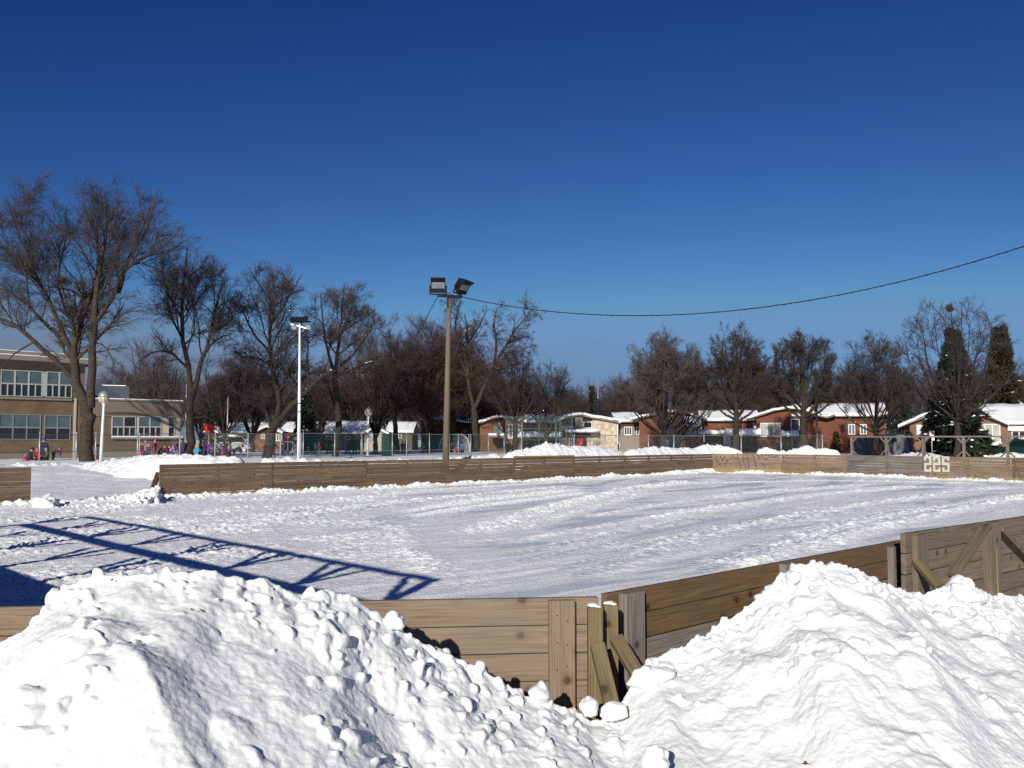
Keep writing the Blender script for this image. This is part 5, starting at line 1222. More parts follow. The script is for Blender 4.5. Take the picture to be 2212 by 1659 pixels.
# brown brick houses beyond the green fence
P = Plane((0, 116), FX); g = thing('brick_house', 'low brown brick house with snowy sagging roof behind the wooden pole', 'house', (px(980, 116), 120, GZ), group='split level houses along the street')
gable(g, P, [r5(180, 815), r5(330, 800), r5(600, 812), r5(870, 850), r5(960, 850)], r5(190, 0)[0], r5(1000, 0)[0], 970, 9, 'orbrick')
PNL(g, P, r5, 225, 860, 360, 1300, 'siding', 'shade_dark'); PNL(g, P, r5, 600, 868, 1000, 935, 'siding', 'eave_shade_band', t=.04)  # flat dark panels: painted shade at the left and under the eave
W_(g, P, r5, 725, 955, 842, 1045, panes=2, frame='siding'); W_(g, P, r5, 915, 955, 990, 1045, panes=1, frame='siding')
P = Plane((0, 110), FX); g = thing('brick_house', 'brown brick house with snowy gable and tall grey window beside the backstop', 'house', (px(1110, 110), 114, GZ), group='split level houses along the street')
gable(g, P, [r5(1000, 852), r5(1080, 825), r5(1200, 783), r5(1310, 765), r5(1450, 790), r5(1640, 842)], r5(1015, 0)[0], r5(1610, 0)[0], 970, 9, 'orbrick')
PNL(g, P, r5, 1220, 815, 1330, 880, 'siding', 'gable_siding'); W_(g, P, r5, 1222, 880, 1328, 1030, panes=1, frame='greyw', glass='glassb')
PNL(g, P, r5, 1395, 820, 1600, 1090, 'greyw', 'pale_siding'); W_(g, P, r5, 1420, 895, 1530, 1095, panes=2, glass='glassb', rails=(.62,)); W_(g, P, r5, 1560, 960, 1605, 1030, panes=1, glass='glassb')
Pw = Plane((0, 111), FX); eaves(g, Pw, r5(1600, 0)[0], r5(2170, 0)[0], r5(0, 845)[1], r5(0, 775)[1], 'redbrick', rise=1)
PNL(g, Pw, r5, 1640, 868, 2120, 930, 'siding', 'eave_shade_band', t=.04); carport(g, Pw, r5(1555, 0)[0], r5(2140, 0)[0], r5(0, 1000)[1], r5(0, 1065)[1])  # dark strip painted for the eave shadow on the wing
PNL(g, Pw, r5, 1640, 1085, 2130, 1300, 'dark', 'carport_shade_panel', t=.05); PNL(g, Pw.off(2.3), r5, 1785, 1010, 1812, 1230, 'siding', 'carport_post', t0=-.2)  # black sheet on the wall paints the shade under the carport
PNL(g, Pw, r5, 1665, 735, 1710, 790, 'orbrick', 'chimney', t0=-4.4, t=-3.8)
# entrance canopy
P2 = Plane((0, 106), FX); carport(g, P2, r5(1140, 0)[0], r5(1350, 0)[0], r5(0, 1020)[1], r5(0, 1048)[1], depth=2.5, name='porch_roof', t=0)
# beige house
P = Plane((0, 110), FX); g = thing('beige_house', 'beige stone house with red door and snow draped gable', 'house', (px(1290, 110), 114, GZ), group='split level houses along the street')
gable(g, P, [r6(20, 850), r6(120, 815), r6(250, 755), r6(400, 728), r6(500, 742), r6(600, 765), r6(780, 790), r6(970, 828)], r6(140, 0)[0], r6(965, 0)[0], 970, 9, 'beige', th=.4)
PNL(g, P, r6, 172, 812, 368, 925, 'siding', 'gable_siding'); PNL(g, P, r6, 476, 795, 606, 860, 'siding', 'gable_siding')
PNL(g, P, r6, 612, 832, 945, 1250, 'stone', 'stone_panel', t=.12); PNL(g, P, r6, 372, 785, 474, 955, 'beige', 'pier', t=.2); PNL(g, P, r6, 140, 850, 174, 1250, 'beige', 'pier', t=.2)
W_(g, P, r6, 180, 925, 366, 1100, panes=3, glass='glassd', sill=True); W_(g, P, r6, 485, 858, 606, 950, panes=1, glass='glassd')
m = MB(); a = P.uv(*r6(235, 922)); b = P.uv(*r6(366, 880)); c = P.uv(*r6(366, 922)); m.prism([P.pt(*a, .04), P.pt(*c, .04), P.pt(*b, .04)], [P.pt(*a, -.01), P.pt(*c, -.01), P.pt(*b, -.01)]); m.build('clerestory_pane', M['glassd'], g)
P3 = P.off(1.6); carport(g, P3, r6(225, 0)[0], r6(690, 0)[0], r6(0, 955)[1], r6(0, 992)[1], depth=1.6, name='porch_roof', t=0)
PNL(g, P, r6, 345, 1000, 585, 1250, 'siding', 'porch_shade_panel', t=.04); PNL(g, P, r6, 390, 1095, 476, 1250, 'reddoor', 'door', t=.09); PNL(g, P, r6, 480, 1080, 528, 1250, 'glassd', 'side_light', t=.07); PNL(g, P, r6, 530, 1080, 580, 1250, 'beige', 'pier', t=.14)  # dark sheet behind the door paints the shade under the porch
PNL(g, P3, r6, 258, 1000, 276, 1260, 'siding', 'porch_post', t0=-.15, t=0)
PNL(g, P, r6, 108, 688, 182, 800, 'tanlow', 'chimney', t0=-3.2, t=-2.2)
m = MB(); z = [P.uv(*r6(230, 768)), P.uv(*r6(262, 738)), P.uv(*r6(330, 727)), P.uv(*r6(345, 738))]; m.prism([P.pt(a, y, .35) for a, y in z[::-1]][::-1], [P.pt(a, y, -1.5) for a, y in z]); m.build('bare_tile_patch', M['redbrick'], g)
Pw = Plane((0, 111.5), FX); eaves(g, Pw, r6(955, 0)[0], r6(1275, 0)[0], r6(0, 835)[1], r6(0, 745)[1], 'greyw'); PNL(g, Pw, r6, 975, 850, 1268, 925, 'siding', 'eave_shade_band', t=.04)  # eave shadow put in as a dark band on the wall
W_(g, Pw, r6, 1060, 930, 1165, 1045, panes=3, glass='glassd', sill=True); W_(g, Pw, r6, 1232, 935, 1270, 1045, panes=1)
m = MB(); q = [P.uv(*r6(1020, 848)), P.uv(*r6(1005, 868)), P.uv(*r6(966, 885)), P.uv(*r6(966, 1150)), P.uv(*r6(985, 1165))]; m.tube([P.pt(a, z, .12) for a, z in q], .07, 6); m.build('downpipe', M['whitem'], g)
# red brick house with white gable panel
P = facing(1450, 108); g = thing('brick_house', 'red brick house with white gable panel and snow covered carport', 'house', (px(1500, 108), 112, GZ), group='split level houses along the street')
gable(g, P, [r6(1165, 800), r6(1420, 742), r6(1640, 700), r6(1850, 688), r6(1990, 722), q7(60, 690), q7(215, 735)], r6(1270, 0)[0], q7(150, 0)[0], 970, 9, 'redbrick')
PNL(g, P, r6, 1560, 790, 1895, 1250, 'greyw', 'entry_recess'); PNL(g, P, r6, 1640, 850, 1700, 990, 'glassd', 'entry_pane', t=.05); PNL(g, P, r6, 1640, 1120, 1690, 1250, 'white', 'door', t=.06)
PNL(g, P, r6, 1905, 780, 2152, 905, 'white', 'gable_panel', t=.05)
m = MB(); a, b, c = P.uv(*r6(1925, 855)), P.uv(*r6(1925, 902)), P.uv(*r6(2145, 900)); m.prism([P.pt(*b, .08), P.pt(*c, .08), P.pt(*a, .08)], [P.pt(*b, .05), P.pt(*c, .05), P.pt(*a, .05)]); m.build('clerestory_pane', M['glassd'], g)
W_(g, P, r6, 1908, 905, 2152, 1060, panes=3, glass='glassb', sill=True)
m = MB(); wallbox(P, m, r6(1900, 1068), r6(2110, 1085), -.02, .3); m.build('snowy_flower_box', M['dark'], g)
Pw = P.off(-1); eaves(g, Pw, q7(140, 0)[0], q7(870, 0)[0], q7(0, 745)[1], q7(0, 655)[1], 'redbrick'); PNL(g, Pw, q7, 200, 748, 790, 800, 'siding', 'eave_shade_band', t=.04)  # wall top darkened by a panel painted as eave shade
carport(g, Pw, q7(105, 0)[0], q7(440, 0)[0], q7(0, 895)[1], q7(0, 935)[1]); carport(g, P, q7(435, 0)[0], q7(865, 0)[0], q7(0, 868)[1], q7(0, 945)[1], name='garage_roof')
PNL(g, Pw, q7, 190, 955, 420, 1200, 'dark', 'carport_shade_panel', t=.06); PNL(g, Pw.off(2.4), q7, 428, 895, 456, 1200, 'white', 'carport_post', t0=-.25); PNL(g, Pw, q7, 456, 960, 520, 1200, 'white', 'garage_wall', t=.6); PNL(g, Pw, q7, 580, 965, 860, 1200, 'dark', 'carport_shade_panel', t=.06)  # flat black sheets stand in for the shaded space under both roofs
m = MB()
for k in range(4): wallbox(Pw, m, q7(803 + k * 3, 795 + k * 25), q7(850, 808 + k * 25), 0, .5 + k * .2)
m.build('snowy_steps', M['roofsnow'], g)
# wide red brick house
P = facing(1740, 103); g = thing('brick_house', 'wide red brick house with arched snowy gable behind the scrawled boards', 'house', (px(1760, 103), 107, GZ), group='split level houses along the street')
gable(g, P, [q7(720, 720), q7(900, 670), q7(1080, 610), q7(1250, 582), q7(1400, 592), q7(1560, 650), q7(1700, 690), q7(1760, 700), q7(1860, 668)], q7(850, 0)[0], q7(1540, 0)[0], 970, 9, 'redbrick')
W_(g, P, q7, 895, 797, 1157, 962, panes=3, glass=['glassc'], sill=True); W_(g, P, q7, 1288, 745, 1400, 895, panes=1, glass='glassd')
carport(g, P.off(1.2), q7(1175, 0)[0], q7(1390, 0)[0], q7(0, 895)[1], q7(0, 950)[1], depth=1.2, name='porch_roof', t=0); PNL(g, P, q7, 1185, 960, 1385, 1200, 'dark', 'porch_shade_panel', t=.05); PNL(g, P, q7, 1405, 985, 1480, 1200, 'greyw', 'door', t=.06); PNL(g, P.off(1.1), q7, 1300, 960, 1312, 1200, 'white', 'porch_post', t0=-.1, t=0)  # black sheet below the porch roof is painted shade, no real hollow
Pw = P.off(-.6); eaves(g, Pw, q7(1330, 0)[0], q8(475, 0)[0], q7(0, 690)[1], q7(0, 575)[1], 'redbrick'); PNL(g, Pw, q7, 1960, 705, 2420, 765, 'siding', 'eave_shade_band', t=.04)  # dark panel along the wing top imitates the shadow of the eave
W_(g, Pw, q7, 2025, 813, 2112, 945, panes=2, glass='glassb'); W_(g, Pw, q8, 158, 795, 243, 918, panes=2, glass='glassb')
PNL(g, Pw, q7, 1452, 555, 1505, 700, 'galv', 'chimney', t0=-4.3, t=-3.6)
# end house
P = facing(2080, 90); g = thing('brick_house', 'brown brick end house with shuttered window and triple window behind the spruce', 'house', (px(2090, 90), 94, GZ), group='split level houses along the street')
gable(g, P, [q8(640, 790), q8(900, 690), q8(1150, 590), q8(1420, 530), q8(1580, 590), q8(1800, 670), q8(2020, 760)], q8(780, 0)[0], q8(2005, 0)[0], 980, 12, 'brbrick', th=.4)
PNL(g, P, q8, 868, 800, 938, 925, 'white', 'shutter', t=.06); W_(g, P, q8, 940, 800, 1062, 930, panes=1, glass='glassd', sill=True); W_(g, P, q8, 1625, 790, 1912, 1020, panes=3, glass='glassc', sill=True)
Pw = P.off(-1); eaves(g, Pw, q8(1500, 0)[0], q8(3100, 0)[0], q8(0, 772)[1], q8(0, 570)[1], 'brbrick', depth=10); PNL(g, Pw, q8, 1990, 815, 2600, 872, 'white', 'fascia_panel', t=.3); W_(g, Pw, q8, 2055, 878, 2330, 1100, panes=3, glass='glassd')
# bungalows on the left beyond the school yard
P = Plane((0, 126), FX); g = thing('bungalow', 'low tan bungalow with snowy roof and orange brick gable behind the leaning tree', 'house', (px(540, 126), 130, GZ), group='bungalows beyond the school yard')
eaves(g, P, r3(700, 0)[0], r3(1480, 0)[0], r3(0, 995)[1], r3(0, 885)[1], 'tanlow'); W_(g, P, r3, 1225, 1040, 1295, 1100, panes=2); W_(g, P, r3, 760, 1050, 820, 1100, panes=2)
P = Plane((0, 124), FX); gable(g, P, [r3(1350, 1010), r3(1560, 905), r3(1790, 1005)], r3(1390, 0)[0], r3(1780, 0)[0], 960, 9, 'orbrick', wname='gable_wall'); W_(g, P, r3, 1465, 1030, 1520, 1100, panes=2, glass='glassb'); W_(g, P, r3, 1650, 1030, 1760, 1130, panes=3, glass='glassb')
Pw = Plane((0, 127), FX); eaves(g, Pw, r3(1760, 0)[0], r3(2250, 0)[0], r3(0, 985)[1], r3(0, 880)[1], 'tanlow')
P = Plane((0, 128), FX); g = thing('bungalow', 'long low bungalow with blue shaded snowy roof behind the green screen', 'house', (px(740, 128), 132, GZ), group='bungalows beyond the school yard')
eaves(g, P, r4(430, 0)[0], r4(1180, 0)[0], r4(0, 1010)[1], r4(0, 868)[1], 'tanlow'); W_(g, P, r4, 620, 1060, 700, 1110, panes=2); W_(g, P, r4, 880, 1060, 960, 1110, panes=2)
P = Plane((0, 126), FX); gable(g, P, [r4(1120, 1020), r4(1300, 925), r4(1510, 1010)], r4(1160, 0)[0], r4(1500, 0)[0], 960, 9, 'beige', wname='gable_wall'); W_(g, P, r4, 1270, 1020, 1300, 1080, panes=1)
Pw = Plane((0, 129), FX); eaves(g, Pw, r4(1480, 0)[0], r4(1830, 0)[0], r4(0, 990)[1], r4(0, 875)[1], 'tanlow'); W_(g, Pw, r4, 1600, 1040, 1680, 1090, panes=2)
# ------------------------------------------------------------------ school
q = at(0, 766, 68); PS = Plane((q.x, 68), (.67, .742))
g = thing('school', 'tan brick two storey school with flat roof and low wing', 'school', (q.x, 75, GZ))
def S(x, y): return PS.uv(*r2(x, y))
aL = -17.0; aR = S(1000, 400)[0]; zR = S(500, 340)[1]; zE = S(0, 270)[1]
m = MB(); m.pbox(PS, aL, aR, GZ, zR - .3, -14, 0); m.build('brick_wall', M['tan'], g)
m = MB(); m.pbox(PS, aL, aR + 1.1, zR - .30, zR + .05, -14.5, .9); m.pbox(PS, aL, aR - .3, zR + .05, zR + .42, -13.5, .25); ro = m.build('flat_roof', M['fascia'], g)
m = MB(); m.pbox(PS, aL, aR + 1.0, zR + .052, zR + .11, .26, .85); m.pbox(PS, aL, aR - .4, zR + .425, zR + .48, -13.3, .1); m.build('roof_snow', M['roofsnow'], ro)
m = MB(); m.pbox(PS, aL, aR + .004, zR - .95, zR - .31, -.1, .03); m.build('upper_band', M['stucco'], g)
a1 = S(870, 900)[0]; m = MB(); m.pbox(PS, a1, a1 + .16, GZ, S(870, 810)[1], 0, .09); m.build('pale_corner_strip', M['beige'], g)
m = MB(); m.pbox(PS, a1 + .17, aR + .002, GZ, S(870, 810)[1], -.1, .012); m.build('end_pier', M['tanlow'], g)
def bays(P, f, xs_, y0, y1, rail, yrow, up='glassb', lo='glassd', frame='white', wide=None):
    for k, (x0, x1) in enumerate(xs_):
        up_ = up if not (wide and k in wide) else 'glassd'
        window(g, P, *f(x0 - 10, y0), *f(x1 + 10, y1), panes=2 if yrow else 1, frame=frame, glass=[up_, lo], rails=(rail,), fw=.09)
def shift(y, x): return y + x * .035       # rows climb slightly towards the camera
xsU = [(-330, -180), (-165, -15), (20, 168), (188, 332), (350, 492), (557, 692), (710, 842)]
for x0, x1 in xsU:
    window(g, PS, *r2(x0 - 6, shift(478, x0)), *r2(x1 + 6, shift(478, x0)), panes=1, frame='white', glass='glassb') if False else None
    a0, zt = S(x0, 480 + x0 * .04); ab, _ = S(x1, 480); zb = S(x0, 772 + x0 * .03)[1]; zm = S(x0, 632 + x0 * .03)[1]
    f = MB(); w_ = .06
    f.pbox(PS, a0 - w_, ab + w_, zb - w_, zb, -.02, .06); f.pbox(PS, a0 - w_, ab + w_, zt, zt + w_, -.02, .06); f.pbox(PS, a0 - w_, a0, zb, zt, -.02, .057); f.pbox(PS, ab, ab + w_, zb, zt, -.02, .057)
    f.pbox(PS, a0, ab, zm - .05, zm + .05, -.02, .054); f.pbox(PS, (a0 + ab) / 2 - .04, (a0 + ab) / 2 + .04, zb, zm - .05, -.02, .054)
    o = f.build('window', M['framew'], g); b = MB(); b.pbox(PS, a0, ab, zm, zt, -.02, .012); b.build('upper_pane', M['glassb'], o); b = MB(); b.pbox(PS, a0, ab, zb, zm, -.02, .010); b.build('lower_pane', M['glassd'], o)
    # ground floor window of the same bay, behind the fence
    a0, zt = S(x0 - 25, 1000 + x0 * .02); ab, _ = S(x1 - 20, 1000); zb = S(x0, 1285 + x0 * .01)[1]; zm = S(x0, 1150 + x0 * .01)[1]
    f = MB(); f.pbox(PS, a0 - w_, ab + w_, zb - w_, zb, -.02, .06); f.pbox(PS, a0 - w_, ab + w_, zt, zt + w_, -.02, .06); f.pbox(PS, a0 - w_, a0, zb, zt, -.02, .057); f.pbox(PS, ab, ab + w_, zb, zt, -.02, .057); f.pbox(PS, a0, ab, zm - .05, zm + .05, -.02, .054)
    o = f.build('window', M['galv'], g); b = MB(); b.pbox(PS, a0, ab, zm, zt, -.02, .012); b.build('upper_pane', M['glassb'], o); b = MB(); b.pbox(PS, a0, ab, zb, zm, -.02, .010); b.build('lower_pane', M['glassd'], o)
m = MB(); a0, ab = S(499, 600)[0], S(549, 600)[0]; m.pbox(PS, a0, ab, S(500, 785)[1], S(500, 500)[1], -.02, .05); m.build('white_pier', M['framew'], g)
m = MB(); m.pbox(PS, aL, S(862, 0)[0], S(0, 815)[1] - .0, S(0, 790)[1], -.02, .16); m.build('window_ledge', M['fascia'], g)
m = MB(); m.pbox(PS, aL, aR + .02, GZ, S(0, 1460)[1], -.1, .04); m.build('plinth', M['concrete'], g)
# low wing
q = at(205, 862, 73.5); PL = Plane((q.x, 73.5), (.72, .69))
def Sl(x, y): return PL.uv(*r2(x, y))
aW = Sl(2130, 900)[0]; zt = Sl(1115, 815)[1]; zmid = Sl(1200, 1022)[1]
m = MB(); m.pbox(PL, -5, aW, GZ, zmid, -12, 0); m.build('wing_wall', M['tanlow'], g); m = MB(); m.pbox(PL, -5, aW + .05, zmid + .004, zt - .1, -12, .06); m.build('stucco_band', M['stucco'], g)
m = MB(); m.pbox(PL, -5, aW + .15, zt - .1, zt + .02, -12.1, .16); ro = m.build('wing_roof', M['fascia'], g); m = MB(); m.pbox(PL, -5, aW + .1, zt + .024, zt + .09, -12, .12); m.build('roof_snow', M['roofsnow'], ro)
a0 = Sl(1310, 1100)[0]; m = MB(); m.pbox(PL, a0, aW - .05, Sl(1400, 1258)[1], Sl(1400, 1026)[1], -.05, .02); m.build('window_band', M['beige'], g)
for (x0, x1), u in zip([(1322, 1448), (1462, 1588), (1634, 1754), (1770, 1890), (1984, 2045)], ['glassb', 'glassd', 'glassb', 'glassb', 'glassb']):
    a0, zz = Sl(x0, 1030); ab, _ = Sl(x1, 1030); zb = Sl(x0, 1255)[1]; zm = Sl(x0, 1145)[1]; w_ = .06; f = MB()
    f.pbox(PL, a0 - w_, ab + w_, zb - w_, zb, -.02, .08); f.pbox(PL, a0 - w_, ab + w_, zz, zz + w_, -.02, .08); f.pbox(PL, a0 - w_, a0, zb, zz, -.02, .077); f.pbox(PL, ab, ab + w_, zb, zz, -.02, .077); f.pbox(PL, a0, ab, zm - .05, zm + .05, -.02, .074)
    if x1 < 1950: f.pbox(PL, (a0 + ab) / 2 - .04, (a0 + ab) / 2 + .04, zb, zm - .05, -.02, .074)
    o = f.build('window', M['framew'], g); b = MB(); b.pbox(PL, a0, ab, zm, zz, -.02, .034); b.build('upper_pane', M[u], o); b = MB(); b.pbox(PL, a0, ab, zb, zm, -.02, .032); b.build('lower_pane', M['glassd'], o)
m = MB(); m.pbox(PL, Sl(1305, 1265)[0], aW + .1, Sl(1305, 1290)[1], Sl(1305, 1268)[1], -.02, .25); so_ = m.build('window_sill', M['fascia'], g); m = MB(); m.pbox(PL, Sl(1310, 1265)[0], aW + .08, Sl(1305, 1268)[1] + .003, Sl(1305, 1252)[1], 0, .22); m.build('sill_snow', M['roofsnow'], so_)
m = MB(); m.pbox(PL, -5, aW + .02, GZ, Sl(1200, 1430)[1], -.1, .05); m.build('plinth', M['concrete'], g)
m = MB(); m.pbox(PL, Sl(905, 1170)[0], Sl(940, 1170)[0], Sl(905, 1192)[1], Sl(905, 1165)[1], .0, .3); m.build('wall_lamp', M['galv'], g)
PB = Plane((at(300, 840, 88).x, 88), (.9, .43)); b0, b1 = PB.uv(*r2(1100, 660)), PB.uv(*r2(1515, 810)); tp = PB.uv(*r2(1240, 660))
m = MB(); m.pbox(PB, PB.uv(*r2(1250, 700))[0], b1[0], 4.3, PB.uv(*r2(1400, 665))[1], -6, 0); m.build('roof_house', M['gbox'], g); m = MB(); m.pbox(PB, PB.uv(*r2(1190, 700))[0], b1[0] - .3, PB.uv(*r2(1400, 665))[1] + .003, PB.uv(*r2(1400, 655))[1], -6, .05); m.build('roof_house_snow', M['roofsnow'], g)
m = MB(); z0 = PB.uv(*r2(1100, 812))[1]; e = [(PB.uv(*r2(1050, 700))[0], z0 - .2), (PB.uv(*r2(1515, 812))[0], z0 - .2), (PB.uv(*r2(1200, 655))[0], PB.uv(*r2(1200, 655))[1]), (PB.uv(*r2(1050, 655))[0], PB.uv(*r2(1200, 655))[1])]; m.prism([PB.pt(a, z, .6) for a, z in e], [PB.pt(a, z, .15) for a, z in e]); m.build('slate_slope', M['blueroof'], g)
# ------------------------------------------------------------------ fences
def wire_fence(pts, posts, htop, hrail, label, mat='wire', pm='galv', r=.045, cat='fence', group=None, mid=None, name='chain_link_fence', tall=0):
    """pts: plan polyline (x, y); posts: parameters along it in metres"""
    P = [Vector((x, y, 0)) for x, y in pts]; L = [0]
    for a, b in zip(P, P[1:]): L.append(L[-1] + (b - a).length)
    def w(s): return Vector([float(np.interp(s, L, [p[i] for p in P])) for i in range(3)])
    g = thing(name, label, cat, (P[0].x, P[0].y, .2), group=group)
    for s in posts:
        p = w(s); m = MB(); m.tube([p + UPZ * .1, p + UPZ * (htop + tall)], r, 8); m.blob(p + UPZ * (htop + tall + .02), r * 1.3, 1); m.build('post', M[pm], g, True)
    for z, nm in ((htop, 'top_rail'),) + (((mid, 'mid_rail'),) if mid else ()):
        m = MB(); q = sorted(set(L + list(posts)))
        m.tube([w(s) + UPZ * z for s in q], r * .5, 6); m.build(nm, M['rail' if mat == 'wire' else pm], g, True)
    m = MB()
    for a, b in zip(P, P[1:]):
        l = (b - a).length; m.add([a + UPZ * .25, b + UPZ * .25, b + UPZ * htop, a + UPZ * htop], [(0, 1, 2, 3)], [(0, .25, 0), (l, .25, 0), (l, htop, 0), (0, htop, 0)])
    m.build('wire_mesh', M[mat], g); return g, w, L[-1]
def on(x, a, b):                                     # where picture column x meets the plan line a-b
    k = (x - 1106) / F; dx, dy = b[0] - a[0], b[1] - a[1]; t = (k * a[1] - a[0]) / (dx - k * dy); return (t * math.hypot(dx, dy))
A, B = (px(655, 70.6), 70.6), (px(1090, 96), 96)
ps = [on(x, A, B) for x in (656, 724, 781, 783, 848, 879, 928, 971, 990, 1013, 1017, 1055, 1089)]
g, w, Lg = wire_fence([A, B], ps, 2.4, 0, 'green screened fence enclosing the play yard left of the backstop', 'wireg', 'galv', .05, mid=.95, name='screened_fence')
m = MB(); s0, s1 = on(826, A, B), on(847, A, B); p, q = w(s0) + Vector((-.05, -.06, 0)), w(s1) + Vector((-.05, -.06, 0)); m.prism([p + UPZ * .4, q + UPZ * .4, q + UPZ * 2.38, p + UPZ * 2.38], [p + UPZ * .4 + Vector((.03, .03, 0)), q + UPZ * .4 + Vector((.03, .03, 0)), q + UPZ * 2.38 + Vector((.03, .03, 0)), p + UPZ * 2.38 + Vector((.03, .03, 0))])
m.build('solid_screen', M['wires'], g)
A, B = (px(-120, 58), 58), (px(300, 70), 70)
wire_fence([A, B], [on(x, A, B) for x in (-110, -30, 88, 167, 209, 299)], 2.25, 0, 'grey chain link fence in front of the two storey school wall', 'wire', 'galv', .055, mid=1.05, tall=.12, group='chain link fences')
A, B = (px(302, 70), 70), (px(652, 71.5), 71.5)
wire_fence([A, B], [on(x, A, B) for x in (303, 390, 441, 466, 537, 607, 651)], 2.35, 0, 'dark chain link fence before the low wing and the leaning tree', 'wire', 'steelg', .05, group='chain link fences')
A, B = (px(1235, 78), 78), (px(1776, 76), 76)
wire_fence([A, B], [on(x, A, B) for x in (1240, 1307, 1338, 1400, 1455, 1520, 1600, 1686, 1775)], 2.25, 0, 'long chain link fence behind the snow banks below the houses', 'wire', 'galv', .05, group='chain link fences')
def backstop(x0, x1, Y, ytop, label, n=2):
    z = at(x0, ytop, Y).z; a, b = px(x0, Y), px(x1, Y); g = thing('backstop', label, 'backstop', ((a + b) / 2, Y, .2), group='green ball field backstops')
    for k in range(n + 1):
        x = a + (b - a) * k / n; m = MB(); m.tube([(x, Y, .1), (x, Y, z)], .06, 8); m.build('post', M['dgreen'], g, True)
    for zz in (z, .45 * z, .72 * z): m = MB(); m.tube([(a, Y, zz), (b, Y, zz)], .04, 6); m.build('cross_rail', M['dgreen'], g, True)
    m = MB(); m.add([(a, Y, .3), (b, Y, .3), (b, Y, z), (a, Y, z)], [(0, 1, 2, 3)], [(0, 0, 0), (b - a, 0, 0), (b - a, z, 0), (0, z, 0)]); m.build('wire_mesh', M['wire'], g)
backstop(1093, 1200, 92, 901, 'tall green pipe backstop beside the far park lamp', 3); backstop(1202, 1236, 91, 900, 'narrow green pipe backstop wing before the beige house', 1)
# ------------------------------------------------------------------ yard things
c = at(452, 926, 76); k = 76 / F; g = thing('funnel_ball', 'red plastic funnel ball hoop on a pole in the school yard', 'play equipment', (c.x, c.y, .25)); WO[g.name] = Vector(); zc = c.z - .25
m = MB(); m.tube([(0, 0, 0), (0, 0, zc - .2)], .06, 8); m.build('pole', M['steelg'], g, True)
m = MB(); m.tube([(0, 0, zc - .42), (0, 0, zc - .36), (0, 0, zc - .1), (0, 0, zc + .25), (0, 0, zc + .4), (0, 0, zc + .36), (0, 0, zc + .1)], [.22, .27, .36, .46, .5, .46, .3], 16); fu = m.build('funnel', M['red'], g, True)
m = MB()
m.tube([(.08, -.30, zc - .25), (.08, -.37, zc - .25)], .09, 10); m.build('ball_hole', M['white'], fu)
m = MB(); m.blob((.46, 0, zc + .42), .07, 1); m.blob((-.46, 0, zc + .40), .06, 1); m.build('rim_snow', M['roofsnow'], fu, True)
def goal(x0, x1, Y, ytop, label, mat='white'):
    a, b = px(x0, Y), px(x1, Y); z = at(x0, ytop, Y).z; g = thing('goal_frame', label, 'goal', ((a + b) / 2, Y, .3)); 
    for x in (a, b): m = MB(); m.tube([(x, Y, .2), (x, Y, z), (x, Y + .8, z - .2), (x, Y + 1.3, .3)], .05, 8); m.build('side_frame', M[mat], g, True)
    m = MB(); m.tube([(a, Y, z), (b, Y, z)], .05, 8); m.build('crossbar', M[mat], g, True)
goal(607, 633, 86, 954, 'white goal frame beside the white mast')
def signpost(x, Y, y0, y1, w, label, kind):
    g = thing('sign', label, 'sign', (px(x, Y), Y, .3)); c = at(x, (y0 + y1) / 2, Y); h = (y1 - y0) / F * Y; w = w / F * Y
    m = MB(); m.tube([(c.x, Y + .05, .2), (c.x, Y + .05, c.z + h / 2)], .04, 6); m.build('post', M['galv'], g, True)
    m = MB()
    if kind == 'stop':
        o = [Vector((c.x + h / 2 * math.cos(a), Y, c.z + h / 2 * math.sin(a))) for a in (math.pi / 8 + i * math.pi / 4 for i in range(8))]; m.prism(o, [v + Vector((0, .03, 0)) for v in o]); m.build('red_plate', M['red'], g)
    else:
        m.box((c.x - w / 2, Y - .02, c.z - h / 2), (c.x + w / 2, Y, c.z + h / 2)); pl_ = m.build('white_plate', M['white'], g)
        m = MB(); rr = w * .33; cc = Vector((c.x, Y - .035, c.z + h * .1)); ring = [cc + Vector((rr * math.cos(a), 0, rr * math.sin(a))) for a in np.linspace(0, 2 * math.pi, 25)]; m.tube(ring, rr * .14, 6, cap=False); m.beam(ring[9], ring[21], rr * .2, rr * .2); m.build('red_ring', M['red'], pl_)
        m = MB(); m.beam(cc + Vector((-rr * .15, 0, -rr * .5)), cc + Vector((-rr * .15, 0, rr * .5)), .012, rr * .2); m.beam(cc + Vector((-rr * .15, 0, rr * .4)), cc + Vector((rr * .3, 0, rr * .4)), .012, rr * .2); m.beam(cc + Vector((-rr * .15, 0, 0)), cc + Vector((rr * .3, 0, 0)), .012, rr * .2); m.beam(cc + Vector((rr * .3, 0, 0)), cc + Vector((rr * .3, 0, rr * .4)), .012, rr * .2); m.build('letter', M['black'], pl_)
        m = MB(); m.box((c.x - w * .05, Y - .02, c.z - h * 1.35), (c.x + w * .5, Y, c.z - h * .8)); m.build('lower_plate', M['white'], g)
signpost(2013, 66, 931, 942, 10, 'white sign with a red ring above a smaller plate by the snowy spruce', 'ring'); signpost(622, 112, 938, 947, 8, 'small red octagonal stop sign far off beside the white mast', 'stop')
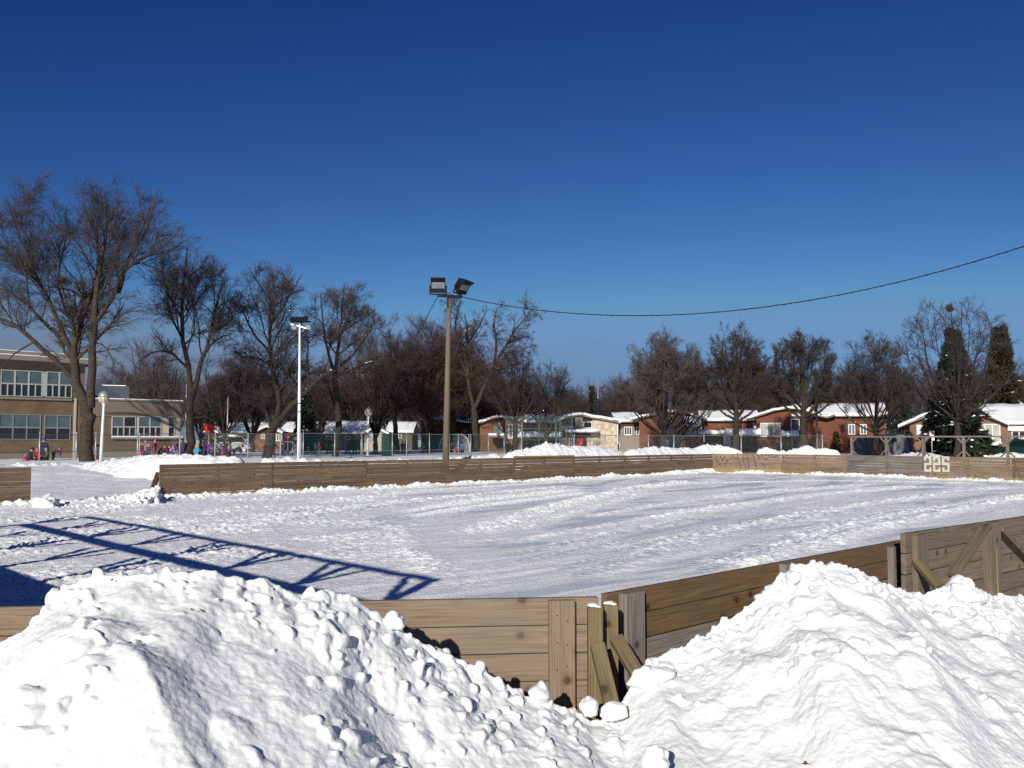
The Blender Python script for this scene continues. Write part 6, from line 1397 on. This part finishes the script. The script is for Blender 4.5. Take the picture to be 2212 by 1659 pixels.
# tarp shelters and cars
def shelter(x0, x1, ytop, Y, label, tarp, top, open_=True):
    a, b, z = px(x0, Y), px(x1, Y), at(x0, ytop, Y).z; g = thing('tarp_shelter', label, 'car shelter', ((a + b) / 2, Y + 2.5, .25)); n = 10
    arc = [Vector(((a + b) / 2 + (a - b) / 2 * math.cos(t) * -1, Y, .2 + (z - .2) * min(1, 1.25 * math.sin(t)) ** .8)) for t in np.linspace(math.pi, 0, n)]
    m = MB(); m.prism(arc[::-1], [v + Vector((0, 5, 0)) for v in arc[::-1]]); o = m.build('tarp', M[tarp], g, False)
    m = MB(); m.tube(arc, .07, 6); m.build('edge_tube', M[top], g, True)
    ce = Vector(((a + b) / 2, Y, .2)); inn = [ce + (v - ce) * .86 - Vector((0, .06, 0)) for v in arc]; m = MB(); m.prism(inn[::-1], [v + Vector((0, .05, 0)) for v in inn[::-1]]); m.build('entrance', M['dark'] if open_ else M[tarp], g)  # open shelter: black sheet painted for its shaded inside
    return g
shelter(1889, 1918, 944, 84, 'dark arched tarp shelter left of the timber frame post', 'bluetarp', 'steelg'); shelter(1925, 1966, 938, 86, 'grey tarp shelter with blue edge beside the end house', 'tarp', 'bluetarp', False); shelter(948, 1016, 938, 108, 'pale grey tarp shelter before the brown brick house', 'fascia', 'white', False)
def car(x, Y, yaw, body, label, s=1.0, van=False, snow=True):
    g = thing('parked_car', label, 'car', (px(x, Y), Y, .3), yaw); WO[g.name] = Vector(); 
    side = [(-2.2, .45), (-2.25, .8), (-2.1, 1.0), (-1.85, 1.05), (-1.2, 1.6) if not van else (-1.7, 1.85), (.3, 1.65) if not van else (1.2, 1.9), (1.15, 1.1) if not van else (1.75, 1.15), (2.1, .95), (2.25, .75), (2.2, .45)]
    side = [(a * s, z * s) for a, z in side]; w = .88 * s
    m = MB(); ins = lambda z: w * (1 - .16 * max(0, (z / s - .95)) / .7)
    m.prism([Vector((a, -ins(z), z)) for a, z in side[::-1]][::-1], [Vector((a, ins(z), z)) for a, z in side]); bo = m.build('body', M[body], g, bevel=.05)
    gl = [(-1.55, 1.1), (-1.15, 1.5), (.25, 1.52), (.85, 1.1)] if not van else [(-1.6, 1.15), (-1.55, 1.75), (1.1, 1.78), (1.5, 1.2)]
    for sg, nm in ((-1, 'window'), (1, 'window')):
        m = MB(); q = [Vector((a * s, sg * (ins(z * s) + .004), z * s)) for a, z in gl]; m.prism(q, [v - Vector((0, sg * .03, 0)) for v in q]); m.build(nm, M['glassd'], bo)
    m = MB(); f0, f1 = side[5], side[6]; m.prism([Vector((f0[0] * .98 + .06, -w * .78, f0[1] - .06)), Vector((f1[0] + .03, -w * .86, f1[1] + .03)), Vector((f1[0] + .03, w * .86, f1[1] + .03)), Vector((f0[0] * .98 + .06, w * .78, f0[1] - .06))], [Vector((f0[0] * .98, -w * .78, f0[1] - .1)), Vector((f1[0] - .04, -w * .86, f1[1])), Vector((f1[0] - .04, w * .86, f1[1])), Vector((f0[0] * .98, w * .78, f0[1] - .1))]); m.build('windscreen', M['glassd'], bo)
    for a in (-1.4, 1.4):
        for sg in (-1, 1):
            m = MB(); m.tube([(a * s, sg * w * .98, .34 * s), (a * s, sg * w * .72, .34 * s)], .34 * s, 16); wh = m.build('wheel', M['tyre'], g, False); m = MB(); m.tube([(a * s, sg * (w * .98 + .012), .34 * s), (a * s, sg * w * .9, .34 * s)], .2 * s, 12); m.build('rim', M['galv'], wh)
    for sg in (-1, 1): m = MB(); m.box((2.2 * s, sg * w * .7 - .14, .7 * s), (2.27 * s, sg * w * .7 + .14, .84 * s)); m.build('headlight', M['lampglass'], bo)
    if snow: m = MB(); z = (1.66 if not van else 1.9) * s; m.blob((-.4 * s if not van else -.2 * s, 0, z), .8 * s, 2, (1.3, .85, .16), .08); m.build('roof_snow', M['roofsnow'], bo, True)
car(503, 112, R(8), 'carwhite', 'white parked van under snow behind the school yard fence', 1.1, True); car(2214, 66, R(95), 'cargreen', 'dark green car parked at the right edge below the end house'); car(1380 + 175, 110, R(100), 'glassd', 'dark car deep inside the white posted carport', snow=False)
# poles and masts among the houses
def mast(x, Y, y0, label, r, mat, cat='pole', name='utility_pole', arm=False):
    z = at(x, y0, Y).z; p = Vector((px(x, Y), Y, .2)); g = thing(name, label, cat, p); m = MB(); m.tube([p, Vector((p.x, Y, z))], [r, r * .7], 8); m.build('pole', M[mat], g, True)
    if arm: m = MB(); m.beam((p.x - .9, Y, z - .4), (p.x + .9, Y, z - .4), .1, .1); m.build('cross_arm', M[mat], g)
mast(492, 98, 858, 'thin grey utility pole behind the funnel hoop', .09, 'galv'); mast(1764, 90, 832, 'grey wooden utility pole right of the round dense tree', .13, 'grey', arm=False); mast(1292, 150, 803, 'slim pale antenna mast above the beige house roof', .10, 'galv', 'antenna', 'antenna_mast'); mast(402 // 1, 130, 800, 'pale antenna mast behind the low school wing', .12, 'galv', 'antenna', 'antenna_mast')
# ------------------------------------------------------------------ people in winter clothes: one skinned body each, built per pose and shared
def cloth(name, c): 
    if name not in M: M[name] = plain(name, c, .85, var=.15, scale=9)
    return M[name]
CL = {'navy': (.02, .025, .06), 'black': (.014, .014, .016), 'purple': (.12, .03, .2), 'pink': (.6, .06, .22), 'redc': (.42, .02, .03), 'maroon': (.16, .02, .035), 'mauve': (.26, .14, .2), 'teal': (.02, .22, .22), 'turq': (.04, .3, .42), 'orange': (.7, .16, .02), 'olive': (.1, .09, .05), 'brown': (.1, .06, .04), 'blue': (.04, .12, .4), 'greyc': (.25, .25, .27), 'green': (.03, .16, .05), 'lilac': (.4, .15, .5), 'cream': (.55, .5, .42)}
for k, c in CL.items(): cloth('cloth_' + k, c)
def body_mesh(name, J, child):
    """J: joints of a figure one unit tall; returns a mesh with slots jacket, trousers, boots, skin, mitten"""
    bm = bmesh.new(); sk = bm.verts.layers.skin.verify(); vs = {}
    for n, (p, r) in J.items():
        v = bm.verts.new(p); v[sk].radius = (r[0], r[1]) if isinstance(r, tuple) else (r, r); v[sk].use_root = n == 'pelvis'; vs[n] = v
    for a, b in [('pelvis', 'waist'), ('waist', 'chest'), ('chest', 'neck'), ('neck', 'chin'), ('chin', 'brow'), ('brow', 'crown')] + [e for s in 'lr' for e in (('pelvis', 'hip' + s), ('hip' + s, 'knee' + s), ('knee' + s, 'ankle' + s), ('ankle' + s, 'toe' + s), ('chest', 'sho' + s), ('sho' + s, 'elb' + s), ('elb' + s, 'wri' + s), ('wri' + s, 'tip' + s), ('wri' + s, 'thumb' + s))]:
        bm.edges.new((vs[a], vs[b]))
    me = bpy.data.meshes.new('t'); bm.to_mesh(me); bm.free(); o = bpy.data.objects.new('t', me); COL.objects.link(o)
    m = o.modifiers.new('s', 'SKIN'); m.use_smooth_shade = True; m = o.modifiers.new('u', 'SUBSURF'); m.levels = 2; m.render_levels = 2
    r = bpy.data.meshes.new_from_object(o.evaluated_get(bpy.context.evaluated_depsgraph_get())); bpy.data.objects.remove(o); r.name = name
    for k in ('cloth_navy', 'cloth_black', 'cloth_black', 'skin', 'cloth_black'): r.materials.append(M[k])
    P = {n: Vector(p) for n, (p, _) in J.items()}
    def segd(c, a, b):
        e = b - a; t = max(0, min(1, (c - a).dot(e) / e.dot(e))); return (c - a - e * t).length
    seg = [(0, 'pelvis', 'chest'), (0, 'chest', 'neck'), (3, 'chin', 'crown')] + [q for s in 'lr' for q in ((1, 'hip' + s, 'knee' + s), (1, 'knee' + s, 'ankle' + s), (2, 'ankle' + s, 'toe' + s), (0, 'sho' + s, 'elb' + s), (0, 'elb' + s, 'wri' + s), (4, 'wri' + s, 'tip' + s), (4, 'wri' + s, 'thumb' + s))]
    for f in r.polygons:
        c = f.center; f.material_index = min(seg, key=lambda q: segd(c, P[q[1]], P[q[2]]) - {0: .05, 3: .03}.get(q[0], .02))[0]; f.use_smooth = True
    return r, P
def joints(child, hipz, lean, legs, arms, headfwd=0):
    """lean: forward tilt of the trunk; legs/arms: per side (dx,dy,dz) offsets from hip/shoulder for mid joint and end"""
    h = .115 if not child else .15; f = Vector((0, -1, 0)); t = Vector((0, -math.sin(lean), math.cos(lean))); J = {}
    pel = Vector((0, 0, hipz)); tl = .33; J['pelvis'] = (pel, (.10, .085)); J['waist'] = (pel + t * tl * .4, (.105, .085)); ch = pel + t * tl * .85; J['chest'] = (ch, (.115, .085))
    nk = pel + t * (tl + .035); J['neck'] = (nk, .045); hd = (t + f * headfwd).normalized(); J['chin'] = (nk + hd * .035 + f * .012, .05 if not child else .06); J['brow'] = (nk + hd * .035 + hd * h * .5, .06 if not child else .075); J['crown'] = (nk + hd * .035 + hd * h * .92, .04 if not child else .05)
    for s, sg in (('l', -1), ('r', 1)):
        hp = pel + Vector((sg * .055, 0, -.02)); J['hip' + s] = (hp, .07); k, a = legs[s]; J['knee' + s] = (hp + Vector((sg * .01 + k[0], k[1], k[2])), .056); an = hp + Vector((sg * .015 + a[0], a[1], a[2])); J['ankle' + s] = (an, .046); J['toe' + s] = (an + Vector((sg * .015, -.085, -.018)), .036)
        sh = ch + t * .05 + Vector((sg * .105, 0, 0)); J['sho' + s] = (sh, .058); e, w = arms[s]; J['elb' + s] = (sh + Vector((sg * .04 + e[0], e[1], e[2])), .046); wr = sh + Vector((sg * .05 + w[0], w[1], w[2])); J['wri' + s] = (wr, .034); d = (wr - J['elb' + s][0]).normalized(); J['tip' + s] = (wr + d * .07, .026); J['thumb' + s] = (wr + d * .03 + Vector((-sg * .03, -.02, 0)), .014)
    return J
LG = {'l': ((0, -.01, -.22), (0, 0, -.44)), 'r': ((0, -.01, -.22), (0, 0, -.44))}
AR = {'l': ((0, .01, -.14), (0, -.04, -.28)), 'r': ((0, .01, -.14), (0, -.04, -.28))}
POSES = {
 'stand': (.48, .02, LG, AR, .1), 'walk': (.475, .08, {'l': ((0, -.1, -.2), (0, -.1, -.42)), 'r': ((0, .03, -.22), (0, .16, -.41))}, {'l': ((0, .07, -.13), (0, .04, -.27)), 'r': ((0, -.06, -.13), (0, -.16, -.22))}, .1),
 'bend': (.44, 1.0, {'l': ((0, -.05, -.2), (0, .02, -.41)), 'r': ((0, .0, -.21), (0, .08, -.41))}, {'l': ((0, -.05, -.14), (0, -.1, -.27)), 'r': ((0, -.04, -.14), (0, -.08, -.28))}, .3),
 'sit': (.13, .12, {'l': ((-.03, -.2, .06), (-.02, -.38, -.06)), 'r': ((.03, -.2, .05), (.03, -.36, -.06))}, {'l': ((0, -.06, -.12), (0, -.17, -.17)), 'r': ((0, -.05, -.13), (0, -.16, -.19))}, .15),
 'reach': (.48, .05, LG, {'l': ((0, -.1, -.06), (0, -.22, .02)), 'r': ((.04, .0, -.13), (.05, -.05, -.27))}, .05)}
BM = {}
def body(pose, child):
    k = (pose, child)
    if k not in BM: BM[k] = body_mesh('person_body', joints(child, *POSES[pose]), child)
    return BM[k]
HATM = {}
def hat_mesh(child):
    if child in HATM: return HATM[child]
    r = .068 if not child else .086; m = MB(); m.tube([(0, 0, -.012), (0, 0, .02), (0, 0, .05), (0, 0, .078), (0, 0, .09)], [r, r * 1.04, r * .9, r * .55, r * .12], 12); m.blob((0, 0, .1), .022, 1)
    o = m.build('hat_mesh', M['cloth_black'], None, True); me = o.data; bpy.data.objects.remove(o); HATM[child] = me; return me
def person(x, yhead, Y, pose, jac, tro, hat, label, child=True, rz=0, hgt=None, zg=.42):
    me, P = body(pose, child); top = max(v.co.z for v in me.vertices) + .05; zh = at(x, yhead, Y).z
    s = hgt if hgt else max(.8, (zh - zg) / top)
    if hgt is None: z0 = zh - s * top
    else: z0 = zh - s * top
    z0 = min(z0, zg)
    g = thing('person', label, 'person', (px(x, Y), Y, z0), R(rz), group='people out in the snow'); WO[g.name] = Vector(); g.scale = (s * 1.08, s * 1.08, s)
    o = link('body', me, g)
    for i, k in enumerate((jac, tro, 'black', None, hat or 'black')):
        if k: o.material_slots[i].link = 'OBJECT'; o.material_slots[i].material = M['cloth_' + k]
    h = link('hat', hat_mesh(child), g); c = P['crown'] - (P['crown'] - P['brow']).normalized() * .018; h.location = c; h.rotation_euler = (P['crown'] - P['brow']).to_track_quat('Z', 'Y').to_euler(); h.material_slots[0].link = 'OBJECT'; h.material_slots[0].material = M['cloth_' + (hat or 'black')]
    return g
A_ = dict(child=False)
for a in [
 (97, 948, 66, 'stand', 'navy', 'black', 'purple', 'adult in navy coat and purple hat standing by the school fence', 0, 200, 1.72),
 (83, 966, 64, 'sit', 'redc', 'pink', 'pink', 'child in red jacket and pink hat sitting beside the navy coated adult', 1, 30, 1.25),
 (68, 968, 65, 'sit', 'black', 'black', 'black', 'child all in black sitting left of the red jacketed child', 1, 150, 1.45),
 (60, 980, 63, 'sit', 'pink', 'redc', 'pink', 'small child in pink sitting low at the fence post', 1, 260, .9),
 (106, 968, 66, 'sit', 'olive', 'black', 'greyc', 'child in olive jacket sitting right of the navy coated adult', 1, -40, 1.3),
 (118, 966, 67, 'bend', 'purple', 'navy', 'purple', 'child in purple jacket stooping by the second fence post', 1, 80, 1.2),
 (213, 961, 68, 'stand', 'greyc', 'redc', 'black', 'child in grey jacket and red trousers beside the park lamp', 1, 20, 1.3),
 (307, 955, 74, 'stand', 'brown', 'pink', 'redc', 'child in brown jacket and bright pink trousers at the left of the wall group', 1, 60, None),
 (316, 950, 75, 'stand', 'mauve', 'navy', 'brown', 'tall girl in mauve coat among the wall group', 1, 180, None),
 (324, 960, 74, 'stand', 'navy', 'black', 'orange', 'small child in navy with orange hat in the wall group', 1, 0, None),
 (335, 950, 74, 'walk', 'maroon', 'maroon', 'pink', 'child in long maroon suit with pink hat in the wall group', 1, 70, None),
 (345, 955, 75, 'bend', 'olive', 'black', 'olive', 'child in olive bending beside the maroon suited child', 1, 80, 1.3),
 (353, 956, 74, 'bend', 'maroon', 'black', 'brown', 'child in dark red stooping at the right of the wall group', 1, 90, 1.3),
 (372, 952, 74, 'bend', 'lilac', 'greyc', 'black', 'child in lilac and pink jacket leaning forward by the tall tree', 1, 60, 1.5),
 (396, 948, 76, 'stand', 'navy', 'navy', 'black', 'adult in navy half hidden by the tall rough tree trunk', 0, 180, 1.7),
 (427, 953, 75, 'sit', 'turq', 'black', 'orange', 'child in turquoise jacket and orange hat near the red funnel', 1, 170, 1.5),
 (452, 952, 75, 'walk', 'purple', 'purple', 'redc', 'child in purple snowsuit with red hat below the red funnel', 1, 40, None),
 (464, 972, 76, 'sit', 'teal', 'black', 'teal', 'child in teal sitting on the ground right of the purple snowsuit', 1, 60, 1.0),
 (483, 957, 75, 'stand', 'purple', 'redc', 'navy', 'child in purple jacket and red trousers beside a black clad adult', 1, 100, None),
 (491, 951, 76, 'stand', 'black', 'black', 'black', 'adult in black coat standing behind the children at the pole', 0, 200, None),
 (498, 955, 75, 'stand', 'cream', 'black', 'black', 'child in cream jacket next to the black coated adult', 1, 140, None),
 (507, 960, 75, 'bend', 'black', 'black', 'black', 'child in black bending over right of the cream jacket', 1, 90, 1.4),
 (592, 951, 77, 'walk', 'black', 'black', 'black', 'adult in black walking past the leaning tree trunk', 0, 80, None),
 (613, 955, 84, 'stand', 'navy', 'black', 'black', 'dark dressed adult in front of the white goal frame', 0, 0, None),
 (682, 957, 90, 'reach', 'teal', 'teal', 'teal', 'child in teal suit behind the green screen near its left end', 1, 20, None),
 (690, 957, 90, 'stand', 'redc', 'greyc', 'greyc', 'child in red jacket and grey trousers behind the green screen', 1, 180, None),
 (708, 958, 92, 'bend', 'black', 'black', 'green', 'dark clad child bending behind the green screen by the slender tree', 1, 70, 1.6),
 (717, 957, 93, 'bend', 'green', 'black', 'black', 'child in dark green stooping left of the slender tree', 1, -60, 1.5),
 (733, 953, 92, 'reach', 'teal', 'pink', 'teal', 'child in teal with pink trousers right of the slender tree', 1, 40, None),
 (747, 951, 96, 'reach', 'pink', 'blue', 'pink', 'child in bright pink jacket with raised arm behind the screen', 1, -70, None),
 (753, 955, 92, 'walk', 'black', 'navy', 'black', 'child in black walking left of the tall dark coated adult', 1, -60, None),
 (767, 943, 90, 'stand', 'black', 'black', 'black', 'tall adult in long black coat behind the green screen', 0, 190, None),
 (779, 950, 91, 'walk', 'green', 'black', 'black', 'adult in dark green walking behind the screen post', 0, 90, None),
 (809, 951, 92, 'walk', 'black', 'black', 'black', 'adult in black walking right of the middle park lamp', 0, 90, None),
 (849, 957, 95, 'stand', 'redc', 'maroon', 'redc', 'child in red by the solid green screen panel', 1, 30, None),
 (870, 953, 96, 'stand', 'black', 'black', 'navy', 'adult in black right of the solid green screen panel', 0, 150, None),
 (877, 953, 96, 'stand', 'navy', 'black', 'black', 'adult in navy beside the other adult behind the screen', 0, 200, None),
 (914, 955, 100, 'stand', 'olive', 'black', 'black', 'dark olive dressed adult behind the screen left of the wooden pole', 0, 20, None),
 (976, 957, 102, 'stand', 'black', 'black', 'black', 'child in black right of the wooden pole', 1, 0, None),
 (988, 963, 100, 'sit', 'redc', 'redc', 'redc', 'small child in red sitting right of the wooden pole', 1, 30, 1.3),
 (999, 954, 101, 'sit', 'blue', 'navy', 'navy', 'child in blue jacket crouching behind the open screen gate', 1, -20, 1.7),
 (1095, 953, 92, 'stand', 'black', 'black', 'black', 'adult in black standing at the backstop post', 0, 90, None),
 (1517, 957, 74, 'walk', 'redc', 'black', 'black', 'person whose dark haired head shows above the snow bank', 0, 90, 1.7)]:
    person(*a[:8], child=bool(a[8]), rz=a[9], hgt=a[10])
SKY_STRENGTH, EXPO, CLOUD = .1, .3, (1.35, 1.6, 2.35)
# ------------------------------------------------------------------ light, sky, camera
EL, AZ = R(20), R(14)                            # the sun stands behind the camera, a little to the left
sd_ = Vector((math.sin(AZ) * math.cos(EL), math.cos(AZ) * math.cos(EL), -math.sin(EL)))
sun = bpy.data.lights.new('sun', 'SUN'); sun.energy = 4.2; sun.angle = R(.55); sun.color = (1, .96, .87)
so = bpy.data.objects.new('sun', sun); COL.objects.link(so); so.rotation_euler = sd_.to_track_quat('-Z', 'Y').to_euler()
w = bpy.data.worlds.new('World'); SC.world = w; w.use_nodes = True
nt = w.node_tree; L = nt.links; bg = nt.nodes['Background']; bg.inputs['Strength'].default_value = SKY_STRENGTH
sky = N(nt, 'ShaderNodeTexSky', sky_type='NISHITA'); sky.sun_disc = False; sky.sun_elevation = EL; sky.sun_rotation = R(180) + AZ
sky.altitude = 30; sky.air_density = 1.0; sky.dust_density = .2; sky.ozone_density = 3.0
# low bank of grey mauve cloud near the horizon
tc = N(nt, 'ShaderNodeTexCoord'); sx = N(nt, 'ShaderNodeSeparateXYZ'); L.new(tc.outputs['Generated'], sx.inputs[0])
mp = N(nt, 'ShaderNodeMapping'); mp.inputs['Scale'].default_value = (2.2, 2.2, 14); L.new(tc.outputs['Generated'], mp.inputs[0])
no = N(nt, 'ShaderNodeTexNoise', i_Scale=1.6, i_Detail=5.0); L.new(mp.outputs[0], no.inputs['Vector'])
ma = N(nt, 'ShaderNodeMath', operation='MULTIPLY_ADD'); L.new(no.outputs['Fac'], ma.inputs[0]); ma.inputs[1].default_value = .10; L.new(sx.outputs['Z'], ma.inputs[2])
mx_ = N(nt, 'ShaderNodeMath', operation='MULTIPLY_ADD'); L.new(sx.outputs['X'], mx_.inputs[0]); mx_.inputs[1].default_value = .10; L.new(ma.outputs[0], mx_.inputs[2])
r = ramp(nt, mx_.outputs[0], [(.09, (.75, .75, .75)), (.165, (0, 0, 0))])
v1 = N(nt, 'ShaderNodeVectorMath', operation='SCALE'); v1.inputs['Scale'].default_value = .113; L.new(sky.outputs[0], v1.inputs[0])
sp = N(nt, 'ShaderNodeSeparateXYZ'); L.new(v1.outputs[0], sp.inputs[0]); cb = N(nt, 'ShaderNodeCombineXYZ')
for ch, g_, t_, cap in (('X', 2.05, .71, .15), ('Y', 1.85, .63, .30), ('Z', 1.4, .65, .53)):   # deep winter blue: steeper falloff from horizon to zenith
    pw = N(nt, 'ShaderNodeMath', operation='POWER'); L.new(sp.outputs[ch], pw.inputs[0]); pw.inputs[1].default_value = g_
    ml = N(nt, 'ShaderNodeMath', operation='MULTIPLY'); L.new(pw.outputs[0], ml.inputs[0]); ml.inputs[1].default_value = t_ / SKY_STRENGTH / 2 ** EXPO
    mi = N(nt, 'ShaderNodeMath', operation='MINIMUM'); L.new(ml.outputs[0], mi.inputs[0]); mi.inputs[1].default_value = cap / SKY_STRENGTH / 2 ** EXPO; L.new(mi.outputs[0], cb.inputs[ch])
mix = N(nt, 'ShaderNodeMix', data_type='RGBA'); L.new(r.outputs[0], mix.inputs[0]); L.new(cb.outputs[0], mix.inputs[6]); mix.inputs[7].default_value = (*CLOUD, 1)
L.new(mix.outputs[2], bg.inputs[0])
cam = bpy.data.cameras.new('camera'); cam.sensor_width = 36; cam.lens = 36 * F / 2212; cam.clip_end = 6000; cam.clip_start = .05
co = bpy.data.objects.new('camera', cam); COL.objects.link(co); co.location = (0, 0, EYE); co.rotation_euler = (math.pi / 2 + PITCH, 0, 0)
SC.camera = co
vs_ = SC.view_settings; vs_.view_transform = 'Standard'; vs_.look = 'None'; vs_.exposure = EXPO; vs_.gamma = 1
SC.cycles.use_denoising = False; SC.cycles.max_bounces = 6; SC.cycles.transparent_max_bounces = 24
